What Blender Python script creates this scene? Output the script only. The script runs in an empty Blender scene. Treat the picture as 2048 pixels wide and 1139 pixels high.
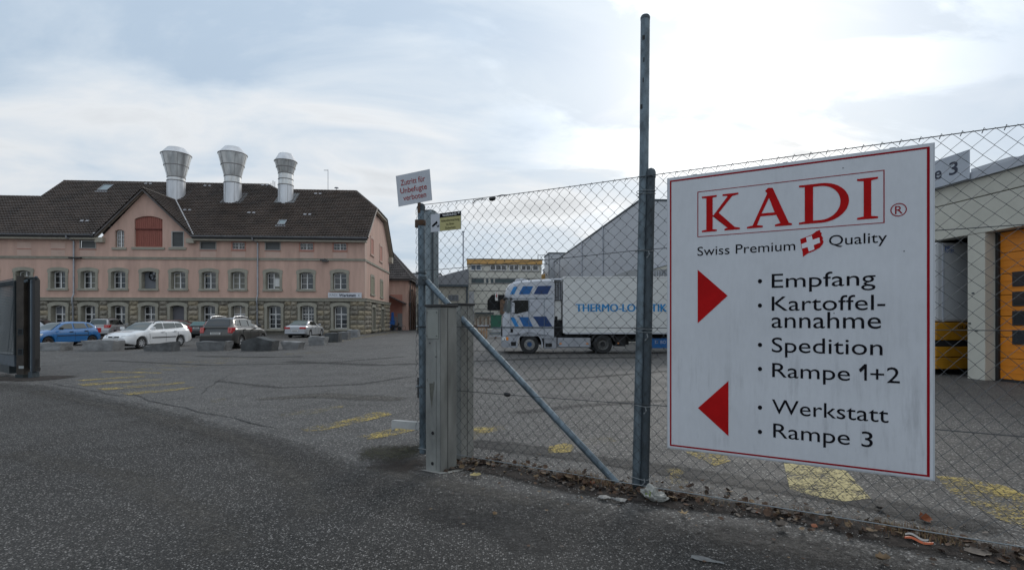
import bpy, bmesh, math, random
from math import sin, cos, tan, pi, radians, sqrt, atan2
from mathutils import Vector, Matrix, noise

random.seed(11)
SC = bpy.context.scene
COL = SC.collection

# ------------------------------------------------------------------ camera
FOC, CX, HY, EYE = 1024.0, 1024.0, 637.0, 1.7      # focal length and horizon in photo pixels, eye height in metres
TH = radians(4.13)                                  # the yard's buildings stand square to the world axes, the camera is turned
cam = bpy.data.cameras.new("camera"); cam_ob = bpy.data.objects.new("camera", cam); COL.objects.link(cam_ob)
cam.sensor_width = 36; cam.lens = 36 * FOC / 2048
cam.shift_y = (HY - 569.5) / 2048
cam.clip_start = 0.05; cam.clip_end = 3000
cam_ob.location = (0, 0, EYE); cam_ob.rotation_euler = (radians(90), 0, -TH)
SC.camera = cam_ob
# ------------------------------------------------------------------ colour management
SC.view_settings.view_transform = 'Standard'; SC.view_settings.look = 'None'
SC.view_settings.exposure = 0.08; SC.view_settings.gamma = 1.0
SC.view_settings.use_curve_mapping = False
SC.cycles.max_bounces = 6; SC.cycles.transparent_max_bounces = 24

# ------------------------------------------------------------------ sky and sun
SUN_AZ = atan2(0.43, 1.0) + TH          # clockwise from +Y
SUN_EL = radians(26)
SUN_DIR = Vector((sin(SUN_AZ) * cos(SUN_EL), cos(SUN_AZ) * cos(SUN_EL), sin(SUN_EL)))
W = bpy.data.worlds.new("World"); SC.world = W; W.use_nodes = True
def build_world():
    nt = W.node_tree; N = nt.nodes; L = nt.links; N.clear()
    def nd(t, **k):
        n = N.new(t)
        for a, b in k.items(): setattr(n, a, b)
        return n
    def m(op, a, b=None, c=None, clamp=False):
        n = nd('ShaderNodeMath', operation=op, use_clamp=clamp)
        for i, v in enumerate((a, b, c)):
            if v is None: continue
            if isinstance(v, (int, float)): n.inputs[i].default_value = v
            else: L.new(v, n.inputs[i])
        return n.outputs[0]
    out = nd('ShaderNodeOutputWorld')
    sky = nd('ShaderNodeTexSky', sky_type='NISHITA', sun_disc=False)
    sky.sun_elevation = SUN_EL; sky.sun_rotation = SUN_AZ; sky.dust_density = 2.0; sky.air_density = 1.0
    tc = nd('ShaderNodeTexCoord'); sep = nd('ShaderNodeSeparateXYZ'); L.new(tc.outputs['Generated'], sep.inputs[0])
    zc = m('MAXIMUM', sep.outputs[2], 0.0)
    den = m('ADD', zc, 0.22)
    px = m('DIVIDE', sep.outputs[0], den); py = m('DIVIDE', sep.outputs[1], den)
    comb = nd('ShaderNodeCombineXYZ'); L.new(px, comb.inputs[0]); L.new(py, comb.inputs[1])
    def nz(scale, detail, rough, rot=0, sx=1, sy=1, off=(0, 0, 0), dist=0.0):
        mp = nd('ShaderNodeMapping'); mp.inputs['Rotation'].default_value = (0, 0, rot)
        mp.inputs['Scale'].default_value = (sx, sy, 1); mp.inputs['Location'].default_value = off
        L.new(comb.outputs[0], mp.inputs[0])
        n = nd('ShaderNodeTexNoise'); n.inputs['Scale'].default_value = scale; n.inputs['Detail'].default_value = detail
        n.inputs['Roughness'].default_value = rough; n.inputs['Distortion'].default_value = dist
        L.new(mp.outputs[0], n.inputs[0]); return n.outputs[0]
    n1 = nz(0.62, 8, 0.50, rot=radians(-38), sx=0.50, sy=1.05, off=(2.3, 0.6, 0), dist=0.55)
    n2 = nz(1.9, 7, 0.55, rot=radians(-30), sx=0.7, sy=1.2, off=(7, 2, 0), dist=0.5)
    dens = m('MULTIPLY_ADD', n2, 0.46, m('MULTIPLY', n1, 0.54))
    rp = nd('ShaderNodeValToRGB'); L.new(dens, rp.inputs[0])
    e = rp.color_ramp.elements
    e[0].position = 0.42; e[0].color = (0.44, 0.545, 0.665, 1)
    e[1].position = 0.56; e[1].color = (0.715, 0.745, 0.775, 1)
    x = rp.color_ramp.elements.new(0.48); x.color = (0.56, 0.64, 0.725, 1)
    x = rp.color_ramp.elements.new(0.66); x.color = (0.55, 0.575, 0.60, 1)
    # cloud lit from behind round the hidden sun
    nrm = nd('ShaderNodeVectorMath', operation='NORMALIZE'); L.new(tc.outputs['Generated'], nrm.inputs[0])
    dot = nd('ShaderNodeVectorMath', operation='DOT_PRODUCT'); L.new(nrm.outputs[0], dot.inputs[0]); dot.inputs[1].default_value = SUN_DIR
    d = m('MAXIMUM', dot.outputs['Value'], 0.0)
    wide = m('POWER', d, 6.0); tight = m('POWER', d, 30.0)
    n3 = nz(1.6, 8, 0.55, rot=radians(-15), sx=0.8, sy=1.5, off=(1.3, 4.4, 0), dist=0.5)
    gap = nd('ShaderNodeMapRange', interpolation_type='SMOOTHSTEP'); L.new(n3, gap.inputs[0])
    gap.inputs[1].default_value = 0.47; gap.inputs[2].default_value = 0.56; gap.inputs[3].default_value = 0.10; gap.inputs[4].default_value = 1.0
    glow = m('ADD', m('MULTIPLY', wide, 0.06), m('MULTIPLY', m('MULTIPLY', tight, gap.outputs[0]), 0.8))
    gcol = nd('ShaderNodeCombineXYZ')
    for i, k in enumerate((1.0, 1.0, 0.97)): L.new(m('MULTIPLY', glow, k), gcol.inputs[i])
    add = nd('ShaderNodeVectorMath', operation='ADD'); L.new(rp.outputs[0], add.inputs[0]); L.new(gcol.outputs[0], add.inputs[1])
    # darker soft cloud bellies on the sun's right
    # overcast layer is brighter overhead than at the horizon (CIE overcast sky)
    gain = m('MULTIPLY_ADD', m('POWER', zc, 1.3), 0.40, 0.98)
    sc = nd('ShaderNodeVectorMath', operation='SCALE'); L.new(add.outputs[0], sc.inputs[0]); L.new(gain, sc.inputs['Scale'])
    skys = nd('ShaderNodeVectorMath', operation='SCALE'); L.new(sky.outputs[0], skys.inputs[0]); skys.inputs['Scale'].default_value = 0.10
    cov = nd('ShaderNodeMapRange'); L.new(dens, cov.inputs[0])
    cov.inputs[1].default_value = 0.36; cov.inputs[2].default_value = 0.5; cov.inputs[3].default_value = 0.80; cov.inputs[4].default_value = 0.97
    mx = nd('ShaderNodeMix', data_type='RGBA'); L.new(cov.outputs[0], mx.inputs[0]); L.new(skys.outputs[0], mx.inputs[6]); L.new(sc.outputs[0], mx.inputs[7])
    bg = nd('ShaderNodeBackground'); L.new(mx.outputs[2], bg.inputs[0]); bg.inputs[1].default_value = 1.0
    L.new(bg.outputs[0], out.inputs[0])
build_world()
sl = bpy.data.lights.new("sun", 'SUN'); sl.energy = 0.7; sl.angle = radians(14); sl.color = (1, 0.95, 0.88)
so = bpy.data.objects.new("sun", sl); COL.objects.link(so)
so.rotation_euler = (-SUN_DIR).to_track_quat('-Z', 'Y').to_euler()

# ------------------------------------------------------------------ measuring helpers (photo pixel -> place in the yard)
CT, ST = cos(TH), sin(TH)
def c2w(x, y):                       # camera-right / camera-forward metres -> world
    return Vector((x * CT + y * ST, -x * ST + y * CT))
def ray(px, py):
    u = (px - CX) / FOC; v = (HY - py) / FOC
    d = c2w(u, 1.0); return Vector((d.x, d.y, v))
def G(px, py, z=0.0):                # on the ground
    t = (z - EYE) / ((HY - py) / FOC); r = ray(px, py); return Vector((r.x * t, r.y * t, z))
def onY(px, py, Y):                  # on a wall facing the camera
    r = ray(px, py); t = Y / r.y; return Vector((r.x * t, Y, EYE + r.z * t))
def onX(px, py, X):                  # on a wall running away from the camera
    r = ray(px, py); t = X / r.x; return Vector((X, r.y * t, EYE + r.z * t))

# ------------------------------------------------------------------ materials
MATS = {}
def mat(name, col, rough=0.7, metal=0.0, var=0.0, vscale=2.0, vdet=5, bump=0.0, bscale=20.0, spec=0.5, col2=None, stretch=(1, 1, 1), coat=0.0, local=False, mottle=None, rvar=0.0):
    """principled material with two-scale colour variation and bump"""
    if name in MATS: return MATS[name]
    M = bpy.data.materials.new(name); M.use_nodes = True
    nt = M.node_tree; N = nt.nodes; L = nt.links; b = N['Principled BSDF']
    b.inputs['Base Color'].default_value = (*col, 1); b.inputs['Roughness'].default_value = rough
    b.inputs['Metallic'].default_value = metal; b.inputs['Specular IOR Level'].default_value = spec
    b.inputs['Coat Weight'].default_value = coat; b.inputs['Coat Roughness'].default_value = 0.06
    if var or bump or rvar:
        if local:
            g = N.new('ShaderNodeTexCoord'); src = g.outputs['Object']
        else:
            g = N.new('ShaderNodeNewGeometry'); src = g.outputs['Position']
        mp = N.new('ShaderNodeMapping'); mp.inputs['Scale'].default_value = stretch; L.new(src, mp.inputs[0])
    if var:
        n = N.new('ShaderNodeTexNoise'); n.inputs['Scale'].default_value = vscale; n.inputs['Detail'].default_value = vdet
        n.inputs['Roughness'].default_value = 0.62; L.new(mp.outputs[0], n.inputs[0])
        mr = N.new('ShaderNodeMapRange'); L.new(n.outputs[0], mr.inputs[0])
        mr.inputs[1].default_value = 0.32; mr.inputs[2].default_value = 0.68
        if col2 is None:
            mr.inputs[3].default_value = 1 - var; mr.inputs[4].default_value = 1 + var
            mix = N.new('ShaderNodeVectorMath'); mix.operation = 'SCALE'; mix.inputs[0].default_value = col; L.new(mr.outputs[0], mix.inputs['Scale'])
            L.new(mix.outputs[0], b.inputs['Base Color'])
        else:
            mr.inputs[3].default_value = 0; mr.inputs[4].default_value = var
            mix = N.new('ShaderNodeMix'); mix.data_type = 'RGBA'; mix.inputs[6].default_value = (*col, 1); mix.inputs[7].default_value = (*col2, 1)
            L.new(mr.outputs[0], mix.inputs[0]); L.new(mix.outputs[2], b.inputs['Base Color'])
        if rvar:
            r2 = N.new('ShaderNodeMapRange'); L.new(n.outputs[0], r2.inputs[0]); r2.inputs[1].default_value = .3; r2.inputs[2].default_value = .7
            r2.inputs[3].default_value = rough - rvar; r2.inputs[4].default_value = rough + rvar; L.new(r2.outputs[0], b.inputs['Roughness'])
    if bump:
        n2 = N.new('ShaderNodeTexNoise'); n2.inputs['Scale'].default_value = bscale; n2.inputs['Detail'].default_value = 4; L.new(mp.outputs[0], n2.inputs[0])
        bp = N.new('ShaderNodeBump'); bp.inputs['Strength'].default_value = bump; bp.inputs['Distance'].default_value = 0.02
        L.new(n2.outputs[0], bp.inputs['Height']); L.new(bp.outputs[0], b.inputs['Normal'])
    MATS[name] = M
    return M

def asphalt(name, base, fleck, vor, patch_lo, patch_hi, rough=0.75, grain=1.0, masked=False):
    M = bpy.data.materials.new(name); M.use_nodes = True
    nt = M.node_tree; N = nt.nodes; L = nt.links; b = N['Principled BSDF']
    g = N.new('ShaderNodeNewGeometry')
    def noise_(s, d=4, r=.6):
        n = N.new('ShaderNodeTexNoise'); n.inputs['Scale'].default_value = s; n.inputs['Detail'].default_value = d; n.inputs['Roughness'].default_value = r
        L.new(g.outputs['Position'], n.inputs[0]); return n.outputs[0]
    def mr(src, a, b_, c, d):
        n = N.new('ShaderNodeMapRange'); L.new(src, n.inputs[0])
        for i, v in enumerate((a, b_, c, d)): n.inputs[i + 1].default_value = v
        return n.outputs[0]
    def mth(op, a, b_):
        n = N.new('ShaderNodeMath'); n.operation = op
        for i, q in enumerate((a, b_)):
            if isinstance(q, (int, float)): n.inputs[i].default_value = q
            else: L.new(q, n.inputs[i])
        return n.outputs[0]
    def vor_(s):
        v = N.new('ShaderNodeTexVoronoi'); v.inputs['Scale'].default_value = s; v.inputs['Randomness'].default_value = 1; L.new(g.outputs['Position'], v.inputs[0])
        sp = N.new('ShaderNodeSeparateColor'); L.new(v.outputs['Color'], sp.inputs[0]); return v.outputs['Distance'], sp.outputs
    d1, c1 = vor_(vor); d2, c2 = vor_(vor * 2.1)
    core1 = mr(d1, 0.30, 0.55, 1.0, 0.0); core2 = mr(d2, 0.32, 0.58, 1.0, 0.0)
    big = mth('MULTIPLY', core1, mth('POWER', c1[0], 3.6))                # a few pale stones
    mid = mth('MULTIPLY', core2, mth('POWER', c2[1], 2.2))                # many greyish ones
    body = mth('MULTIPLY_ADD', c2[2], 0.9); 
    bn = body.node; bn.inputs[1].default_value = 0.9 * grain; bn.inputs[2].default_value = 0.55
    patch = mth('MULTIPLY', mr(noise_(0.22, 5), 0.3, 0.7, patch_lo, patch_hi), mr(noise_(2.3, 6, .7), 0.3, 0.7, 0.80, 1.20))
    k = mth('MULTIPLY', patch, body)
    s1 = N.new('ShaderNodeVectorMath'); s1.operation = 'SCALE'; s1.inputs[0].default_value = base; L.new(k, s1.inputs['Scale'])
    m1 = N.new('ShaderNodeMix'); m1.data_type = 'RGBA'; L.new(mth('MULTIPLY', mid, 0.55 * grain), m1.inputs[0]); L.new(s1.outputs[0], m1.inputs[6]); m1.inputs[7].default_value = (fleck[0] * .55, fleck[1] * .53, fleck[2] * .50, 1)
    m2 = N.new('ShaderNodeMix'); m2.data_type = 'RGBA'; L.new(mth('MULTIPLY', big, 0.9 * grain), m2.inputs[0]); L.new(m1.outputs[2], m2.inputs[6]); m2.inputs[7].default_value = (*fleck, 1)
    L.new(m2.outputs[2], b.inputs['Base Color']); b.inputs['Specular IOR Level'].default_value = 0.35
    L.new(mr(noise_(1.1, 5), 0.3, 0.7, rough - .1, rough + .1), b.inputs['Roughness'])
    bp = N.new('ShaderNodeBump'); bp.inputs['Strength'].default_value = 0.8; bp.inputs['Distance'].default_value = 0.006
    L.new(mth('ADD', core1, mth('MULTIPLY', core2, 0.6)), bp.inputs['Height']); L.new(bp.outputs[0], b.inputs['Normal'])
    if masked: mask_alpha(M, b)
    MATS[name] = M; return M

def mask_alpha(M, b, scale=14.0, soft=0.22):
    """frays a ground layer away where its 'cover' attribute falls to nothing"""
    nt = M.node_tree; N = nt.nodes; L = nt.links; out = N['Material Output']
    at = N.new('ShaderNodeAttribute'); at.attribute_name = 'cover'; g = N.new('ShaderNodeNewGeometry')
    n = N.new('ShaderNodeTexNoise'); n.inputs['Scale'].default_value = scale; n.inputs['Detail'].default_value = 7; n.inputs['Roughness'].default_value = .7; L.new(g.outputs['Position'], n.inputs[0])
    s = N.new('ShaderNodeMath'); s.operation = 'ADD'; L.new(at.outputs['Fac'], s.inputs[0]); L.new(n.outputs[0], s.inputs[1])
    mr = N.new('ShaderNodeMapRange'); mr.interpolation_type = 'SMOOTHSTEP'; L.new(s.outputs[0], mr.inputs[0]); mr.inputs[1].default_value = 1.0 - soft; mr.inputs[2].default_value = 1.0 + soft
    tr = N.new('ShaderNodeBsdfTransparent'); ms = N.new('ShaderNodeMixShader')
    L.new(mr.outputs[0], ms.inputs[0]); L.new(tr.outputs[0], ms.inputs[1]); L.new(b.outputs[0], ms.inputs[2]); L.new(ms.outputs[0], out.inputs[0])
def set_cover(o, vals):
    a = o.data.attributes.new('cover', 'FLOAT', 'POINT'); a.data.foreach_set('value', vals)

def worn_paint(name, col, lo, hi, gscale=38):
    M = bpy.data.materials.new(name); M.use_nodes = True
    nt = M.node_tree; N = nt.nodes; L = nt.links; b = N['Principled BSDF']; out = N['Material Output']
    g = N.new('ShaderNodeNewGeometry')
    def nz(s, d, r):
        n = N.new('ShaderNodeTexNoise'); n.inputs['Scale'].default_value = s; n.inputs['Detail'].default_value = d; n.inputs['Roughness'].default_value = r
        L.new(g.outputs['Position'], n.inputs[0]); return n.outputs[0]
    a = N.new('ShaderNodeMath'); a.operation = 'ADD'; L.new(nz(gscale, 3, .7), a.inputs[0])
    m2 = N.new('ShaderNodeMath'); m2.operation = 'MULTIPLY'; m2.inputs[1].default_value = 0.9; L.new(nz(2.2, 5, .65), m2.inputs[0]); L.new(m2.outputs[0], a.inputs[1])
    mr = N.new('ShaderNodeMapRange'); L.new(a.outputs[0], mr.inputs[0]); mr.inputs[1].default_value = lo; mr.inputs[2].default_value = hi
    tr = N.new('ShaderNodeBsdfTransparent'); ms = N.new('ShaderNodeMixShader')
    v = N.new('ShaderNodeTexVoronoi'); v.inputs['Scale'].default_value = 60; L.new(g.outputs['Position'], v.inputs[0]); spv = N.new('ShaderNodeSeparateColor'); L.new(v.outputs['Color'], spv.inputs[0])
    ad = N.new('ShaderNodeMath'); ad.operation = 'MULTIPLY_ADD'; L.new(spv.outputs[0], ad.inputs[0]); ad.inputs[1].default_value = .16; L.new(a.outputs[0], ad.inputs[2]); L.new(ad.outputs[0], mr.inputs[0])
    L.new(mr.outputs[0], ms.inputs[0]); L.new(tr.outputs[0], ms.inputs[1]); L.new(b.outputs[0], ms.inputs[2]); L.new(ms.outputs[0], out.inputs[0])
    b.inputs['Base Color'].default_value = (*col, 1); b.inputs['Roughness'].default_value = 0.8
    MATS[name] = M; return M

# ------------------------------------------------------------------ mesh builder
class MB:
    def __init__(s): s.v = []; s.f = []; s.M = None; s.mi = []; s.cur = 0
    def add(s, vs, fs):
        o = len(s.v)
        for p in vs:
            p = Vector(p)
            if s.M is not None: p = s.M @ p
            s.v.append(p[:])
        for f in fs: s.f.append([i + o for i in f]); s.mi.append(s.cur)
        return s
    def box(s, x0, x1, y0, y1, z0, z1):
        x0, x1 = sorted((x0, x1)); y0, y1 = sorted((y0, y1)); z0, z1 = sorted((z0, z1))
        return s.add([(x0, y0, z0), (x1, y0, z0), (x1, y1, z0), (x0, y1, z0), (x0, y0, z1), (x1, y0, z1), (x1, y1, z1), (x0, y1, z1)],
                     [(0, 3, 2, 1), (4, 5, 6, 7), (0, 1, 5, 4), (1, 2, 6, 5), (2, 3, 7, 6), (3, 0, 4, 7)])
    def quad(s, *p): return s.add(p, [tuple(range(len(p)))])
    def prism(s, pts, vec):              # polygon (list of 3D points) swept by vec
        n = len(pts); vec = Vector(vec); P = [Vector(p) for p in pts]
        return s.add(P + [p + vec for p in P], [tuple(range(n)), tuple(range(2 * n - 1, n - 1, -1))] + [(i, i + n, (i + 1) % n + n, (i + 1) % n) for i in range(n)])
    def tube(s, pts, r, n=8, cap=True, r2=None):
        P = [Vector(p) for p in pts]; rings = []; vs = []
        up = None
        for i, p in enumerate(P):
            d = (P[min(i + 1, len(P) - 1)] - P[max(i - 1, 0)]).normalized()
            if up is None:
                up = Vector((0, 0, 1)) if abs(d.z) < .9 else Vector((1, 0, 0))
            a = d.cross(up)
            if a.length < 1e-5: a = d.orthogonal()
            a.normalize(); b = d.cross(a)
            rr = r if r2 is None else r + (r2 - r) * i / (len(P) - 1)
            up = -b if False else up
            for k in range(n):
                t = 2 * pi * k / n; vs.append(p + a * cos(t) * rr + b * sin(t) * rr)
        fs = []
        for i in range(len(P) - 1):
            for k in range(n):
                fs.append((i * n + k, i * n + (k + 1) % n, (i + 1) * n + (k + 1) % n, (i + 1) * n + k))
        if cap: fs += [tuple(range(n - 1, -1, -1)), tuple((len(P) - 1) * n + k for k in range(n))]
        return s.add(vs, fs)
    def lathe(s, prof, c=(0, 0, 0), axis='Z', n=24, cap=True):   # prof: (radius, height)
        vs = []; c = Vector(c)
        for r, h in prof:
            for k in range(n):
                t = 2 * pi * k / n; a, b = r * cos(t), r * sin(t)
                vs.append(c + (Vector((a, b, h)) if axis == 'Z' else Vector((a, h, b)) if axis == 'Y' else Vector((h, a, b))))
        fs = []
        for i in range(len(prof) - 1):
            for k in range(n): fs.append((i * n + k, i * n + (k + 1) % n, (i + 1) * n + (k + 1) % n, (i + 1) * n + k))
        if cap: fs += [tuple(range(n)), tuple((len(prof) - 1) * n + k for k in range(n))]
        return s.add(vs, fs)
    def grid(s, fn, nu, nv):
        vs = [fn(i / nu, j / nv) for j in range(nv + 1) for i in range(nu + 1)]
        return s.add(vs, [(j * (nu + 1) + i, j * (nu + 1) + i + 1, (j + 1) * (nu + 1) + i + 1, (j + 1) * (nu + 1) + i) for j in range(nv) for i in range(nu)])
    def mesh(s, name, m, smooth=None, fix=True):
        me = bpy.data.meshes.new(name); me.from_pydata(s.v, [], s.f)
        for x in (m if isinstance(m, (list, tuple)) else [m]): me.materials.append(x)
        if isinstance(m, (list, tuple)): me.polygons.foreach_set('material_index', s.mi)
        if fix:
            bm = bmesh.new(); bm.from_mesh(me); bmesh.ops.recalc_face_normals(bm, faces=bm.faces); bm.to_mesh(me); bm.free()
        if smooth is not None:
            me.polygons.foreach_set('use_smooth', [True] * len(me.polygons)); me.set_sharp_from_angle(angle=radians(smooth))
        me.update(); return me
    def build(s, name, m, parent=None, smooth=None, fix=True, bevel=0.0):
        o = bpy.data.objects.new(name, s.mesh(name, m, smooth, fix)); COL.objects.link(o)
        if parent is not None: o.parent = parent
        if bevel:
            b = o.modifiers.new('bevel', 'BEVEL'); b.width = bevel; b.segments = 2; b.limit_method = 'ANGLE'; b.angle_limit = radians(40)
        return o

def inst(name, me, parent=None, loc=(0, 0, 0), rz=0.0, scale=None):
    o = bpy.data.objects.new(name, me); COL.objects.link(o)
    if parent is not None: o.parent = parent
    o.location = loc; o.rotation_euler = (0, 0, rz)
    if scale: o.scale = scale
    return o
def thing(name, label, cat, loc=(0, 0, 0), rz=0.0, group=None):
    o = bpy.data.objects.new(name, None); COL.objects.link(o); o.empty_display_size = .2
    o.location = (loc[0], loc[1], loc[2] if len(loc) > 2 else 0); o.rotation_euler = (0, 0, rz)
    o['label'] = label; o['category'] = cat
    if group: o['group'] = group
    return o
def tag(o, label=None, cat=None, group=None, kind=None):
    if label: o['label'] = label
    if cat: o['category'] = cat
    if group: o['group'] = group
    if kind: o['kind'] = kind
    return o
def frame(c0, fwd):                  # local frame: x to the right along fwd, y away from the viewer
    return Matrix.Rotation(atan2(fwd[1], fwd[0]), 4, 'Z')

# ---- flat lettering from Blender's own built-in font
_cap = {}
def text_geo(s, bold=0.0, spacing=1.0):
    cu = bpy.data.curves.new('lettering', 'FONT'); cu.body = s; cu.offset = bold; cu.resolution_u = 4; cu.space_character = spacing
    ob = bpy.data.objects.new('lettering', cu); COL.objects.link(ob)
    dg = bpy.context.evaluated_depsgraph_get(); me = bpy.data.meshes.new_from_object(ob.evaluated_get(dg))
    vs = [v.co.copy() for v in me.vertices]; fs = [tuple(p.vertices) for p in me.polygons]
    bpy.data.objects.remove(ob); bpy.data.curves.remove(cu); bpy.data.meshes.remove(me)
    return vs, fs
def cap_h(bold):
    if bold not in _cap:
        vs, _ = text_geo('E', bold); _cap[bold] = (min(v.y for v in vs), max(v.y for v in vs))
    return _cap[bold]
def lettering(name, s, m, parent, u0, u1, v0, cap, off, bold=0.0, shear=0.0, spacing=1.0, put=None):
    """fit text between u0 and u1, baseline v0, capital height cap; put maps (u, v) to the parent's space"""
    vs, fs = text_geo(s, bold, spacing); a = min(v.x for v in vs); b = max(v.x for v in vs); c0, c1 = cap_h(bold)
    sx = (u1 - u0) / (b - a); sy = cap / (c1 - c0)
    P = []
    for v in vs:
        x = u0 + (v.x - a) * sx; y = v0 + (v.y - c0) * sy; P.append(put(x + shear * (y - v0), y, off))
    mb = MB(); mb.add(P, fs); return mb.build(name, m, parent, fix=False)
def wmb(t):
    """builder that takes world coordinates and stores them relative to the thing t"""
    b = MB(); b.M = (Matrix.Translation(t.location) @ Matrix.Rotation(t.rotation_euler.z, 4, 'Z')).inverted(); return b

# ------------------------------------------------------------------ shared materials
m_yard = asphalt('yard_asphalt', (0.047, 0.0455, 0.044), (0.42, 0.40, 0.375), 42, 0.72, 1.32, 0.68, grain=1.15)
m_drive = asphalt('driveway_asphalt', (0.0225, 0.0216, 0.0206), (0.42, 0.40, 0.38), 64, 0.50, 1.6, 0.82, grain=1.05, masked=True)
m_patchd = asphalt('old_tyre_marks', (0.026, 0.025, 0.024), (0.2, 0.19, 0.18), 44, 0.7, 1.3, 0.7, grain=.8, masked=True)
m_patchl = asphalt('dusty_asphalt', (0.080, 0.074, 0.066), (0.36, 0.34, 0.31), 44, 0.8, 1.2, 0.8, grain=.9, masked=True)
m_yellow = worn_paint('worn_yellow_paint', (0.40, 0.30, 0.08), 1.00, 1.20)
m_yellow2 = worn_paint('faded_yellow_paint', (0.33, 0.265, 0.11), 1.05, 1.32)
m_yellow3 = worn_paint('fresh_yellow_paint', (0.46, 0.39, 0.19), 0.92, 1.10)
m_crack = mat('crack_bitumen', (0.03, 0.03, 0.031), 0.85)
m_soil = mat('soil', (0.026, 0.019, 0.015), 0.95, var=0.5, vscale=9, bump=1.0, bscale=60)
m_moss = mat('moss', (0.012, 0.010, 0.007), 0.95, var=0.8, vscale=12, col2=(0.05, 0.05, 0.018), bump=1.0, bscale=80)
m_pink = mat('pink_render', (0.53, 0.355, 0.288), 0.9, var=0.13, vscale=1.3, vdet=9, bump=0.25, bscale=30, stretch=(1, 1, .2))
m_pink2 = mat('pale_pink_render', (0.54, 0.39, 0.325), 0.9, var=0.07, vscale=1.5, bump=0.2, bscale=30)
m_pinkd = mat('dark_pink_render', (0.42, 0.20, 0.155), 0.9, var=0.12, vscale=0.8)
m_sand = mat('sandstone_trim', (0.30, 0.285, 0.235), 0.9, var=0.16, vscale=1.6, bump=0.5, bscale=25)
m_stone = mat('rough_sandstone', (0.285, 0.25, 0.195), 0.95, var=0.38, vscale=1.1, vdet=9, bump=1.0, bscale=9, col2=None)
m_stone2 = mat('rough_grey_sandstone', (0.22, 0.20, 0.165), 0.95, var=0.35, vscale=1.3, vdet=9, bump=1.0, bscale=9)
m_stone3 = mat('rough_ochre_sandstone', (0.31, 0.265, 0.19), 0.95, var=0.35, vscale=1.3, vdet=9, bump=1.0, bscale=9)
m_mortar = mat('mortar', (0.16, 0.15, 0.125), 0.95, var=0.2, vscale=4)
m_tile = mat('roof_tile', (0.060, 0.043, 0.034), 0.50, var=0.42, vscale=0.55, vdet=12, spec=0.35, bump=0.3, bscale=14)
m_tile2 = mat('grey_roof_tile', (0.085, 0.075, 0.072), 0.7, var=0.35, vscale=1.2, vdet=10)
m_zinc = mat('zinc', (0.30, 0.31, 0.33), 0.45, metal=0.7, var=0.15, vscale=2)
m_steel = mat('chimney_steel', (0.62, 0.62, 0.61), 0.36, metal=0.85, var=0.30, vscale=1.6, vdet=9, stretch=(1, 1, .22), rvar=0.10)
m_steel2 = mat('chimney_steel_pale', (0.62, 0.63, 0.65), 0.50, metal=0.5, var=0.16, vscale=1.4, vdet=8, stretch=(1, 1, .25))
m_band = mat('steel_band', (0.20, 0.19, 0.185), 0.5, metal=0.6)
m_white = mat('white_paint', (0.72, 0.72, 0.70), 0.5)
m_frame = mat('white_window_frame', (0.66, 0.66, 0.65), 0.5)
m_glass = mat('window_glass', (0.018, 0.021, 0.025), 0.07, spec=0.9, var=0.6, vscale=.6)
m_curtain = mat('curtained_glass', (0.16, 0.155, 0.13), 0.25, var=0.3, vscale=1.5, stretch=(5, 5, .4))
m_greyp = mat('grey_panel', (0.15, 0.16, 0.18), 0.6)
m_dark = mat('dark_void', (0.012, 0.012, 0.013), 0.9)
m_louver = mat('grey_louver', (0.10, 0.105, 0.105), 0.6)
m_redwood = mat('red_boards', (0.27, 0.088, 0.064), 0.75, var=0.2, vscale=3, stretch=(6, 6, .5))
m_blind = mat('blind_window_infill', (0.23, 0.22, 0.155), 0.85, var=0.15, vscale=2)
m_soffit = mat('soffit_boards', (0.36, 0.33, 0.27), 0.8, var=0.12, vscale=3)
m_black = mat('black_plastic', (0.018, 0.018, 0.019), 0.55)
m_lampw = mat('lamp_housing', (0.05, 0.05, 0.05), 0.5)

# ------------------------------------------------------------------ ground
def sheet(name, pts, z, m, kind='structure'):
    o = MB().quad(*[(p[0], p[1], z) for p in pts]).build(name, m, fix=False); return tag(o, kind=kind)
g = MB()
g.quad((-1200, -60, 0), (1200, -60, 0), (1200, 2200, 0), (-1200, 2200, 0))
tag(g.build('ground', m_yard, fix=False), kind='structure')
# the driveway in front of the gate is a darker, coarser layer with an uneven edge
edge = [(-80, 770), (40, 762), (130, 770), (215, 788), (300, 803), (400, 826), (470, 846), (560, 862), (640, 884), (700, 905), (780, 930), (870, 950), (960, 962),
        (1060, 975), (1180, 992), (1290, 1003), (1400, 1022), (1560, 1046), (1700, 1072), (1900, 1100), (2100, 1128), (2500, 1180)]
E = [G(*p) for p in edge]
E2 = []
for a, b in zip(E, E[1:]):
    n_ = max(2, int((b - a).length / 0.12))
    for i in range(n_):
        p = a.lerp(b, i / n_); k = noise.noise(Vector((p.x * 2.1, p.y * 2.1, 0))) * 0.10 + noise.noise(Vector((p.x * 9, p.y * 9, 4))) * 0.03
        E2.append(Vector((p.x + k * .4, p.y + k, 0)))
g = MB(); n_ = len(E2); rows_y = (0, .25, .7, 1.3, 2.2)
vs_ = [(p.x, p.y - d_, 0.004) for d_ in rows_y for p in E2] + [(p.x, -30, 0.004) for p in E2]
g.add(vs_, [(r_ * n_ + i, r_ * n_ + i + 1, (r_ + 1) * n_ + i + 1, (r_ + 1) * n_ + i) for r_ in range(5) for i in range(n_ - 1)])
o = g.build('driveway', m_drive, fix=False); tag(o, kind='structure')
set_cover(o, [c_ for c_ in (.0, .38, .55, .68, 1.1, 1.4) for _ in range(n_)])

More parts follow.
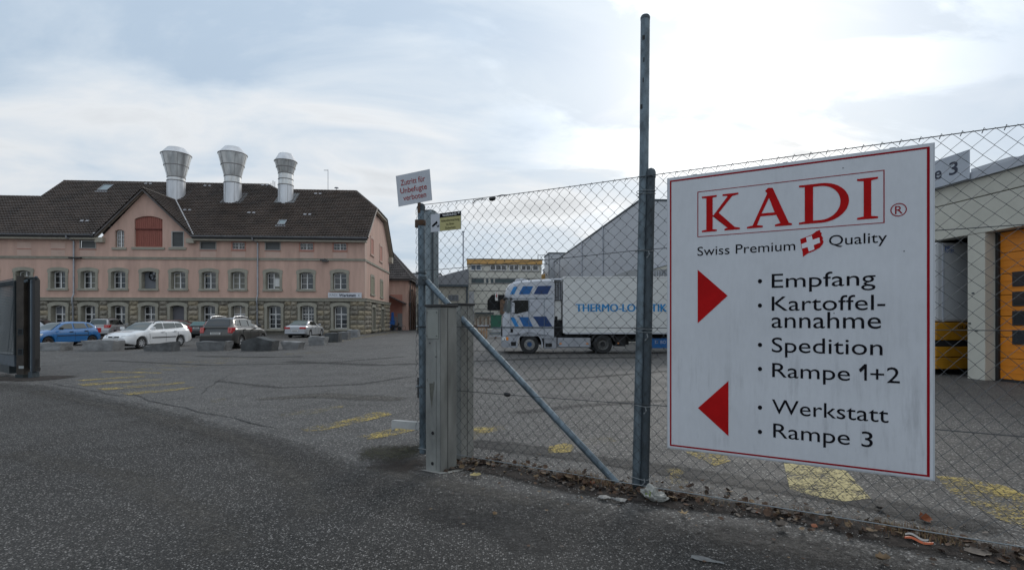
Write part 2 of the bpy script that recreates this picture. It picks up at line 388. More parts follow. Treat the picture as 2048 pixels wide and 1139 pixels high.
def ribbon(name, px, w, m, z=0.012, kind='structure', jag=0.03):
    P = [G(*p) for p in px]; Q = []
    for a, b in zip(P, P[1:]):
        k = max(2, int((b - a).length / 0.15))
        for i in range(k): Q.append(a.lerp(b, i / k))
    Q.append(P[-1]); vs = []
    for i, p in enumerate(Q):
        d = (Q[min(i + 1, len(Q) - 1)] - Q[max(i - 1, 0)]).normalized(); s = Vector((-d.y, d.x, 0))
        j = noise.noise(p * 1.3) * jag * 3 + noise.noise(p * 7) * jag
        ww = w * (0.55 + 0.9 * abs(noise.noise(p * 2.7 + Vector((5, 5, 5))))) * min(1, 0.3 + min(i, len(Q) - 1 - i) * .25)
        c = p + s * j
        vs += [(c.x + s.x * ww, c.y + s.y * ww, z), (c.x - s.x * ww, c.y - s.y * ww, z)]
    mb = MB().add(vs, [(2 * i, 2 * i + 1, 2 * i + 3, 2 * i + 2) for i in range(len(Q) - 1)])
    return tag(mb.build(name, m, fix=False), kind=kind)
for px, w in (([(105, 766), (150, 775), (215, 787), (240, 792), (262, 789), (330, 808), (400, 822), (470, 838), (560, 858)], .035),
              ([(330, 800), (400, 788), (450, 752), (500, 738), (560, 735)], .02), ([(560, 826), (640, 806), (760, 790), (840, 775)], .014),
              ([(150, 711), (240, 713), (330, 709), (420, 712)], .03), ([(600, 712), (680, 716), (760, 721)], .03),
              ([(620, 760), (700, 742), (790, 735), (835, 722)], .012), ([(420, 740), (520, 722), (640, 716)], .015),
              ([(80, 742), (120, 735), (125, 728)], .02), ([(950, 742), (1060, 736), (1240, 741)], .016), ([(960, 790), (1090, 800), (1260, 788)], .008),
              ([(0, 835), (130, 850), (300, 880), (420, 925)], .006), ([(380, 700), (470, 708), (560, 709), (640, 706)], .03)):
    ribbon('asphalt_crack', px, w * .5, m_crack)
def marking(px, m, z=0.008):
    g = MB().quad(*[(p.x, p.y, z) for p in [G(*q) for q in px]]); tag(g.build('painted_marking', m, fix=False), kind='structure')
for q in ([(153, 767.5), (168, 771.8), (322, 760), (326, 756.5)], [(190, 776.5), (210, 780), (368, 767), (371, 763.5)], [(238, 786), (257, 790), (365, 779), (392, 773.5)],
          [(150, 760), (165, 761.5), (288, 753.8), (292, 750.5)], [(193, 744.8), (207, 742), (325, 744), (322, 746.6)]):
    marking(q, m_yellow)
for q in ([(258, 738.2), (285, 736.6), (355, 738.2), (350, 740)], [(308, 731.8), (322, 729.2), (418, 731.8), (385, 733.4)], [(352, 724.4), (365, 722.6), (455, 725), (452, 727)],
          [(400, 721), (412, 719.8), (475, 721), (470, 722.6)], [(430, 716.8), (442, 715.6), (505, 716.2), (500, 717.6)], [(560, 829), (600, 822), (688, 810), (686, 816), (612, 830), (565, 833)],
          [(420, 800), (450, 796), (452, 801), (425, 805)], [(1150, 882), (1215, 874), (1235, 882), (1160, 892)], [(655, 684), (668, 685.2), (800, 664), (785, 662)],
          [(560, 707.5), (575, 708.5), (660, 704), (650, 702.8)]):
    marking(q, m_yellow2)
for q in ([(600, 858), (612, 863), (652, 860), (716, 846), (784, 829), (772, 823), (745, 825), (690, 840)], [(712, 874), (740, 879), (790, 870), (862, 853), (850, 849), (780, 858)]):
    marking(q, m_yellow)
for q in ([(905, 862), (940, 855), (1005, 852), (1012, 858), (968, 867), (950, 878), (905, 884)], [(1098, 893), (1130, 886), (1150, 890), (1142, 904), (1096, 906)],
          [(1350, 880), (1440, 896), (1462, 922), (1430, 932), (1375, 906)], [(1330, 940), (1352, 936), (1372, 946), (1345, 952)], [(1330, 955), (1355, 952), (1385, 966), (1340, 968)]):
    marking(q, m_yellow)
marking([(1540, 880), (1566, 920), (1580, 980), (1640, 995), (1690, 1003), (1742, 997), (1700, 950), (1640, 890)], m_yellow3)
marking([(1872, 952), (1900, 985), (1945, 1012), (2000, 1040), (2100, 1075), (2140, 1030), (2010, 972), (1930, 955)], m_yellow)

# ------------------------------------------------------------------ roofs of real tiles
def tile_roof(mb, O, U, V, poly, tw=0.30, th=0.37, lift=0.095, wave=0.06):
    """tiled plane: O corner, U unit vector along the eave, V unit vector up the slope, poly in (u, v)"""
    N_ = U.cross(V).normalized()
    if N_.z < 0: N_ = -N_
    us = [p[0] for p in poly]; vsx = [p[1] for p in poly]
    def inside(x, y):
        c = False; n = len(poly); j = n - 1
        for i in range(n):
            if (poly[i][1] > y) != (poly[j][1] > y) and x < (poly[j][0] - poly[i][0]) * (y - poly[i][1]) / (poly[j][1] - poly[i][1]) + poly[i][0]: c = not c
            j = i
        return c
    iu0, iu1 = int(math.floor(min(us) / tw)), int(math.ceil(max(us) / tw)); iv0, iv1 = int(math.floor(min(vsx) / th)), int(math.ceil(max(vsx) / th))
    base = MB(); 
    for jv in range(iv0, iv1):
        for iu in range(iu0, iu1):
            if not inside((iu + .5) * tw, (jv + .5) * th): continue
            h = random.uniform(-.008, .012); l = lift + h
            prof = [(0, 0.0), (.32, wave), (.62, wave * .85), (1.0, 0.0)]
            vs = []
            for fu, w in prof:
                vs.append(O + U * ((iu + fu) * tw) + V * (jv * th - .03) + N_ * (w * .9 + l))
            for fu, w in prof:
                vs.append(O + U * ((iu + fu) * tw) + V * ((jv + 1) * th) + N_ * (w * .9 + h * .5))
            for fu, w in prof:
                vs.append(O + U * ((iu + fu) * tw) + V * (jv * th - .03) + N_ * (-.02))
            mb.add(vs, [(0, 1, 5, 4), (1, 2, 6, 5), (2, 3, 7, 6), (0, 8, 9, 1), (1, 9, 10, 2), (2, 10, 11, 3)])

# ------------------------------------------------------------------ the pink factory building
YF, XG = 57.2, -12.1
XL = -57.0
pink = thing('factory_building', 'long pink three-storey factory building with brown tiled roof and stone ground floor', 'building', ((XL + XG) / 2, 65.0, 0))
def FX(px, py=560): return onY(px, py, YF).x
def FZ(px, py): return onY(px, py, YF).z
Z_EAVE, SL = 10.5, 0.811
ZT = 10.32
Z_BASE, Z_CORN = 3.62, 3.95
def arch_pts(xl, xr, zs, rise, n=8):
    xc, hw = (xl + xr) / 2, (xr - xl) / 2
    if rise <= 0: return [(xl, zs), (xr, zs)]
    R = (hw * hw + rise * rise) / (2 * rise); a = math.asin(min(1, hw / R))
    return [(xc + R * sin(-a + 2 * a * i / n), zs + rise - R + R * cos(-a + 2 * a * i / n)) for i in range(n + 1)]
def wall_band(mb, P, x0, x1, z0, z1, ops):
    """wall skin with openings; P(x, z) gives the point; ops = (xl, xr, zb, zs, rise)"""
    ops = sorted(ops); x = x0
    for xl, xr, zb, zs, rise in ops:
        if xl > x: mb.quad(P(x, z0), P(xl, z0), P(xl, z1), P(x, z1))
        if zb > z0: mb.quad(P(xl, z0), P(xr, z0), P(xr, zb), P(xl, zb))
        ar = arch_pts(xl, xr, zs, rise)
        for a, b in zip(ar, ar[1:]): mb.quad(P(*a), P(*b), P(b[0], z1), P(a[0], z1))
        x = xr
    if x < x1: mb.quad(P(x, z0), P(x1, z0), P(x1, z1), P(x, z1))
def surround(mb, xl, xr, zb, zs, rise, t, depth, out, ear=0.07, hood=1.4):
    """stone frame proud of the wall round an arched opening, with reveals; local coords centre x, y 0 at wall face, -y outwards"""
    ar = arch_pts(xl, xr, zs, rise); ao = arch_pts(xl - t, xr + t, zs + t * .3, rise + .02)
    ao = [(x, z + t * (hood - .3)) for x, z in ao]
    path_i = [(xl, zb)] + ar + [(xr, zb)]
    path_o = [(xl - t, zb)] + ao + [(xr + t, zb)]
    for (a, b), (c, d) in zip(zip(path_i, path_i[1:]), zip(path_o, path_o[1:])):
        mb.quad((a[0], -out, a[1]), (b[0], -out, b[1]), (d[0], -out, d[1]), (c[0], -out, c[1]))
        mb.quad((a[0], -out, a[1]), (a[0], depth, a[1]), (b[0], depth, b[1]), (b[0], -out, b[1]))
        mb.quad((c[0], -out, c[1]), (d[0], -out, d[1]), (d[0], .0, d[1]), (c[0], .0, c[1]))
    if ear:
        for s in (-1, 1):
            e = xl - t if s < 0 else xr + t
            mb.box(e - ear if s < 0 else e, e if s < 0 else e + ear, -out - .004, 0, zs - .06, zs + .28)
    mb.box(xl - t - .06, xr + t + .06, -out - .09, 0.0, zb - .22, zb - .002)       # sill outside
    mb.quad((xl, -out, zb), (xr, -out, zb), (xr, depth, zb), (xl, depth, zb))
def win_frame(mb, xl, xr, zb, zs, rise, y, cols, rows, transom=None, fw=.09):
    ar = arch_pts(xl, xr, zs, rise); ai = [(xl + fw + (x - xl) * (xr - xl - 2 * fw) / (xr - xl), z - fw) for x, z in ar]
    po = [(xl, zb)] + ar + [(xr, zb)]; pi_ = [(xl + fw, zb + fw)] + ai + [(xr - fw, zb + fw)]
    for i in range(len(po)):
        j = (i + 1) % len(po)
        mb.quad((po[i][0], y, po[i][1]), (po[j][0], y, po[j][1]), (pi_[j][0], y, pi_[j][1]), (pi_[i][0], y, pi_[i][1]))
        mb.quad((pi_[i][0], y, pi_[i][1]), (pi_[j][0], y, pi_[j][1]), (pi_[j][0], y + .06, pi_[j][1]), (pi_[i][0], y + .06, pi_[i][1]))
    top = zs + rise * .6
    mb.box((xl + xr) / 2 - .06, (xl + xr) / 2 + .06, y - .03, y + .02, zb + fw * .5, zs + rise - fw * .7)
    for i in range(1, cols):
        if cols % 2 == 0 and i == cols // 2: continue
        x = xl + fw + (xr - xl - 2 * fw) * i / cols; mb.box(x - .018, x + .018, y, y + .03, zb + fw, top)
    if transom:
        mb.box(xl + fw * .5, xr - fw * .5, y - .025, y + .02, transom - .06, transom + .06)
    for z in rows: mb.box(xl + fw, xr - fw, y + .004, y + .03, z - .02, z + .02)
def put_window(me_set, x, y, z, panes_mats, parent, rz=0):
    """window (frame) as a part, surround, panes as sub-parts"""
    w = inst('window', me_set['frame'], parent, Vector((x, y, z)) - parent.location, rz)
    if 'surround' in me_set: inst('window_surround', me_set['surround'], w)
    for k, (me, m) in enumerate(zip(me_set['panes'], panes_mats)):
        p = inst('pane', me[m], w)
    return w
def pane_set(xl, xr, zb, zt, y, rise=0):
    """left and right panes, in clear and curtained glass"""
    res = []
    for a, b in ((xl, (xl + xr) / 2), ((xl + xr) / 2, xr)):
        d = {}
        for key, m in (('clear', m_glass), ('curtain', m_curtain)):
            mb = MB(); tilt = .012 if a == xl else -.01
            mb.quad((a, y + tilt, zb), (b, y - tilt, zb), (b, y - tilt, zt + rise), (a, y + tilt, zt + rise)); d[key] = mb.mesh('pane', m, fix=False)
        res.append(d)
    return res
OW = 1.46
# first-floor window set
fz0, fzs, frise = 4.90, 6.62, 0.14
def ms(fn, m, name='window', fix=True, smooth=None):
    b = MB(); fn(b); return b.mesh(name, m, smooth, fix)
h = OW / 2
SET1 = {'frame': ms(lambda b: win_frame(b, -h + .04, h - .04, 0, fzs - fz0 - .02, frise, .42, 2, [(fzs - fz0) * .36, (fzs - fz0) * .74]), m_frame),
        'surround': ms(lambda b: surround(b, -h, h, 0, fzs - fz0, frise, .25, .52, .07), m_sand, 'window_surround'),
        'panes': pane_set(-h + .05, h - .05, .03, fzs - fz0 - .04, .46, frise)}
# ground-floor sets
gz0, gzs, grise = 0.62, 2.98, 0.15
SET0 = {'frame': ms(lambda b: win_frame(b, -h + .04, h - .04, 0, gzs - gz0 - .02, grise, .42, 2, [.5, 1.03], transom=1.56), m_frame),
        'surround': ms(lambda b: surround(b, -h, h, 0, gzs - gz0, grise, .26, .52, .20, hood=1.25), m_sand, 'window_surround'),
        'panes': pane_set(-h + .05, h - .05, .03, gzs - gz0 - .04, .46, grise)}
SET0b = {'frame': ms(lambda b: win_frame(b, -h + .04, h - .04, 0, gzs - gz0 - .02, grise, .42, 4, [.42, .84, 1.26, 1.98], transom=1.56), m_frame),
         'surround': SET0['surround'], 'panes': SET0['panes']}
first_px = [47, 116.5, 176.5, 237, 298, 357, 418, 476, 545.6, 612.5, 679.5]
first_x = [FX(p) for p in first_px]
gnd_px = [58, 119, 178.5, 238.5, 298, 356, 418, 478, 549, 615, 681]
gnd_x = [FX(p, 630) for p in gnd_px]
extra_x = [first_x[0] - 3.35 * k for k in (1, 2)]
F1 = [(x, fz0, fzs, frise) for x in extra_x + first_x]
F0 = [(x, gz0, gzs, grise) for x in [gnd_x[0] - 3.3] + gnd_x]
P = lambda x, z: (x, YF, z)
# attic band
attic = []   # (x, half width, zb, zt, kind)
for a, b_, kind in ((161, 190.5, 'dark'), (401.5, 431, 'dark'), (464.5, 489.8, 'grid'), (531.6, 559.5, 'dark'), (600.3, 626.4, 'grid'), (667, 693, 'grid')):
    xa, xb = FX(a, 490), FX(b_, 490); attic.append((xa, xb, FZ(550, 498.8), FZ(550, 485.2), kind))
# dormer gable wall, continues the facade upwards
dxl, dxr = FX(203, 470), FX(384, 470); dxp = FX(291, 380); dzp = 15.25
D_ops = [(FX(229.5, 480), FX(248.5, 480), FZ(238, 494), FZ(238, 462), .16), (FX(269, 470), FX(325, 470), FZ(297, 493.5), FZ(297, 438.5), .36), (FX(343, 470), FX(368, 470), FZ(355, 494), FZ(355, 462), 0)]
def gable(xp, xl, xr, zb, zp):
    return lambda x: zb + (zp - zb) * (1 - abs(x - xp) / (xp - xl if x < xp else xr - xp))
gz = gable(dxp, dxl, dxr, ZT, dzp)
xs = [dxl]; zl = ZT
# cut the gable in strips: rectangular band with the openings, then the triangle above split along the arches
ops = D_ops
def strip(xa, xb, zlo_a, zlo_b):
    if xb - xa < 1e-4: return
    brk = [xa] + ([dxp] if xa < dxp < xb else []) + [xb]
    for a, b_ in zip(brk, brk[1:]):
        fa = zlo_a + (zlo_b - zlo_a) * (a - xa) / (xb - xa); fb = zlo_a + (zlo_b - zlo_a) * (b_ - xa) / (xb - xa)
        wall.quad((a, YF, fa), (b_, YF, fb), (b_, YF, max(fb, gz(b_))), (a, YF, max(fa, gz(a))))
fac = wmb(pink)
wall_band(fac, P, XL, XG, Z_BASE, 8.16, [(x - h, x + h, b_, s_, r_) for x, b_, s_, r_ in F1])
wall_band(fac, P, XL, XG, 8.16, ZT, [(a, b_, c, d, 0) for a, b_, c, d, k in attic] + [(o[0], o[1], o[2], ZT, 0) for o in ops])
x = dxl
wall = fac
for xl_, xr_, zb_, zs_, rise_ in ops:
    strip(x, xl_, ZT, ZT)
    ar = arch_pts(xl_, xr_, zs_, rise_)
    for a, b_ in zip(ar, ar[1:]): strip(a[0], b_[0], a[1], b_[1])
    x = xr_
strip(x, dxr, ZT, ZT)
# gable end towards the lane, with blind windows standing in shallow recesses
YB = 73.3; YM = 65.25
def GP(y, z): return (XG, y, z)
def gtop(y):
    fr = Z_EAVE - .25 + (y - 56.5) * SL; bk = Z_EAVE - .25 + (2 * YM - 56.5 - y) * SL
    return min(fr, bk, 14.35)
gw = []   # narrow windows (y0, y1, zb, zt, rise)
for pa, pb, pt, pbm in ((741.2, 746.8, 474, 507), (759.2, 764, 489.5, 520.5), (741.4, 748, 551.5, 587), (760.4, 765.4, 560.5, 593), (741.4, 748, 612.5, 659), (760.2, 765.4, 616.5, 656)):
    a = onX(pa, pt, XG); b_ = onX(pb, pt, XG); c = onX(pa, pbm, XG); gw.append((a.y, b_.y, c.z, a.z - .1))
gw = gw[:]
cols_y = [(min(gw[i][0], gw[i + 2][0], gw[i + 4][0]), max(gw[i][1], gw[i + 2][1], gw[i + 4][1])) for i in (0, 1)]
wall_band(fac, GP, YF, YB, Z_BASE, ZT, [])
ys = [YF + (YB - YF) * i / 24 for i in range(25)]
for a, b_ in zip(ys, ys[1:]): fac.quad(GP(a, ZT), GP(b_, ZT), GP(b_, max(ZT, gtop(b_))), GP(a, max(ZT, gtop(a))))
fac.quad((XL, YB, 0), (XG, YB, 0), (XG, YB, ZT), (XL, YB, ZT)); fac.quad((XL, YF, 0), (XL, YB, 0), (XL, YB, ZT), (XL, YF, ZT))
fac.build('wall', m_pink, pink, fix=False)
# lighter corner strip on the gable side
cs = wmb(pink); cs.box(XG, XG + .04, YF + .0, YF + 1.0, Z_CORN, ZT); cs.build('corner_strip', m_pink2, pink)
# --- windows
random.seed(3)
for i, (x, b_, s_, r_) in enumerate(F1):
    if i == 6:      # the niche with the extractor fan
        o = inst('fan_niche', SET1['surround'], pink, Vector((x, YF, b_)) - pink.location)
        bk = MB(); bk.quad((-h, .5, 0), (h, .5, 0), (h, .5, 2), (-h, .5, 2)); bk.build('back_panel', m_greyp, o)
        fn = MB(); fn.lathe([(.50, .30), (.50, .5), (.44, .5), (.44, .30)], (.28, 0, 1.38), 'Y', 20, cap=False); fn.lathe([(.10, .34), (.10, .46)], (.28, 0, 1.38), 'Y', 12)
        fn.build('fan_housing', m_black, o)
        bl = MB()
        for k in range(5):
            t = 2 * pi * k / 5 + .3; c_, s2 = cos(t), sin(t)
            bl.quad((.28 + c_ * .1, .38, 1.38 + s2 * .1), (.28 + c_ * .42 - s2 * .12, .36, 1.38 + s2 * .42 + c_ * .12), (.28 + c_ * .42 + s2 * .08, .42, 1.38 + s2 * .42 - c_ * .08), (.28 + c_ * .12 + s2 * .05, .42, 1.38 + s2 * .12 - c_ * .05))
        bl.build('fan_blade', m_zinc, o); continue
    cu = [['clear', 'clear'], ['curtain', 'clear'], ['curtain', 'curtain'], ['clear', 'clear'], ['clear', 'curtain'], ['clear', 'clear'], ['clear', 'clear'], ['curtain', 'clear'], ['clear', 'clear'], ['curtain', 'curtain'], ['clear', 'curtain'], ['clear', 'clear'], ['clear', 'clear']][i]
    w = put_window(SET1, x, YF, b_, cu, pink)
    if i in (7, 8):
        lm = MB(); lm.box(-.55, -.06, .440, .445, 1.42, 1.47); lm.build('tube_lamp', mat('tube_glow', (.8, .7, .5), .4), w)
    if i == 10:
        rp_ = MB(); rp_.box(.08, .60, .436, .441, .32, 1.18); rp_.build('poster', m_white, w)
for i, (x, b_, s_, r_) in enumerate(F0):
    if i == 6:      # grey shuttered doorway
        o = inst('doorway', SET0['surround'], pink, Vector((x, YF, b_)) - pink.location)
        dr = MB(); dr.quad((-h, .4, -.6), (h, .4, -.6), (h, .4, 2.7), (-h, .4, 2.7)); dr.build('shutter', mat('grey_shutter', (.13, .13, .145), .7), o); continue
    w = put_window(SET0b if i == 10 else SET0, x, YF, b_, ['clear', 'clear'], pink)
    if i in (2, 8):
        pn = MB(); pn.quad((-h + .1, .415, 1.62), (h - .1, .415, 1.62), (h - .1, .415, 2.32), (-h + .1, .415, 2.32)); pn.build('panel', mat('pale_blind', (.34, .31, .27), .7) if i == 8 else m_greyp, w)
# attic windows
for a, b_, c, d, kind in attic:
    xm, hw, hz = (a + b_) / 2, (b_ - a) / 2, d - c
    fr = MB()
    for q in ((-hw - .1, -hw, 0, hz), (hw, hw + .1, 0, hz), (-hw - .1, hw + .1, -.1, 0), (-hw - .1, hw + .1, hz, hz + .08)):
        fr.box(q[0], q[1], -.03, .12, q[2], q[3])
    if kind == 'grid':
        fr2 = MB()
        for q in ((-hw, -hw + .05), (hw - .05, hw), (-.05, .05), (-hw * .5 - .015, -hw * .5 + .015), (hw * .5 - .015, hw * .5 + .015)): fr2.box(q[0], q[1], .10, .14, 0, hz)
        for q in ((0, .05), (hz - .05, hz), (hz / 2 - .018, hz / 2 + .018)): fr2.box(-hw, hw, .098, .142, q[0], q[1])
        w = fr.build('attic_window', m_pinkd, pink); fr2.build('window_frame', m_frame, w)
    else: w = fr.build('attic_window', mat('grey_attic_frame', (.30, .29, .27), .8), pink)
    w.location = Vector((xm, YF, c)) - pink.location
    gl = MB(); gl.quad((-hw, .16, 0), (hw, .16, 0), (hw, .16, hz), (-hw, .16, hz)); gl.build('pane', m_glass if kind == 'grid' else m_louver, w)
    sl_ = MB(); sl_.box(-hw - .12, hw + .12, -.06, 0, -.2, -.12); sl_.build('sill', m_pinkd, w)
    pn = wmb(pink); pn.box(a - .02, b_ + .02, YF - .012, YF, 8.3, c - .2); pn.build('render_field', m_pink2, pink)
for a, b_ in ((34.5, 62.5), (102.5, 130)):
    xa, xb = FX(a, 490), FX(b_, 490)
    pn = wmb(pink); pn.box(xa, xb, YF - .012, YF, 9.05, FZ(80, 484)); pn.box(xa, xb, YF - .012, YF, 8.3, 8.98); pn.build('render_field', m_pink2, pink)
    pn = wmb(pink); pn.box(xa, xb, YF - .05, YF, 8.98, 9.05); pn.build('sill', m_pinkd, pink)
# dormer openings
(a0, b0, c0, d0, r0), (a1, b1, c1, d1, r1), (a2, b2, c2, d2, r2) = D_ops
def reveal(mb, xl, xr, zb, zs, rise, dep):
    pth = [(xl, zb)] + arch_pts(xl, xr, zs, rise) + [(xr, zb)]
    for i in range(len(pth)):
        p, q = pth[i], pth[(i + 1) % len(pth)]; mb.quad((p[0], YF, p[1]), (q[0], YF, q[1]), (q[0], YF + dep, q[1]), (p[0], YF + dep, p[1]))
rv = wmb(pink)
for o in D_ops: reveal(rv, o[0], o[1], o[2], o[3], o[4], .3)
rv.build('reveal', m_pink2, pink, fix=False)
w = MB(); xm, hw = (a0 + b0) / 2, (b0 - a0) / 2; win_frame(w, -hw + .1, hw, 0, d0 - c0, r0, .26, 4, [(d0 - c0) * .25, (d0 - c0) * .5, (d0 - c0) * .75], fw=.06)
w = w.build('window', m_frame, pink); w.location = Vector((xm, YF, c0)) - pink.location
gl = MB(); gl.quad((-hw, .3, 0), (hw, .3, 0), (hw, .3, d0 - c0 + r0), (-hw, .3, d0 - c0 + r0)); gl.build('pane', m_glass, w)
for n_, (xa, xb, zb) in enumerate(((a0, b0, c0), (a1, b1, c1), (a2, b2, c2))):
    s_ = wmb(pink); s_.box(xa - .25, xb + .25, YF - .12, YF, zb - .28, zb - .04); s_.build('sill', m_sand, pink)
ld = thing('loft_door', '', '', (0, 0, 0)); 
del ld['label'], ld['category']; ld.parent = pink
for row, (zb, zt) in enumerate(((c1, c1 + (d1 + r1 - c1) * .57), (c1 + (d1 + r1 - c1) * .60, d1 + r1))):
    nb = 14
    for k in range(nb):
        xa = a1 + (b1 - a1) * k / nb; xb = a1 + (b1 - a1) * (k + 1) / nb
        if row == 1:
            zz = [z for x, z in arch_pts(a1, b1, d1, r1, nb)]; zt = min(zz[k], zz[k + 1])
        bd = wmb(pink); bd.box(xa + .012, xb - .012, YF + (.20 if row == 0 else .12) + random.uniform(0, .015), YF + .28, zb, zt); bd.build('board', m_redwood, ld)
bk = wmb(pink); bk.quad((a1, YF + .29, c1), (b1, YF + .29, c1), (b1, YF + .29, d1 + r1), (a1, YF + .29, d1 + r1)); bk.box(a1, b1, YF + .08, YF + .2, c1 + (d1 + r1 - c1) * .57, c1 + (d1 + r1 - c1) * .6); bk.build('lintel_board', mat('dark_red_board', (.13, .035, .028), .8), ld)
lv = wmb(pink)
for k in range(13):
    z = c2 + (d2 - c2) * k / 13; lv.prism([(a2 + .08, YF + .06, z + .02), (a2 + .08, YF + .15, z + .17), (a2 + .08, YF + .17, z + .16), (a2 + .08, YF + .08, z)], (b2 - a2 - .16, 0, 0))
lv.quad((a2, YF + .25, c2), (b2, YF + .25, c2), (b2, YF + .25, d2), (a2, YF + .25, d2))
lv.build('louver', m_louver, pink)
fr = wmb(pink)
for q in ((a2, a2 + .09, c2, d2), (b2 - .09, b2, c2, d2), (a2 + .09, b2 - .09, d2 - .09, d2), (a2 + .09, b2 - .09, c2, c2 + .07)): fr.box(q[0], q[1], YF - .02, YF + .1, q[2], q[3])
fr.build('louver_frame', mat('pale_grey_frame', (.38, .38, .36), .7), pink)
# --- cornices and string courses, butted at the corner
tr = wmb(pink)
tr.box(XL, XG + .10, YF - .10, YF - .002, 8.02, 8.26); tr.box(XL, XG + .14, YF - .14, YF - .1, 8.2, 8.26)
tr.box(XG + .002, XG + .10, YF, YB, 8.02, 8.26)
tr.build('string_course', m_sand, pink)
tr = wmb(pink)
tr.box(XL, XG + .26, YF - .26, YF - .002, Z_BASE, Z_CORN - .08); tr.box(XL, XG + .33, YF - .33, YF - .002, Z_CORN - .079, Z_CORN)
tr.box(XG + .002, XG + .26, YF, YB, Z_BASE, Z_CORN - .08); tr.box(XG + .002, XG + .33, YF, YB, Z_CORN - .079, Z_CORN)
tr.build('cornice', m_sand, pink)
# --- blind narrow windows of the gable end: surround and infill
for (y0, y1, zb, zt) in gw:
    s_ = wmb(pink); t_ = .16; o_ = .22 if zt < 4 else .05
    yc = (y0 + y1) / 2
    s_.box(XG + .002, XG + o_, y0 - t_, y0, zb, zt); s_.box(XG + .002, XG + o_, y1, y1 + t_, zb, zt)
    s_.box(XG + .002, XG + o_, y0 - t_, y1 + t_, zt, zt + .22); s_.box(XG + .002, XG + o_ + .08, y0 - t_ - .1, y1 + t_ + .1, zb - .2, zb)
    s_.box(XG + .002, XG + o_, y0 + .1, y1 - .1, zt + .22, zt + .33)
    o = s_.build('blind_window', m_sand if zt < 8 else m_pink2, pink)
    i_ = wmb(pink); i_.box(XG + .002, XG + .012, y0, y1, zb, zt); i_.build('infill', m_blind if zt < 8 else m_pinkd, o)

# --- rusticated stone ground floor: every visible block is its own piece
bs = wmb(pink)
bops = [(x - h, x + h, b_, s_, r_) for x, b_, s_, r_ in F0]
PB = lambda x, z: (x, YF - .03, z)
wall_band(bs, PB, XL, XG, 0, Z_BASE, bops); bs.quad((XG + .03, YF - .03, 0), (XG + .03, YB, 0), (XG + .03, YB, Z_BASE), (XG + .03, YF - .03, Z_BASE))
bs.build('base_wall', m_mortar, pink, fix=False)
stone_meshes = []
for m in (m_stone, m_stone2, m_stone3):
    for k in range(4):
        random.seed(k * 7 + 1)
        vs = []; nu, nv = 5, 3
        for j in range(nv + 1):
            for i in range(nu + 1):
                e = (i in (0, nu)) or (j in (0, nv))
                dpt = -.05 if e else -.13 - random.uniform(0, .11)
                vs.append((i / nu + (0 if i in (0, nu) else random.uniform(-.05, .05)), dpt, j / nv + (0 if j in (0, nv) else random.uniform(-.06, .06))))
        n0 = len(vs); fs = [(j * (nu + 1) + i, j * (nu + 1) + i + 1, (j + 1) * (nu + 1) + i + 1, (j + 1) * (nu + 1) + i) for j in range(nv) for i in range(nu)]
        rim = [i for i in range(nu + 1)] + [j * (nu + 1) + nu for j in range(1, nv + 1)] + [nv * (nu + 1) + i for i in range(nu - 1, -1, -1)] + [j * (nu + 1) for j in range(nv - 1, 0, -1)]
        for r_ in rim: vs.append((vs[r_][0], .02, vs[r_][2]))
        for q in range(len(rim)): fs.append((rim[q], rim[(q + 1) % len(rim)], n0 + (q + 1) % len(rim), n0 + q))
        mb_ = MB().add(vs, fs); stone_meshes.append(mb_.mesh('stone', m, fix=True))
random.seed(5)
def blocked(x0, x1, z0, z1):
    for x, b_, s_, r_ in F0:
        if x1 > x - h - .36 and x0 < x + h + .36 and z1 > b_ - .25: return True
    return False
nst = 0; rows = 7; rh = Z_BASE / rows
free = []      # free intervals per row
for r in range(rows):
    z0 = r * rh; cuts = [(x - h - .34, x + h + .34) for x, b_, s_, r_ in F0 if z0 + rh > b_ - .2]
    x = XL; segs = []
    for a, b_ in sorted(cuts):
        if a > x: segs.append((x, a))
        x = max(x, b_)
    segs.append((x, XG + .03))
    for a, b_ in segs:
        L_ = b_ - a
        if L_ < .25 or b_ < -50.5: continue
        n_ = max(1, round(L_ / .85)); w_ = [random.uniform(.75, 1.3) for _ in range(n_)]; t_ = sum(w_); xx = a
        for q in w_:
            ww = q * L_ / t_
            hidden = (xx < -45.4 and z0 < 1.0)
            if not hidden:
                me = random.choice(stone_meshes); o = inst('stone', me, pink, Vector((xx + .015, YF - .03, z0 + .015)) - pink.location, 0, (ww - .03, 1.0, rh - .03)); nst += 1
            xx += ww
# gable side blocks
for r in range(rows):
    z0 = r * rh; cuts = [(y0 - .28, y1 + .28) for (y0, y1, zb, zt) in gw[4:] if z0 + rh > zb - .2 and z0 < zt + .3]
    x = YF - .03; segs = []
    for a, b_ in sorted(cuts):
        if a > x: segs.append((x, a))
        x = max(x, b_)
    segs.append((x, YB))
    for a, b_ in segs:
        L_ = b_ - a; n_ = max(1, round(L_ / 1.25)); w_ = [random.uniform(.75, 1.3) for _ in range(n_)]; t_ = sum(w_); xx = a
        for q in w_:
            ww = q * L_ / t_; me = random.choice(stone_meshes)
            o = inst('stone', me, pink, Vector((XG + .03, xx + .015, z0 + .015)) - pink.location, pi / 2, (ww - .03, 1.0, rh - .03)); xx += ww; nst += 1

# --- roof
def plane_tiles(name, O, U, V, poly, parent, m=None, **k):
    b = wmb(parent); tile_roof(b, Vector(O), Vector(U).normalized(), Vector(V).normalized(), poly, **k)
    o = b.build(name, m or m_tile, parent, fix=False); o['kind'] = 'stuff'; return o
cs_ = sqrt(1 + SL * SL)                       # slope length per metre of depth
def vv(y): return (y - 56.5) * cs_
Vf = (0, 1, SL)
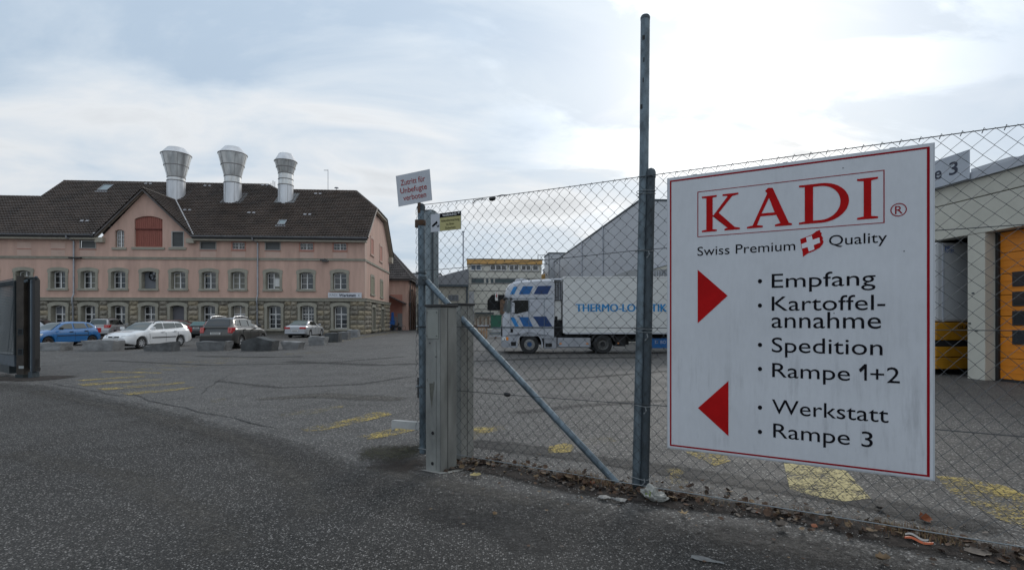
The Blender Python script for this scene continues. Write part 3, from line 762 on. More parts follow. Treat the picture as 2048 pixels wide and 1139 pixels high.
# dormer roof meets the main roof at the valley lines
drz = 15.5; dyv = 56.5 + (drz - Z_EAVE) / SL
front = [(XL, 0), (dxl - .5, 0), (dxp, vv(dyv)), (dxr + .5, 0), (XG + .5, 0), (XG + .5, vv(61.7)), (-14.8, vv(YM)), (-24.3, vv(YM)), (-25.9, vv(66.35)), (-50.1, vv(66.35)), (-50.1, vv(62.98)), (XL, vv(62.98))]
plane_tiles('roof_tiles', (0, 56.5, Z_EAVE), (1, 0, 0), Vf, front, pink)
# solid deck beneath the tiles
dk = wmb(pink)
def RP(x, y): return (x, y, Z_EAVE - .06 + (y - 56.5) * SL)
dk.quad(*[RP(x, 56.5 + v / cs_) for x, v in front[3:] + front[:1] + front[1:2] + front[2:3]][::1])
def back(x0, x1, yr):
    zr = Z_EAVE - .06 + (yr - 56.5) * SL; yb = max(2 * yr - 56.5, 74)
    dk.quad((x0, yr, zr), (x1, yr, zr), (x1, yb, zr - (yb - yr) * SL), (x0, yb, zr - (yb - yr) * SL))
back(XL, -50.1, 62.98); back(-50.1, -25.9, 66.35); back(-25.9, -14.8, YM)
zr = RP(0, YM)[2]
dk.add([RP(-14.8, YM), (XG + .5, 61.7, RP(0, 61.7)[2]), (XG + .5, 2 * YM - 61.7, RP(0, 61.7)[2]), (XG + .5, 74, zr - (74 - YM) * SL), (-14.8, 74, zr - (74 - YM) * SL)], [(0, 1, 2), (0, 2, 3, 4)])
dk.quad((-50.1, 62.98, RP(0, 62.98)[2]), (-50.1, 66.35, RP(0, 66.35)[2]), (-50.1, 69.7, RP(0, 62.98)[2]), (-50.1, 66.35, RP(0, 62.98)[2] - 2.7))
dk.build('roof_deck', m_tile2, pink, fix=False)
# half hip
hz0 = RP(0, 61.7)[2] + .06; hrun = (XG + .5) + 14.8; hs = (RP(0, YM)[2] + .06 - hz0)
hl = sqrt(hrun ** 2 + hs ** 2)
plane_tiles('roof_tiles', (XG + .5, 61.7, hz0), (0, 1, 0), (-hrun, 0, hs), [(0, 0), (2 * (YM - 61.7), 0), (YM - 61.7, hl)], pink)
# dormer roof planes
for s_, xe in ((-1, dxl - .5), (1, dxr + .5)):
    run = abs(xe - dxp); rs = drz - Z_EAVE + .1; ll = sqrt(run * run + rs * rs)
    y0 = YF - .55
    # u runs back from the facade, v up the slope
    plane_tiles('dormer_roof_tiles', (xe, y0, Z_EAVE - .1), (0, 1, 0), (dxp - xe, 0, rs), [(0, 0), (.25, 0), (dyv - y0 + .1, ll), (0, ll)], pink)
    d_ = wmb(pink); d_.prism([(xe, y0, Z_EAVE - .2), (dxp, y0, drz - .1), (dxp, y0, drz - .32), (xe, y0, Z_EAVE - .42)], (0, .16, 0)); d_.build('verge_board', m_tile2, pink)
    d_ = wmb(pink); d_.prism([(xe, y0 + .16, Z_EAVE - .22), (dxp, y0 + .16, drz - .12), (dxp, y0 + .16, drz - .20), (xe, y0 + .16, Z_EAVE - .30)], (0, .4, 0)); d_.build('soffit', m_soffit, pink)
    d_ = wmb(pink); d_.box(xe - .1 * s_, xe - .9 * s_, y0 + .1, YF + .0, Z_EAVE - .75, Z_EAVE - .25); d_.build('eave_box', m_soffit, pink)
# valley flashing
vl = wmb(pink)
vl.tube([(dxr + .45, 56.6, Z_EAVE + .1), (dxp + .02, dyv, drz + .12)], .09, 6); vl.tube([(dxl - .45, 56.6, Z_EAVE + .1), (dxp - .02, dyv, drz + .12)], .07, 6)
vl.build('valley_flashing', mat('bright_flashing', (.55, .55, .56), .5, metal=.3), pink)
# ridge, verge and hip tiles
rt = wmb(pink)
def ridge_line(a, b_, r=.13, step=.42):
    a, b_ = Vector(a), Vector(b_); n_ = max(1, int((b_ - a).length / step))
    for i in range(n_):
        p, q = a.lerp(b_, i / n_), a.lerp(b_, (i + 1.08) / n_); rt.tube([p, q], r * 1.08, 6, True, r * .92)
def RR(x, y, up=.08): return (x, y, RP(x, y)[2] + up)
ridge_line(RR(XL, 62.98), RR(-50.1, 62.98)); ridge_line(RR(-50.1, 66.35), RR(-25.9, 66.35)); ridge_line(RR(-24.3, YM), RR(-14.8, YM))
ridge_line(RR(-25.9, 66.35), RR(-24.3, YM)); ridge_line(RR(-50.1, 62.98, .05), RR(-50.1, 66.35, .05), .10)
ridge_line(RR(-14.8, YM), RR(XG + .5, 61.7)); ridge_line(RR(XG + .5, 56.5, .04), RR(XG + .5, 61.7, .04), .10)
ridge_line(RR(-14.8, YM), (XG + .5, 2 * YM - 61.7, RP(0, 61.7)[2] + .08)); ridge_line((XG + .5, 2 * YM - 61.7, RP(0, 61.7)[2] + .04), (XG + .5, 74, RP(0, YM)[2] - (74 - YM) * SL + .04), .1)
ridge_line((dxp, YF - .6, drz + .02), (dxp, dyv, drz + .05), .11)
tag(rt.build('ridge_tiles', m_tile, pink, smooth=50, fix=False), kind='stuff')
# eave soffit, fascia and gutter
ev = wmb(pink)
for xa, xb in ((XL, dxl - .3), (dxr + .3, XG + .3)): ev.box(xa, xb, 56.62, YF - .005, 10.02, 10.22)
ev.build('eave_cornice', m_soffit, pink)
ev = wmb(pink)
for xa, xb in ((XL, dxl - .35), (dxr + .35, XG + .45)): ev.box(xa, xb, 56.50, 56.62, 10.2, 10.44)
ev.build('fascia', m_black, pink)
for xa, xb in ((XL, dxl - .45), (dxr + .3, XG + .45)):
    gt = wmb(pink); n_ = 8; prof = [(cos(pi + pi * i / n_) * .11, sin(pi + pi * i / n_) * .11) for i in range(n_ + 1)]
    gt.add([(x_, 56.40 + p[0], 10.46 + p[1]) for x_ in (xa, xb) for p in prof], [(i, i + 1, n_ + 1 + i + 1, n_ + 1 + i) for i in range(n_)])
    gt.tube([(xa, 56.29, 10.46), (xb, 56.29, 10.46)], .02, 5); gt.build('gutter', m_zinc, pink, smooth=50, fix=False)
# verge soffit of the gable end, front slope, hip edge and back slope
vs_ = wmb(pink)
def vs_slab(a, b_, t=.16):
    a, b_ = Vector(a), Vector(b_); vs_.add([a, b_, b_ + Vector((0, 0, -t)), a + Vector((0, 0, -t)), a + Vector((-.5, 0, 0)), b_ + Vector((-.5, 0, 0)), b_ + Vector((-.5, 0, -t)), a + Vector((-.5, 0, -t))],
        [(0, 1, 2, 3), (7, 6, 5, 4), (3, 2, 6, 7), (0, 4, 5, 1)])
xe = XG + .5; zh = RP(0, 61.7)[2] - .04
vs_slab((xe, 56.5, Z_EAVE - .1), (xe, 61.7, zh)); vs_slab((xe, 61.7, zh), (xe, 2 * YM - 61.7, zh)); vs_slab((xe, 2 * YM - 61.7, zh), (xe, 74, RP(0, YM)[2] - (74 - YM) * SL - .04))
vs_.build('verge_soffit', m_soffit, pink, fix=False)
eb = wmb(pink); eb.box(XG + .0, XG + .45, 72.9, 74.1, 9.55, 10.35); eb.build('eave_box', m_soffit, pink)
# skylights and vent tiles
def roofhit(px, py):
    r = ray(px, py); t = (Z_EAVE - 56.5 * SL - EYE) / (r.z - SL * r.y); return Vector((r.x * t, r.y * t, EYE + r.z * t))
ang = math.atan(SL)
for px, py, w_, h_ in ((212, 377, 1.1, 1.5), (565, 446.5, .8, 1.0)):
    c = roofhit(px, py); R_ = Matrix.Translation(c) @ Matrix.Rotation(ang, 4, 'X')
    s_ = wmb(pink); s_.M = s_.M @ R_
    for q in ((-w_ / 2, -w_ / 2 + .08, -h_ / 2, h_ / 2), (w_ / 2 - .08, w_ / 2, -h_ / 2, h_ / 2), (-w_ / 2 + .08, w_ / 2 - .08, -h_ / 2, -h_ / 2 + .1), (-w_ / 2 + .08, w_ / 2 - .08, h_ / 2 - .08, h_ / 2)): s_.box(q[0], q[1], q[2], q[3], 0, .2)
    s_.box(-w_ / 2 - .15, w_ / 2 + .15, -h_ / 2 - .3, -h_ / 2, .08, .1)
    o = s_.build('skylight', m_zinc, pink)
    g_ = wmb(pink); g_.M = g_.M @ R_; g_.box(-w_ / 2 + .08, w_ / 2 - .08, -h_ / 2 + .1, h_ / 2 - .08, .1, .16); g_.build('pane', mat('sky_glass', (.10, .16, .18), .05, spec=1), o)
for px, py in ((297, 369), (170, 443.5), (375, 421.5), (415, 373), (503, 427), (530, 372), (615, 430.5), (636, 389)):
    c = roofhit(px, py); R_ = Matrix.Translation(c) @ Matrix.Rotation(ang, 4, 'X')
    s_ = wmb(pink); s_.M = s_.M @ R_; s_.box(-.42, -.1, -.12, .12, .09, .16); s_.box(.12, .42, -.1, .14, .09, .15); s_.build('vent_tile', mat('pale_vent', (.33, .33, .35), .5), pink)
# downpipes
def downpipe(px, xoff=0, top=10.36):
    x = FX(px, 560) + xoff
    d_ = wmb(pink); d_.tube([(x - .35, 56.42, 10.36), (x - .33, 56.45, 10.15), (x, YF - .2, 9.85), (x, YF - .2, Z_CORN + .35), (x, YF - .42, Z_CORN - .1), (x, YF - .42, Z_BASE - .2), (x, YF - .3, 3.0), (x, YF - .3, .0)], .085, 8)
    for z in (9.4, 7.4, 6, 4.5, 2.6, 1.2): d_.lathe([(.105, z), (.105, z + .06)], (x, YF - (.2 if z > 4 else .3), 0), 'Z', 8)
    d_.build('downpipe', m_zinc, pink, smooth=40, fix=False); return x
xp_ = downpipe(150.5); downpipe(517)
bk = wmb(pink); bk.box(xp_ - .45, xp_ + .75, YF - .35, YF - .1, 8.03, 8.17); bk.build('bracket', m_black, pink)
lamp = wmb(pink); x_ = FX(651, 517); lamp.box(x_ - .45, x_ + .2, YF - .5, YF - .18, 8.0, 8.16); lamp.box(x_ - .2, x_ + .45, YF - .62, YF - .3, 7.86, 8.0); lamp.box(x_ - .04, x_ + .04, YF - .3, YF, 7.95, 8.25); lamp.build('floodlight', m_lampw, pink)
# antennas on the ridge
an = wmb(pink); c = onY(656, 380, YM); an.tube([(c.x, YM, 17.4), (c.x, YM, onY(656, 339, YM).z)], .035, 5); an.box(c.x - .5, c.x + .01, YM - .02, YM + .02, onY(656, 341, YM).z, onY(656, 340, YM).z); an.build('antenna', m_zinc, pink, fix=False)
c = onY(546, 374, 66.2)
for dx, zt in ((-.25, 366), (.0, 361), (.22, 363)):
    an = wmb(pink); an.tube([(c.x + dx, 66.2, 17.3), (c.x + dx, 66.2, onY(546, zt, 66.2).z)], .045, 5); an.build('vent_pipe', m_zinc, pink, fix=False)
an = wmb(pink); c = onY(673, 380, YM); an.lathe([(.03, -.5), (.03, 0), (.28, .06), (.2, .16), (.0, .2)], (c.x, YM, 17.9), 'Z', 10); an.build('vent_cowl', m_zinc, pink, fix=False)
# name board on the facade
bd0, bd1 = onY(656.3, 595, YF - .3), onY(723.5, 585, YF - .3)
bx0, bx1, bz0, bz1 = bd0.x, bd1.x, bd0.z, bd1.z
sb = thing('name_board', 'long white board reading Werkstatt on the pink wall above the stone corner', 'sign', ((bx0 + bx1) / 2, YF - .3, bz0))
b_ = wmb(sb); b_.box(bx0, bx1, YF - .37, YF - .33, bz0, bz1); b_.build('board', mat('board_white', (.58, .60, .64), .5), sb)
b_ = wmb(sb); b_.box(bx0 + .4, bx0 + .46, YF - .33, YF, bz0 + .1, bz1 - .1); b_.box(bx1 - .46, bx1 - .4, YF - .33, YF, bz0 + .1, bz1 - .1); b_.build('bracket', m_zinc, sb)
m_blueblk = mat('dark_lettering', (.02, .025, .05), .6); m_gletter = mat('grey_lettering', (.28, .28, .30), .6)
putW = lambda x, z, o: (x - sb.location.x, YF - .375 - o - sb.location.y, z - sb.location.z)
L_ = bx1 - bx0; H_ = bz1 - bz0
lettering('lettering', 'Werkstatt', m_blueblk, sb, bx0 + L_ * .325, bx0 + L_ * .83, bz0 + H_ * .2, H_ * .58, .004, bold=.03, put=putW)
lettering('lettering', 'KADI', m_gletter, sb, bx0 + L_ * .05, bx0 + L_ * .27, bz0 + H_ * .33, H_ * .45, .004, put=putW)
tri = wmb(sb); tri.prism([(bx0 + L_ * .90, YF - .371, bz0 + H_ * .35), (bx0 + L_ * .935, YF - .371, bz0 + H_ * .35), (bx0 + L_ * .918, YF - .371, bz0 + H_ * .7)], (0, -.005, 0)); tri.build('arrow', m_blueblk, sb)

# --- steel exhaust stacks on the roof
def stack(px, pbase, rpx, ptop_t, pf0, pf1, ptop, rf, rtop, label, second):
    c = roofhit(px, pbase); c.y += rpx / 16.5; D = c.y; s = FOC / (D * 1.0) ; r = rpx / s * 1.0
    Z = lambda py: onY(px, py, D).z
    t = thing('exhaust_stack', label, 'chimney', (onY(px, pbase, D).x, D, c.z - 1.2), group='steel exhaust stacks on the brown roof')
    ox, oz = 0, -(c.z - 1.2)
    k = 1 / s
    cth = FOC / sqrt(FOC ** 2 + (px - CX) ** 2); r *= cth; rf *= cth; rtop *= cth      # wide-angle stretch taken off
    b = MB(); b.lathe([(r, -1.0), (r, Z(ptop_t) + oz)], n=32); b.build('shaft', m_steel2, t, smooth=40)
    b = MB(); b.lathe([(r * .96, Z(ptop_t) + oz), (r * .96, Z(pf0) + oz)], n=32); b.build('neck', m_steel, t, smooth=40)
    zc = (Z(pf0) + Z(pf1)) / 2; rc = (r * .97 + rf * k) / 2
    b = MB(); b.lathe([(r * .97, Z(pf0) + oz), (rc, zc + oz), (rf * k, Z(pf1) + oz)], n=32, cap=False); b.build('cone', m_steel, t, smooth=40)
    b = MB(); b.lathe([(rf * k, Z(pf1) + oz), (rtop * k, Z(ptop) + oz), (rtop * k * .96, Z(ptop) + oz - .3), (rtop * k * .96, Z(pf1) + oz)], n=32, cap=False); b.build('cap', m_steel2, t, smooth=30)
    for z, rr in ((Z(ptop_t) + oz, r), (Z(pf0) + oz, r * .97), (zc + oz, rc), (Z(pf1) + oz, rf * k)) + (((Z((pf0 + ptop_t) / 2) + oz, r * .96),) if second else ()):
        b = MB(); b.lathe([(rr * .98, z - .05), (rr + .035, z - .045), (rr + .035, z + .045), (rr * .98, z + .05)], n=32, cap=False); b.build('band', m_band, t, smooth=30)
    for a_ in (0, 2.1, 4.2, 5.3):      # standing seams
        b = MB(); x_, y_ = cos(a_), sin(a_); b.tube([(x_ * r, y_ * r, -.8), (x_ * r, y_ * r, Z(ptop_t) + oz)], .018, 4)
        b.tube([(x_ * r * .97, y_ * r * .97, Z(pf0) + oz), (x_ * rf * k, y_ * rf * k, Z(pf1) + oz)], .018, 4); b.build('seam', m_band, t, fix=False)
    # flashing skirt laid on the roof
    f = MB(); R_ = Matrix.Translation((0, 0, c.z + r * SL - t.location.z)) @ Matrix.Rotation(ang, 4, 'X'); f.M = R_
    f.box(-r - .18, r + .40, -r * 1.15, r * 1.2 + .5, .10, .15); f.build('flashing', mat('dull_flashing', (.20, .21, .22), .6, metal=.4, var=.3, vscale=3), t)
    return t
stack(352.5, 404, 18.6, 363, 356, 310.5, 297, 30.5, 18, 'leftmost steel exhaust stack, standing behind the gable of the dormer', False)
stack(465.5, 409, 17.6, 367, 354, 309.5, 295.5, 29, 16.5, 'middle one of the three steel exhaust stacks, on the centre of the roof', False)
stack(571.5, 408, 15.3, 371, 348, 324, 308.5, 22.5, 13.5, 'smallest steel exhaust stack, rightmost of the three on the roof', True)

# ------------------------------------------------------------------ annex behind the pink building
YA = 77.0; xa1 = onY(817, 600, YA).x
anx = thing('annex_building', 'pink annex with hipped roof and lean-to behind the end of the factory building', 'building', (-12.5, 82, 0))
b = wmb(anx); zev = onY(800, 558, YA).z
b.quad((-16, YA, 0), (xa1, YA, 0), (xa1, YA, zev), (-16, YA, zev)); b.quad((xa1, YA, 0), (xa1, 92, 0), (xa1, 92, zev), (xa1, YA, zev))
b.quad((-16, 92, 0), (xa1, 92, 0), (xa1, 92, zev), (-16, 92, zev)); b.build('wall', m_pink, anx, fix=False)
run = 5.4; rise = 6.2
O = Vector((-18, YA - .6, zev)); l_ = sqrt(run ** 2 + rise ** 2)
plane_tiles('roof_tiles', O, (1, 0, 0), (0, run, rise), [(0, 0), (xa1 + .6 + 18, 0), (xa1 + .6 + 18 - run, l_), (0, l_)], anx, m=m_tile2)
O = Vector((xa1 + .6, YA - .6, zev)); plane_tiles('roof_tiles', O, (0, 1, 0), (-run, 0, rise), [(0, 0), (17, 0), (17 - run, l_), (run, l_)], anx, m=m_tile2)
b = wmb(anx); b.quad((-18, YA - .6, zev - .08), (xa1 + .6, YA - .6, zev - .08), (xa1 + .6 - run, YA - .6 + run, zev - .08 + rise), (-18, YA - .6 + run, zev - .08 + rise))
b.quad((xa1 + .6, YA - .6, zev - .08), (xa1 + .6, 93, zev - .08), (xa1 + .6 - run, 93 - run, zev - .08 + rise), (xa1 + .6 - run, YA - .6 + run, zev - .08 + rise))
b.box(-18, xa1 + .6, YA - .6, YA, zev - .22, zev - .1); b.box(xa1, xa1 + .6, YA, 93, zev - .22, zev - .1); b.build('roof_deck', m_tile2, anx, fix=False)
b = wmb(anx); b.tube([(xa1 + .6, YA - .6, zev + .05), (xa1 + .6 - run, YA - .6 + run, zev + rise + .1)], .13, 6); b.build('hip_tiles', m_tile2, anx)
# lean-to
za, zb_ = onY(779, 590, YA - 2.5).z, onY(815, 605, YA - 2.5).z
b = wmb(anx); b.add([(-13.5, YA - 3, za + .5), (xa1 - .3, YA - 3, zb_), (xa1 - .3, YA, zb_), (-13.5, YA, za + .5), (-13.5, YA - 3, za + .36), (xa1 - .3, YA - 3, zb_ - .14), (xa1 - .3, YA, zb_ - .14), (-13.5, YA, za + .36)], [(0, 1, 2, 3), (4, 5, 6, 7), (0, 1, 5, 4), (1, 2, 6, 5)]); b.build('lean_to_roof', mat('dark_sheet', (.05, .05, .055), .5), anx)
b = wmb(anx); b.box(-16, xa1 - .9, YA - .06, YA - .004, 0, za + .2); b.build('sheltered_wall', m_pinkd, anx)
b = wmb(anx); b.box(xa1 - 1.6, xa1 - .9, YA - .1, YA - .062, 0, 2.5); b.box(xa1 - 2.6, xa1 - 1.7, YA - .1, YA - .062, 0, 2.0); b.build('door', mat('grey_door', (.22, .22, .22), .6), anx)
for y_ in (79, 81.5, 84):
    b = wmb(anx); b.box(xa1 + .002, xa1 + .12, y_, y_ + .25, 0, zev - .25); b.build('pilaster', m_pink2, anx)
b = wmb(anx); b.tube([(xa1 + .12, 78.2, zev - .3), (xa1 + .12, 78.2, 0)], .06, 6); b.build('downpipe', m_zinc, anx)
b = wmb(anx); b.box(xa1, xa1 + .45, 78.5, 78.9, 5.9, 6.1); b.box(xa1, xa1 + .3, YA + .2, YA + .5, 3.6, 4.1); b.build('lamp', m_lampw, anx)
# ------------------------------------------------------------------ materials for the right and far buildings
m_cream = mat('cream_panel', (0.50, 0.485, 0.42), 0.85, var=0.09, vscale=1.3, vdet=8, bump=0.2, bscale=40)
m_cream2 = mat('far_cream_wall', (0.60, 0.585, 0.52), 0.85, var=0.06, vscale=.4)
m_bluegrey = mat('blue_grey_cladding', (0.42, 0.435, 0.465), 0.6, var=0.05, vscale=.4)
m_bluegrey2 = mat('pale_blue_cladding', (0.46, 0.475, 0.50), 0.6, var=0.05, vscale=.4)
m_flash = mat('grey_flashing', (0.40, 0.42, 0.46), 0.5)
m_orange = mat('orange_door', (0.66, 0.215, 0.01), 0.5, var=0.10, vscale=1.2)
m_orangef = mat('orange_fascia', (0.56, 0.33, 0.11), 0.6)
m_yellowd = mat('yellow_truck_paint', (0.42, 0.19, 0.01), 0.5, var=0.2, vscale=2)
m_galv = mat('galvanised_steel', (0.13, 0.17, 0.20), 0.50, metal=0.55, var=0.42, vscale=9, vdet=6, stretch=(1, 1, .4), bump=0.15, bscale=60, rvar=.1)
m_galvd = mat('weathered_galvanised_steel', (0.065, 0.082, 0.095), 0.6, metal=0.45, var=0.35, vscale=7, vdet=6, stretch=(1, 1, .4), bump=0.2, bscale=60)
m_wire = mat('fence_wire', (0.055, 0.062, 0.068), 0.6, metal=0.4)
m_wirel = mat('pale_tension_wire', (0.22, 0.24, 0.25), 0.5, metal=0.5)
m_boxgrey = mat('cream_steel_box', (0.20, 0.205, 0.193), 0.55, var=0.30, vscale=5, vdet=9, bump=.1, bscale=40, stretch=(1, 1, .35))
m_wood = mat('pallet_wood', (0.34, 0.215, 0.13), 0.85, var=0.3, vscale=3)
m_woodd = mat('old_pallet_wood', (0.17, 0.11, 0.075), 0.9, var=0.35, vscale=3)
m_concrete = mat('concrete', (0.30, 0.30, 0.28), 0.9, var=0.15, vscale=2)

def simple_window(parent, o, ex, w, h_, m_f, m_g, name='window', n=2, t=.07):
    """o: lower-left corner in world, ex: unit vector to the right; builds frame part and pane sub-part"""
    ex = Vector(ex); ez = Vector((0, 0, 1)); en = ex.cross(ez)
    b = wmb(parent)
    def bar(u0, u1, v0, v1, d=.05):
        p = [o + ex * u0 + ez * v0, o + ex * u1 + ez * v0, o + ex * u1 + ez * v1, o + ex * u0 + ez * v1]; b.prism([q + en * d for q in p], -en * d * 2)
    bar(0, w, 0, t); bar(0, w, h_ - t, h_); bar(0, t, t, h_ - t); bar(w - t, w, t, h_ - t)
    for k in range(1, n): bar(w * k / n - t / 2, w * k / n + t / 2, t, h_ - t)
    f = b.build(name, m_f, parent)
    g_ = wmb(parent); g_.quad(*[p + en * .01 for p in (o, o + ex * w, o + ex * w + ez * h_, o + ez * h_)]); g_.build('pane', m_g, f, fix=False)
    return f

# ------------------------------------------------------------------ office building in the middle distance
YO = 80.0
off = thing('office_building', 'cream office block with orange roof edge and long window bands beyond the lorry', 'building', (3, 88, 0))
def OZ(py): return onY(1000, py, YO).z
ox0, ox1 = onY(935, 560, YO).x, onY(1083, 560, YO).x
b = wmb(off); b.box(ox0, ox1, YO, 100, 0, OZ(528) + .0); b.build('wall', m_cream2, off)
b = wmb(off); b.box(ox0 - .1, ox1 + .1, YO - .35, 100.2, OZ(528) + .01, OZ(519)); b.build('fascia', m_orangef, off)
b = wmb(off); b.box(ox0 - .15, ox1 + .15, YO - .4, 100.3, OZ(519) + .004, OZ(518)); b.build('roof', m_galvd, off)
pa, pb = onY(958, 515, 84).x, onY(988, 515, 84).x
b = wmb(off); b.box(pa, pb, 84, 90, OZ(520), OZ(511)); b.build('roof_house', m_cream2, off)
b = wmb(off); b.box(pb - 1.2, pb - .3, 83.9, 83.98, OZ(518), OZ(513)); b.build('roof_house_window', m_glass, off)
for i, (a, c, n) in enumerate(((941, 963, 2), (980, 1013.5, 3), (1018, 1038, 2), (1042, 1062, 2), (1064.5, 1077, 1))):
    A, C = onY(a, 535, YO).x, onY(c, 535, YO).x
    simple_window(off, Vector((A, YO - .04, OZ(541))), (1, 0, 0), C - A, OZ(529) - OZ(541), m_frame, mat('blue_blind_glass', (.06, .09, .13), .2) if i == 0 else m_glass, n=n, t=.14)
for a, c in ((943, 968), (972, 977), (981.5, 987), (989.5, 1030), (1032, 1060)):
    A, C = onY(a, 560, YO).x, onY(c, 560, YO).x
    simple_window(off, Vector((A, YO - .04, OZ(565.5))), (1, 0, 0), C - A, OZ(557) - OZ(565.5), m_greyp, mat('teal_glass', (.03, .06, .065), .15), n=1, t=.06)
for z in (542.5, 556, 567, 581, 607, 618):
    b = wmb(off); b.box(ox0 - .02, ox1 + .02, YO - .05, YO - .002, OZ(z + .5), OZ(z - .5)); b.build('panel_joint', mat('joint_grey', (.2, .2, .19), .8), off)
b = wmb(off); A = onY(936.5, 600, YO).x; b.box(A, A + .9, YO - .3, YO - .06, 0, OZ(583)); b.build('pilaster', m_bluegrey2, off)
# loading opening with a chamfered corner
def OP(px, py): return onY(px, py, YO - .06)
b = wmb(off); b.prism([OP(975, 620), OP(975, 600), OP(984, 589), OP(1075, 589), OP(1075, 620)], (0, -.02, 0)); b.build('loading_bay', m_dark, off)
b = wmb(off); b.prism([OP(1000, 628), OP(1000, 600), OP(1012, 596), OP(1012, 628)], (0, -.5, 0)); b.build('bay_wall', m_woodd, off)
s_ = wmb(off); p0, p1 = OP(990, 601), OP(995.5, 583.5); s_.box(p0.x, p1.x, YO - .55, YO - .45, p0.z, p1.z); so4 = s_.build('number_plate', m_white, off)
lettering('lettering', '4', mat('red_print', (.45, .02, .02), .6), off, p0.x + .12 - off.location.x, p1.x - .1 - off.location.x, p0.z + .35, .85, 0, bold=.02, put=lambda x, z, o: (x, YO - .556 - off.location.y, z))
b = wmb(off); b.box(onY(950, 624, YO - 1).x, onY(988, 624, YO - 1).x, YO - 1.4, YO - .1, OZ(627), OZ(624.5)); b.build('canopy', m_galvd, off)

# low hall left of the office with a roof rising to the right
low = thing('low_hall', 'low beige hall with a grey roof rising towards the office block', 'building', (-4, 80, 0))
YL = 76.0
lx0, lx1 = onY(832, 570, YL).x, onY(937, 570, YL).x
def LP(px, py, Y=YL): return onY(px, py, Y)
b = wmb(low); b.box(lx0, lx1, YL, 95, 0, LP(900, 572).z); b.build('wall', mat('beige_wall', (.36, .35, .30), .85, var=.1, vscale=.5), low)
b = wmb(low); b.prism([LP(832, 571.5), LP(937, 571.5), LP(937, 537), LP(905, 545), LP(868, 556), LP(832, 560)], (0, 19, 0)); b.build('roof', mat('grey_roof_sheet', (.20, .21, .225), .6, var=.06, vscale=.5), low)
b = wmb(low); b.box(lx0, lx1 + .02, YL - .4, YL - .005, LP(900, 573).z, LP(900, 569).z); b.build('fascia', m_galvd, low)
simple_window(low, LP(896.5, 601, YL - .05), (1, 0, 0), 1.5, .85, m_greyp, m_glass, n=3)
for p_ in (872, 934): 
    b = wmb(low); A = LP(p_, 600, YL - .05); b.box(A.x - .12, A.x + .12, YL - .2, YL - .03, 0, LP(900, 573).z); b.build('downpipe', m_galvd, low)
b = wmb(low); b.box(LP(868, 550).x, LP(880, 550).x, YL + 4, YL + 6, LP(870, 556).z - .3, LP(870, 549).z); b.build('roof_unit', m_galvd, low)
mast = thing('light_mast', 'thin pale mast rising behind the low grey-roofed hall', 'mast', (onY(926, 560, 90).x, 90, 0))
b = wmb(mast); p0 = onY(926.5, 464, 90); b.tube([(p0.x, 90, 0), (p0.x, 90, p0.z)], .14, 6); b.build('pole', m_flash, mast)
b = wmb(mast); b.box(p0.x - .25, p0.x + .25, 89.8, 90.2, p0.z, p0.z + .15); b.build('head', m_flash, mast)
# pale distant block behind the annex
fb = thing('far_block', 'plain pale grey block far behind the pink annex', 'building', (-17, 118, 0))
b = wmb(fb); a_, c_ = onY(790, 560, 110), onY(880, 547, 110); b.box(a_.x - 6, c_.x, 110, 130, 0, onY(820, 546.5, 110).z); b.build('wall', mat('far_grey_wall', (.38, .39, .41), .8), fb)
b = wmb(fb); b.box(a_.x - 6.2, c_.x + .2, 109.8, 130.2, onY(820, 546.5, 110).z + .002, onY(820, 545.5, 110).z); b.build('roof_edge', m_galvd, fb)

# ------------------------------------------------------------------ tall blue-grey hall on the right
XH, YH, ZH = 14.0, 42.5, 11.7
hall = thing('cold_store_hall', 'tall windowless blue-grey clad hall behind the white trailer', 'building', (30, 75, 0))
b = wmb(hall); b.box(XH + .06, 60, YH + .06, 105, 0, ZH - .02); b.build('core', m_bluegrey, hall)
nseg = 12; ye = [YH + (105 - YH) * k / nseg for k in range(nseg + 1)]
for a, c in zip(ye, ye[1:]):
    b = wmb(hall); b.box(XH, XH + .058, a + .012, c - .012, 0, ZH); b.build('wall_panel', m_bluegrey, hall)
for k in range(8):
    b = wmb(hall); b.box(XH + .02 + k * 5.6, XH + (k + 1) * 5.6 - .005, YH, YH + .058, 0, ZH); b.build('wall_panel', m_bluegrey2, hall)
b = wmb(hall); b.box(XH - .08, 60.1, YH - .08, 105.1, ZH + .002, ZH + .14); b.build('roof_edge', m_galvd, hall)
for py_, yy in ((0, 55.0), (0, 66.0), (0, 84.0)):
    b = wmb(hall); b.tube([(XH - .1, yy, 0), (XH - .1, yy, ZH)], .07, 6); b.build('downpipe', m_flash, hall)
# box on the far end of its roof, railing, small crane
rb = thing('roof_plant_room', 'small blue-grey plant room with railing at the low end of the long hall roof', 'building', (onY(1110, 530, 90).x, 92, 0))
a_, c_ = onY(1098, 545, 90), onY(1130, 507, 90)
b = wmb(rb); b.box(a_.x, c_.x, 90, 96, 0, c_.z); b.build('wall', m_bluegrey2, rb)
b = wmb(rb); b.box(a_.x - .1, c_.x + .1, 89.9, 96.1, c_.z + .002, c_.z + .2); b.build('roof_edge', m_galvd, rb)
b = wmb(rb); q0 = onY(1076, 528, 88); q1 = onY(1076, 510, 88); q2 = onY(1098, 510, 88)
b.tube([(q0.x, 88, q0.z - 2), (q1.x, 88, q1.z), (q2.x, 88, q2.z)], .07, 5); b.tube([(q0.x, 88, q0.z), (q2.x, 88, q0.z)], .06, 5); b.tube([(q2.x, 88, q0.z - 2), (q2.x, 88, q2.z)], .07, 5); b.build('railing', m_galvd, rb, fix=False)
cr = thing('crane_cab', 'orange machine roof showing between the office block and the long hall', 'machine', (onY(1090, 545, 95).x, 97, 0))
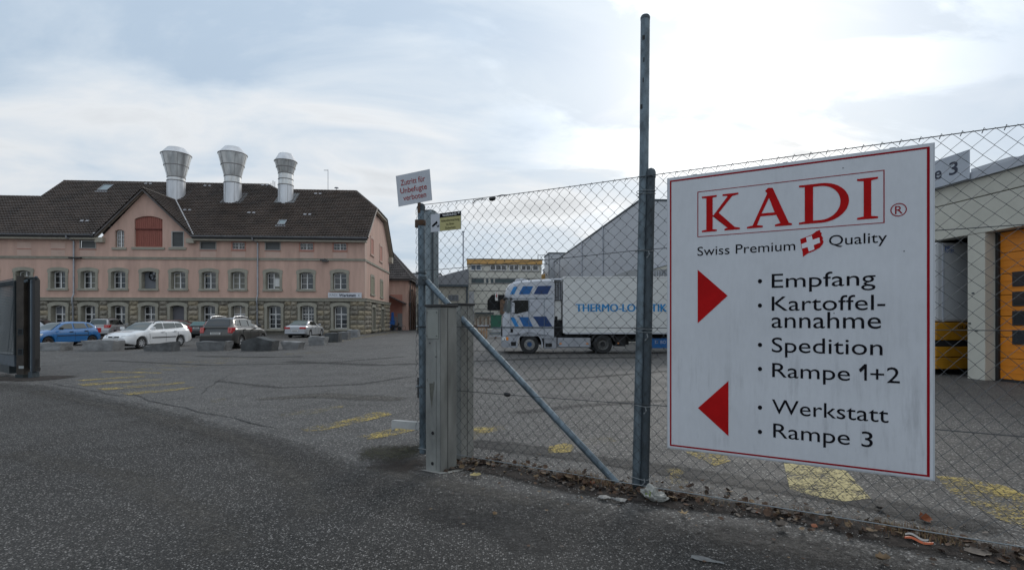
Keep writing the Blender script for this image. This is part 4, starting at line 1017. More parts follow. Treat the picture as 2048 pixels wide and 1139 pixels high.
b = wmb(cr); a_, c_ = onY(1083, 560, 95), onY(1099, 539, 95); b.prism([(a_.x, 95, 0), (c_.x, 95, 0), (c_.x, 95, c_.z), (a_.x + .4, 95, c_.z - .9), (a_.x, 95, c_.z - .9)], (0, 3, 0)); b.build('body', m_orangef, cr)
b = wmb(cr); b.tube([(a_.x + .2, 95.5, c_.z - .9), (c_.x - .1, 95.5, c_.z + .55)], .07, 5); b.build('arm', m_dark, cr)
# low shed roof seen above the trailer
sh = thing('low_shed', 'low pale shed with arched corrugated end seen just above the trailer', 'building', (18, 37, 0))
YS = 36.0
b = wmb(sh); b.prism([onY(1222, 552, YS), onY(1240, 546, YS), onY(1258, 540, YS), onY(1275, 538.5, YS), onY(1420, 538.5, YS), onY(1420, 600, YS), onY(1222, 600, YS)], (0, 5, 0)); b.build('roof', mat('shed_sheet', (.28, .29, .30), .6), sh)
b = wmb(sh); A = onY(1222, 552, YS); C = onY(1420, 552, YS); b.box(A.x, C.x, YS + .1, YS + 4.9, 0, onY(1222, 599, YS).z); b.build('wall', m_cream2, sh)
for k in range(26):
    x = onY(1286 + k * 5, 545, YS - .01).x; b = wmb(sh); b.box(x, x + .07, YS - .06, YS - .003, onY(1300, 600, YS).z, onY(1300, 541.5, YS).z); b.build('cladding_rib', m_flash, sh)

# ------------------------------------------------------------------ ramp building on the right
XR = 14.03
def RX(px, py, X=XR): return onX(px, py, X)
ramp = thing('ramp_building', 'cream loading ramp building with orange roller door behind the fence', 'building', (18, 18, 0))
zt = RX(1960, 354).z; zt = 5.62
yA0 = RX(1970, 600).y; yA1 = RX(1935, 600).y      # pillar between the two openings (near, far)
zop = RX(1971, 464).z
yD0 = 7.8                                        # near end of the orange door opening
yC1 = yA1 + 4.2
zopc = RX(1935, 470).z
def wbox(name, y0, y1, z0, z1, x0=XR, x1=XR + .42, m=m_cream):
    b = wmb(ramp); b.box(x0, x1, y0, y1, z0, z1); return b.build(name, m, ramp, bevel=.012)
wbox('pillar', yA0, yA1, 0, zop - .01)
wbox('pillar', yD0 - .9, yD0, 0, zop - .01)
wbox('wall_panel', yC1, YH - 3, 0, zop - .01)
wbox('wall_panel', -4, yD0 - .91, 0, zop - .01)
zj = (RX(1869, 415).z + RX(2048, 372).z) / 2
ymid = [-4, 8.0, 16.4, 24.5, 39.5]
for a, c in zip(ymid, ymid[1:]):
    wbox('wall_panel', a + .012, c - .012, zop, zj - .012); wbox('wall_panel', a + .012, c - .012, zj + .012, zt)
b = wmb(ramp); b.box(XR + .2, XR + .4, -3.9, YH - 3.1, zop + .05, zt - .05); b.build('panel_backing', m_mortar, ramp)
b = wmb(ramp); b.box(XR - .10, XR + .6, -4.1, YH - 2.9, zt + .003, zt + .20); b.build('roof_edge', m_flash, ramp)
b = wmb(ramp); b.box(XR + .45, 30, -4, YH - 3, zt - .3, zt); b.build('roof', m_galvd, ramp)
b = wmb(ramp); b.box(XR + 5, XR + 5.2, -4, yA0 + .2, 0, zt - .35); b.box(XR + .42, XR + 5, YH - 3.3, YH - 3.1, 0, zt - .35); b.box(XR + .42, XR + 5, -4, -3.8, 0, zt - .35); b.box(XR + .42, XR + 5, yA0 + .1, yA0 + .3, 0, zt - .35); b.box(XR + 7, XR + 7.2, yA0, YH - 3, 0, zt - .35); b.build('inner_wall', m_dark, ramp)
# orange sectional door: each section its own panel
xd = XR + .36
door = thing('roller_door', '', ''); del door['label'], door['category']; door.parent = ramp; door.location = (0, 0, 0)
dj = [RX(2010, y, xd).z for y in (769, 700, 689.5, 655, 616, 578, 539, 508, 478, 452)]
zb = 0.06; secs = [zb, .62, 1.20, 1.78, 2.36, 2.94, 3.52, zop - .02]
dz = (zop - .08) / 7
pr = wmb(ramp)
for k in range(7):
    z0, z1 = .06 + k * dz, .06 + (k + 1) * dz
    b = wmb(ramp); b.box(xd, xd + .06, yD0, yA0 - .02, z0 + .008, z1 - .008)
    for q in (1 / 3, 2 / 3): b.box(xd - .012, xd - .001, yD0, yA0 - .02, z0 + (z1 - z0) * q - .012, z0 + (z1 - z0) * q + .012)
    b.build('door_panel', m_orange, door)
for t_, b_ in ((543.5, 573), (583, 612), (621, 650), (659, 688)):
    a0 = RX(2026, (t_ + b_) / 2, xd); z1 = RX(2026, t_, xd).z; z0 = RX(2026, b_, xd).z
    b = wmb(ramp); b.box(xd - .03, xd - .013, a0.y - 1.15, a0.y, z0, z1); f = b.build('window', m_black, door, bevel=.03)
    b = wmb(ramp); b.box(xd - .036, xd - .031, a0.y - 1.10, a0.y - .05, z0 + .05, z1 - .05); b.build('pane', m_glass, f)
b = wmb(ramp); b.box(xd - .06, xd + .08, yA0 - .09, yA0 - .005, 0, zop - .02); b.box(xd - .02, xd + .08, yD0, yA0 - .1, .0, .055); b.build('door_rail', m_black, ramp)
# fixing plates and stains on the pillar
for z_, y_ in ((1.55, .4), (1.35, .2), (2.4, .3)):
    b = wmb(ramp); b.box(XR - .015, XR - .001, yA0 + y_, yA0 + y_ + .07, z_, z_ + .04); b.build('fixing', m_galvd, ramp)
# raised roof lights behind the edge
b = wmb(ramp); a_ = RX(1942, 345, XR + 1.2); c_ = RX(2022, 318, XR + 1.2); z_ = zt + .2
b.prism([(XR + 1.2, c_.y, z_ - .2), (XR + 1.2, a_.y, z_ - .2), (XR + 1.2, a_.y, RX(1942, 338, XR + 1.2).z), (XR + 1.2, c_.y, RX(2022, 313, XR + 1.2).z)], (2, 0, 0)); b.build('roof_light', m_bluegrey2, ramp)
b = wmb(ramp); b.box(XR + 1.25, XR + 3, 5, c_.y - .05, z_ - .2, RX(2022, 313, XR + 1.2).z - .05); b.build('roof_light', m_flash, ramp)
# board reading Rampe 3 above the roof edge
y0_, y1_ = RX(1941.5, 325, XR - .1).y, RX(1941.5, 325, XR - .1).y + 5.6
zs0, zs1 = zt + .02, RX(1941.5, 299, XR - .1).z
rs = thing('ramp_sign', 'white roof-edge board reading Rampe 3 above the cream loading ramp', 'sign', (XR - .1, y0_, zs0))
b = wmb(rs); b.box(XR - .16, XR - .12, y0_, y1_, zs0, zs1); b.build('board', mat('ramp_board', (.42, .45, .50), .5, var=.06, vscale=2), rs, bevel=.005)
for k in range(3):
    b = wmb(rs); b.box(XR - .119, XR - .07, y0_ + .3 + k * 2.3, y0_ + .36 + k * 2.3, zs0, zs1 - .1); b.build('bracket', m_galvd, rs)
e0 = RX(1869, 360, XR - .165); n3 = RX(1917, 340, XR - .165)
zb3 = RX(1898, 351.5, XR - .165).z; zt3 = RX(1902, 325, XR - .165).z
putR = lambda u, z, o: (XR - .165 - o - rs.location.x, -u - rs.location.y, z - rs.location.z)
# u grows towards the viewer (to the right as read)
lettering('lettering', '3', m_blueblk, rs, -RX(1898, 345, XR - .165).y, -RX(1915.5, 345, XR - .165).y, zb3, zt3 - zb3, 0, bold=.012, put=putR, shear=.0)
ex1 = -RX(1883, 350, XR - .165).y; wl = ex1 - (-RX(1867, 350, XR - .165).y)
lettering('lettering', 'Rampe', m_blueblk, rs, ex1 - wl * 5.6, ex1, zb3, zt3 - zb3, 0, bold=.012, put=putR)

# ------------------------------------------------------------------ yellow and white lorry docked in the dark bay
yc = yA1 + .9
dk_ = thing('docked_lorry', 'white box lorry with yellow skirts backed into the dark loading bay beside the pillar', 'lorry', (XR + 1.2, yc + 1.2, 0))
def DP(px, py, Y=None):
    return onY(px, py, yc)
xw0 = DP(1872, 560).x; xw1 = XR + 4.2
z0c, z1c = DP(1900, 643).z, DP(1900, 484).z
b = wmb(dk_); b.box(xw0, xw1, yc, yc + 2.4, z0c, z1c); b.build('box_body', mat('docked_white', (.50, .51, .52), .55, var=.05, vscale=2), dk_, bevel=.08)
b = wmb(dk_); xk = DP(1885.5, 560).x; b.box(xk - .02, xk + .02, yc - .03, yc - .001, z0c, z1c - .05); b.build('corner_strip', m_flash, dk_)
zy1, zy0 = z0c - .02, DP(1900, 680).z
b = wmb(dk_); b.box(xw0 - .05, xw1, yc - .05, yc + 2.4, zy0, zy1); b.build('skirt', m_yellowd, dk_, bevel=.03)
b = wmb(dk_); b.box(xw0 - .02, xw1, yc, yc + 2.4, DP(1900, 692).z, zy0 - .002); b.build('underframe', m_dark, dk_)
for z1_, z0_ in ((692.5, 713), (714, 737)):
    b = wmb(dk_); b.box(xw0 - .05, xw1, yc - .05, yc + 2.0, DP(1900, z0_).z, DP(1900, z1_).z - .005); b.build('lower_skirt', m_yellowd, dk_, bevel=.02)
for x_ in (xw0 + 1.0, xw1 - .9):
    b = wmb(dk_); b.lathe([(.1, .1), (.34, .1), (.36, .15), (.36, .35), (.1, .35)], (x_, yc + .1, .36), 'Y', 18); b.build('wheel', m_black, dk_, smooth=40)
b = wmb(dk_); b.box(xw0, xw1, yc + .5, yc + 2.0, .3, DP(1900, 737).z); b.build('chassis', m_dark, dk_)
m_bluep = mat('blue_print', (.05, .12, .36), .5)
putD = lambda x, z, o: (x - dk_.location.x, yc - .006 - o - dk_.location.y, z)
lettering('lettering', 'FRC', m_bluep, dk_, DP(1890, 500).x, DP(1907.5, 500).x, DP(1900, 500.5).z, DP(1900, 493).z - DP(1900, 500.5).z, 0, bold=.03, put=putD)
lettering('lettering', '08 - 20', m_bluep, dk_, DP(1891, 500).x, DP(1905, 500).x, DP(1900, 505.5).z, .06, 0, put=putD)
b = wmb(dk_); b.box(DP(1890, 500).x, DP(1908, 500).x, yc - .008, yc - .002, DP(1900, 491.5).z, DP(1900, 490.8).z); b.box(DP(1890, 500).x, DP(1908, 500).x, yc - .008, yc - .002, DP(1900, 502.5).z, DP(1900, 501.8).z); b.build('print_line', m_bluep, dk_)
lettering('lettering', 'GLA', m_dark, dk_, DP(1912, 655).x, DP(1934, 655).x, DP(1900, 657).z, DP(1900, 650.5).z - DP(1900, 657).z, .05, bold=.02, put=putD)

# ------------------------------------------------------------------ pallets, crates and clutter in the yard
def pallet(b, x, y, z, w=1.2, d=.8, parent=None, m=m_wood):
    """flat euro pallet: planks as separate parts"""
    for k in range(5):
        p = MB(); yy = y + (d - .12) * k / 4; p.box(x, x + w, yy, yy + .12, z + .12, z + .144); p.build('plank', m, parent)
    for k in range(3):
        p = MB(); xx = x + (w - .1) * k / 2; p.box(xx, xx + .1, y, y + d, z, z + .022)
        for q in range(3): p.box(xx, xx + .1, y + (d - .12) * q / 2, y + (d - .12) * q / 2 + .12, z + .022, z + .118)
        p.build('bearer', m, parent)
random.seed(21)
# three low stacks beside the bay
YP = 62.0
for i, (px, n, lab) in enumerate(((953, 5, 'leftmost stack of old brown pallets in front of the office block'), (969, 6, 'middle stack of old brown pallets in front of the office block'),
                                 (985, 6, 'stack of old brown pallets just left of the lorry cab, nearest to it'), (1001, 6, 'stack of old brown pallets half hidden by the front of the lorry cab'))):
    p = onY(px, 650, YP); t = thing('pallet_stack', lab, 'pallets', (p.x - .5, YP, 0), group='pallet stacks in front of the office block')
    zb_ = .95
    c = MB(); c.box(-.1, 1.0, 0, .8, 0, zb_); c.build('crate_base', m_woodd, t)
    for k in range(n):
        q = MB(); z = zb_ + k * .17
        q.box(0, .95, 0, .7, z + .12, z + .15); q.build('deck', m_woodd if (k + i) % 3 else m_wood, t)
        q = MB()
        for s in (0, .42, .85): q.box(s, s + .1, 0, .7, z + .002, z + .118)
        q.build('block', m_woodd, t)
# pallet standing upright
YQ = 44.0; p = onY(956, 660, YQ); p2 = onY(974.5, 660, YQ)
t = thing('upright_pallet', 'pale wooden pallet standing on edge with a grey cover on top', 'pallet', (p.x, YQ, 0))
wq = p2.x - p.x; hq = onY(960, 652, YQ).z; zq = max(.02, onY(960, 681, YQ).z)
for k in range(4):
    b = MB(); b.box(wq * k / 3.6, wq * k / 3.6 + .14, -.02, .02, zq, hq); b.build('plank', m_wood, t)
for z in (zq, (zq + hq) / 2 - .05, hq - .12):
    b = MB(); b.box(0, wq, .021, .13, z, z + .1); b.build('bearer', m_wood, t)
b = MB(); b.box(-.05, wq + .15, -.1, .5, hq + .005, hq + .09); b.build('cover', m_flash, t)
# grey steel beams stacked behind
t = thing('steel_stack', 'stack of grey steel profiles beside the upright pallet', 'steel', (p2.x + .3, YQ + .5, 0))
for k in range(4):
    b = MB(); b.box(-.1 + k * .1, 3.2, k * .14, k * .14 + .5, .15 + k * .22, .25 + k * .22); b.build('steel_profile', m_galv if k % 2 else m_flash, t)
for x_ in (.4, 2.4):
    b = MB(); b.box(x_, x_ + .12, -.1, 1.0, 0, .149); b.build('bearer', m_woodd, t)
t = thing('loading_platform', 'low concrete platform edge behind the pallets left of the lorry', 'platform', (onY(930, 660, 50).x, 50, 0))
b = MB(); b.box(0, 10, 0, 3, 0, .7); b.build('slab', m_concrete, t)
t = thing('green_container', 'small dark green box on the platform left of the lorry cab', 'container', (onY(982, 640, 53).x, 53, .7))
p0, p1 = onY(982, 637, 53), onY(1003, 630.5, 53); b = MB(); b.box(0, p1.x - p0.x, 0, 1.2, .0, p1.z - .7); b.build('body', mat('dark_green', (.01, .09, .055), .5), t)
b = MB(); b.box(-.04, p1.x - p0.x + .04, -.04, 1.24, p1.z - .698, p1.z - .64); b.build('lid', mat('dark_green', (.01, .09, .055), .5), t)
# blue container and parked motorbike by the annex
Yb = YA - 2.2
p0, p1 = onY(779, 658, Yb), onY(787.5, 640, Yb)
t = thing('blue_bin', 'blue waste container under the lean-to of the pink annex', 'bin', (p0.x, Yb, 0))
mb_ = mat('bin_blue', (.02, .12, .42), .5)
b = MB(); b.prism([(0, 0, .1), (p1.x - p0.x, 0, .1), (p1.x - p0.x + .05, 0, p1.z - .1), (-.05, 0, p1.z - .1)], (0, 1, 0)); b.build('body', mb_, t)
b = MB(); b.box(-.08, p1.x - p0.x + .08, -.05, 1.05, p1.z - .098, p1.z); b.build('lid', mb_, t)
p2 = onY(786, 624, Yb); b = MB(); b.box(p1.x - p0.x - .42, p1.x - p0.x - .08, .4, .7, p1.z + .002, p2.z); b.build('chute', mb_, t)
p0 = onY(792, 659, Yb)
t = thing('motor_scooter', 'dark scooter parked beside the blue bin at the annex', 'scooter', (p0.x, Yb, 0))
for x_ in (-.55, .5):
    b = MB(); b.lathe([(.12, -.05), (.28, -.06), (.3, 0), (.28, .06), (.12, .05)], (x_, 0, .3), 'Y', 14); b.build('wheel', m_black, t, smooth=40)
b = MB(); b.prism([(-.5, -.12, .45), (.1, -.12, .4), (.35, -.12, .6), (.45, -.12, 1.15), (.38, -.12, 1.2), (.2, -.12, .7), (-.1, -.12, .8), (-.7, -.12, .85)], (0, .24, 0)); b.build('body', mat('scooter_body', (.03, .03, .035), .3), t)
b = MB(); b.tube([(.42, -.3, 1.25), (.40, 0, 1.18), (.42, .3, 1.25)], .03, 5); b.build('handlebar', m_zinc, t)
t = thing('bicycle', 'thin parked bicycle to the right of the dark scooter', 'bicycle', (onY(800, 659, Yb).x, Yb, 0))
for x_ in (-.5, .5):
    b = MB(); n_ = 18; b.tube([(x_ + .33 * cos(2 * pi * k / n_), 0, .34 + .33 * sin(2 * pi * k / n_)) for k in range(n_ + 1)], .02, 4, False); b.build('wheel', m_black, t, fix=False)
b = MB(); b.tube([(-.5, 0, .34), (-.15, 0, .8), (.4, 0, .8), (0, 0, .34), (-.15, 0, .8)], .02, 4); b.tube([(.5, 0, .34), (.4, 0, .95)], .02, 4); b.build('frame', m_zinc, t, fix=False)
b = MB(); b.box(-.25, -.05, -.06, .06, .9, .95); b.tube([(-.15, 0, .8), (-.15, 0, .92)], .018, 4); b.build('saddle', m_black, t)
b = MB(); b.tube([(.4, -.25, 1.0), (.4, .25, 1.0)], .018, 4); b.build('handlebar', m_zinc, t)

# ------------------------------------------------------------------ wooded hills closing the view low down
hl = MB(); pts = []
for i in range(181):
    x = -900 + 1800 * i / 180; y = 1100; z = 4 + 13 * abs(noise.noise(Vector((x * .004, 2, 0)))) + 3 * noise.noise(Vector((x * .03, 7, 0)))
    pts.append((x, y, z))
hl.add([(x, y, 0) for x, y, z in pts] + [(x, y, z) for x, y, z in pts] + [(x, y + 150, z * 1.6) for x, y, z in pts], [(i, i + 1, 181 + i + 1, 181 + i) for i in range(180)] + [(181 + i, 181 + i + 1, 362 + i + 1, 362 + i) for i in range(180)])
tag(hl.build('hills', mat('hill_wood', (.05, .06, .05), .95, var=.3, vscale=.05), fix=False), kind='structure')
# ------------------------------------------------------------------ cars
def lerp_pts(pts, x):
    if x <= pts[0][0]: return pts[0][1]
    for (a, b), (c, d) in zip(pts, pts[1:]):
        if x <= c:
            t = (x - a) / (c - a) if c > a else 0; t2 = t * t * (3 - 2 * t); t = .5 * t + .5 * t2; return b + (d - b) * t
    return pts[-1][1]
m_tyre = mat('tyre_rubber', (0.018, 0.018, 0.019), 0.85)
m_rim = mat('alloy_rim', (0.62, 0.63, 0.65), 0.35, metal=0.6)
m_steelrim = mat('steel_rim', (0.10, 0.075, 0.065), 0.5, metal=0.3)
m_cglass = mat('car_glass', (0.012, 0.014, 0.015), 0.05, spec=1.0)
m_cglass2 = mat('car_glass_reflecting', (0.035, 0.05, 0.045), 0.04, spec=1.0)
m_cglass3 = mat('car_side_glass', (0.055, 0.066, 0.062), 0.05, spec=1.0)
m_tail = mat('tail_light_red', (0.42, 0.012, 0.01), 0.15, coat=1)
m_head = mat('headlight', (0.75, 0.78, 0.80), 0.08, coat=1)
m_amber = mat('amber_lens', (0.75, 0.25, 0.03), 0.2, coat=1)
m_plate = mat('number_plate', (0.60, 0.60, 0.58), 0.5)
m_under = mat('car_underside', (0.012, 0.012, 0.013), 0.9)
def wheel_meshes(r, w, rim_m, spokes, hub=.62):
    b = MB(); b.lathe([(r * hub, -w / 2), (r * .93, -w / 2), (r, -w * .32), (r, w * .32), (r * .93, w / 2), (r * hub, w / 2)], (0, 0, 0), 'Y', 22, cap=False); ty = b.mesh('tyre', m_tyre, 35)
    b = MB(); ro = r * hub
    b.lathe([(ro, -w / 2), (ro, w * .2), (ro * .9, w * .25)], (0, 0, 0), 'Y', 22, cap=False)
    b.lathe([(ro * .94, -w / 2), (ro, -w / 2)], (0, 0, 0), 'Y', 22, cap=False); b.lathe([(0.0, -w * .40), (ro * .26, -w * .40), (ro * .3, -w * .3)], (0, 0, 0), 'Y', 12, cap=False)
    for k in range(spokes):
        t = 2 * pi * k / spokes; c, s = cos(t), sin(t); wd = ro * (.20 if spokes < 8 else .09)
        b.prism([(c * ro * .2 - s * wd, -w * .40, s * ro * .2 + c * wd), (c * ro * .96 - s * wd * .8, -w * .44, s * ro * .96 + c * wd * .8), (c * ro * .96 + s * wd * .8, -w * .44, s * ro * .96 - c * wd * .8), (c * ro * .2 + s * wd, -w * .40, s * ro * .2 - c * wd)], (0, .03, 0))
    rm = b.mesh('rim', rim_m, 35)
    b = MB(); b.lathe([(0.001, w * .0), (ro * .98, w * .0)], (0, 0, 0), 'Y', 22, cap=False); bk = b.mesh('brake', m_under, None)
    return ty, rm, bk
def car(label, paint, loc, rz, L, Wd, H, wb, fo, belt, roof, ga, gb, win, name='parked_car', rimm=None, spokes=6, r=.31, scale=1.05, rails=None, bump_m=None, kind='hatch', seams=(), strip=None, plates=True, tailz=None, headz=None, glass=(None, None, None), group='cars parked in front of the factory building', tail=None, sill=.22, handles=(), mirrorx=None, tailw=.24, rear_glass_low=None, tumble=.17):
    """x runs from nose (0) to tail (L); y half width; built from a lofted body with real wheel wells"""
    t = thing(name, label, 'car', loc, rz, group)
    S_ = Matrix.Scale(scale, 4) @ Matrix.Translation((-L / 2, 0, 0))
    def B(): b = MB(); b.M = S_; return b
    hw = Wd / 2
    def plan(x):
        f = max(0, 1 - x / (L * .18)); q = max(0, 1 - (L - x) / (L * .13)); return hw * (1 - .20 * f ** 2.2 - .11 * q ** 2.2)
    wx = (fo, fo + wb); ra = r * 1.16
    def arch(x):
        z = sill
        for w in wx:
            d = abs(x - w)
            if d < ra: z = max(z, r + sqrt(ra * ra - d * d))
        return z
    xs = sorted(set([round(L * i / 34, 4) for i in range(35)] + [round(w + ra * k, 4) for w in wx for k in (-1.001, -.97, -.85, -.6, -.3, 0, .3, .6, .85, .97, 1.001)]))
    def low(x): return sill + .10 * max(0, 1 - x / .5) + .12 * max(0, 1 - (L - x) / .5)
    secs = []
    for x in xs:
        w = plan(x); za = max(arch(x), low(x)); zb = lerp_pts(belt, x); inn = max(.1, w - .26)
        zm = max(za + .03, zb * .62); zl = low(x)
        secs.append([(0, zl), (inn, zl), (inn, za), (w - .035, za), (w - .01, za + .03 if za < zm else zm), (w, zm), (w - .015, max(zm, zb - .16)), (w - .06, zb - .05), (w - .14, zb), (w * .4, zb + .02), (0, zb + .025)])
    n = len(secs[0]); vs = []; fs = []
    for i, x in enumerate(xs):
        for y, z in secs[i]: vs.append((x, -y, z))
        for y, z in secs[i]: vs.append((x, y, z))
    for i in range(len(xs) - 1):
        for s in (0, n):
            for k in range(n - 1):
                q = (i * 2 * n + s + k, i * 2 * n + s + k + 1, (i + 1) * 2 * n + s + k + 1, (i + 1) * 2 * n + s + k)
                fs.append(q if s else q[::-1])
    for i in (0, len(xs) - 1):
        a = [i * 2 * n + k for k in range(n)]; c = [i * 2 * n + n + k for k in range(n - 1, -1, -1)]
        for k in range(n - 1): fs.append((i * 2 * n + k, i * 2 * n + k + 1, i * 2 * n + n + k + 1, i * 2 * n + n + k))
    b = B(); b.add(vs, fs)
    bm = b.mesh('body', paint, None, fix=False)
    bmm = bmesh.new(); bmm.from_mesh(bm); bmesh.ops.remove_doubles(bmm, verts=bmm.verts, dist=.0004); bmesh.ops.recalc_face_normals(bmm, faces=bmm.faces); bmm.to_mesh(bm); bmm.free()
    bm.polygons.foreach_set('use_smooth', [True] * len(bm.polygons)); bm.set_sharp_from_angle(angle=radians(38))
    o = bpy.data.objects.new('body', bm); COL.objects.link(o); o.parent = t
    # cabin
    def yb_(x): return plan(x) - .13
    def yt_(x): return plan(x) - .13 - tumble
    gx = [ga + (gb - ga) * i / 30 for i in range(31)]
    cs = []
    for x in gx:
        z0 = lerp_pts(belt, x) - .02; z1 = max(z0 + .002, lerp_pts(roof, x)); hh = z1 - z0; kk = min(1, hh / .35)
        yb, yt = yb_(x), yb_(x) - tumble * kk
        cs.append([(yb, z0), (yb + (yt - yb) * .5, z0 + hh * .5), (yt + .01, z0 + hh * .88), (yt - .05, z0 + hh * .98), (yt * .5, z1 + .015 * kk), (0, z1 + .025 * kk)])
    n = 6; vs = []; fs = []
    for i, x in enumerate(gx):
        for y, z in cs[i]: vs.append((x, -y, z))
        for y, z in cs[i]: vs.append((x, y, z))
    for i in range(30):
        for s in (0, n):
            for k in range(n - 1):
                fs.append((i * 2 * n + s + k, i * 2 * n + s + k + 1, (i + 1) * 2 * n + s + k + 1, (i + 1) * 2 * n + s + k))
    for i in (0, 30):
        for k in range(n - 1): fs.append((i * 2 * n + k, i * 2 * n + k + 1, i * 2 * n + n + k + 1, i * 2 * n + n + k))
    b = B(); b.add(vs, fs); bm = b.mesh('cabin', paint, None, fix=False)
    bmm = bmesh.new(); bmm.from_mesh(bm); bmesh.ops.remove_doubles(bmm, verts=bmm.verts, dist=.0004); bmesh.ops.recalc_face_normals(bmm, faces=bmm.faces); bmm.to_mesh(bm); bmm.free()
    bm.polygons.foreach_set('use_smooth', [True] * len(bm.polygons)); bm.set_sharp_from_angle(angle=radians(40))
    o = bpy.data.objects.new('cabin', bm); COL.objects.link(o); o.parent = t
    # side windows
    def side(x, z, s, off=.012):
        z0 = lerp_pts(belt, x) - .02; z1 = max(z0 + .01, lerp_pts(roof, x)); f = (z - z0) / (z1 - z0); f = min(max(f, 0), 1)
        kk = min(1, (z1 - z0) / .35); return (x, s * (yb_(x) - tumble * kk * f + off + .01), z)
    for s in (-1, 1):
        for poly in win:
            mxx = []
            m_ = len(poly)
            cx = sum(p[0] for p in poly) / m_; cz = sum(p[1] for p in poly) / m_
            ring = []
            for i in range(m_):
                a, c = poly[i], poly[(i + 1) % m_]
                for q in range(4): ring.append((a[0] + (c[0] - a[0]) * q / 4, a[1] + (c[1] - a[1]) * q / 4))
            v_ = [side(cx, cz, s)] + [side(x, z, s) for x, z in ring]
            b = B(); b.add(v_, [(0, i + 1, (i + 1) % len(ring) + 1) for i in range(len(ring))]); b.build('side_window', glass[1] or m_cglass3, t, fix=True)
    # screens
    def screen(nm, xa, xb, m_, wid=.90):
        if xb < xa: xa, xb = xb, xa
        def fn(u, v):
            x = xa + (xb - xa) * v; z0 = lerp_pts(belt, x) - .02; z1 = lerp_pts(roof, x); hh = z1 - z0; kk = min(1, hh / .35); y = (yb_(x) - tumble * kk * .95) * wid * (u * 2 - 1)
            return (x + (-.012 if nm == 'windscreen' else .012), y, z1 + .02 + .022 * kk * (1 - (u * 2 - 1) ** 2))
        b = B(); b.grid(fn, 8, 8); b.build(nm, m_, t, smooth=60, fix=False)
    rt = [x for x, z in roof]
    screen('windscreen', ga + (roof[1][0] - ga) * .06 , roof[1][0] - .03, glass[0] or m_cglass2)
    screen('rear_window', roof[-2][0] + .04, gb - (gb - roof[-2][0]) * (rear_glass_low if rear_glass_low is not None else .12), glass[2] or m_cglass)
    # wheels
    ty, rm, bk = wheel_meshes(r, .2, rimm or m_rim, spokes)
    for w in wx:
        for s in (-1, 1):
            y = (plan(w) - .125) * s
            wo = bpy.data.objects.new('wheel', bk); COL.objects.link(wo); wo.parent = t
            wo.matrix_local = Matrix.Scale(scale, 4) @ Matrix.Translation((w - L / 2, y, r)) @ Matrix.Rotation(pi if s > 0 else 0, 4, 'Z')
            for nm, me in (('tyre', ty), ('rim', rm)):
                q = bpy.data.objects.new(nm, me); COL.objects.link(q); q.parent = wo
    # lights, plates, bumpers
    tz = tailz or (.72, .92); hz = headz or (.58, .74); zf = lerp_pts(belt, .12)
    for s in (-1, 1):
        wR = plan(L - .12)
        b = B()
        if tail == 'tall': b.prism([(L - .16, s * (wR - .10), tz[0]), (L + .012, s * (wR - .16), tz[0]), (L + .012 - .06, s * (wR - .14), tz[1]), (L - .34, s * (wR - .05), tz[1])], (0, s * .10, 0)); b.prism([(L - .05, s * (wR - .15 - tailw), tz[0]), (L + .014, s * (wR - .15 - tailw), tz[0]), (L - .02, s * (wR - .15 - tailw), tz[1]), (L - .1, s * (wR - .15 - tailw), tz[1])], (0, s * tailw, 0))
        else: b.box(L - .22, L + .012, s * (wR - tailw), s * (wR + .006), tz[0], tz[1])
        b.build('tail_light', m_tail, t, bevel=.02)
        b = B(); wF = plan(.14)
        b.add([(.012, s * (wF - .34), hz[0]), (.012 + .02, s * (wF - .34), hz[1] - .04), (.20, s * (wF - .04), hz[0] + .02), (.22, s * (wF - .03), hz[1]), (.5, s * (plan(.5) - .01), hz[1] + .01), (.42, s * (plan(.42) + .004), hz[0] + .08),
               (.06, s * (wF - .3), hz[0]), (.2, s * (wF - .2), hz[1] + .02)], [(0, 2, 3, 1), (2, 5, 4, 3), (1, 3, 7), (3, 4, 7)]); b.build('headlight', m_head, t, smooth=50)
        if mirrorx:
            zm_ = lerp_pts(belt, mirrorx) + .07; yy = plan(mirrorx) * s
            b = B(); b.box(mirrorx - .07, mirrorx + .06, yy - s * .03, yy + s * .17, zm_ - .06, zm_ + .09); b.build('door_mirror', bump_m if bump_m and kind == 'blue' else (paint if kind != 'blue' else m_black), t, bevel=.03)
        for hx in handles:
            b = B(); hz_ = lerp_pts(belt, hx) - .13; b.box(hx - .10, hx + .10, s * (plan(hx) - .01), s * (plan(hx) + .025), hz_ - .025, hz_ + .02); b.build('door_handle', m_black if kind == 'blue' else paint, t)
        for sx in seams:
            b = B(); zt_ = lerp_pts(belt, sx) - .03
            b.tube([(sx, s * (plan(sx) - .006), zt_ - .14), (sx + .02, s * (plan(sx) + .001), zt_ * .62), (sx, s * (plan(sx) - .012), .30)], .007, 4); b.build('door_seam', m_black, t, fix=False)
        if strip:
            b = B(); b.box(strip[0], strip[1], s * (hw - .01), s * (hw + .014), strip[2], strip[2] + .05); b.build('side_strip', m_black, t)
        if rails:
            b = B(); z_ = lerp_pts(roof, (rails[0] + rails[1]) / 2); y = (yb_(2.2) - tumble) * .96 * s
            b.tube([(rails[0], y, lerp_pts(roof, rails[0]) - .02), (rails[0] + .14, y, lerp_pts(roof, rails[0] + .14) + .075), ((rails[0] + rails[1]) / 2, y, z_ + .085), (rails[1] - .14, y, lerp_pts(roof, rails[1] - .14) + .065), (rails[1], y, lerp_pts(roof, rails[1]) - .03)], .022, 6); b.build('roof_rail', rails[2], t, smooth=40)
    bmm_ = bump_m or m_black
    b = B(); wF = plan(.1) - .06
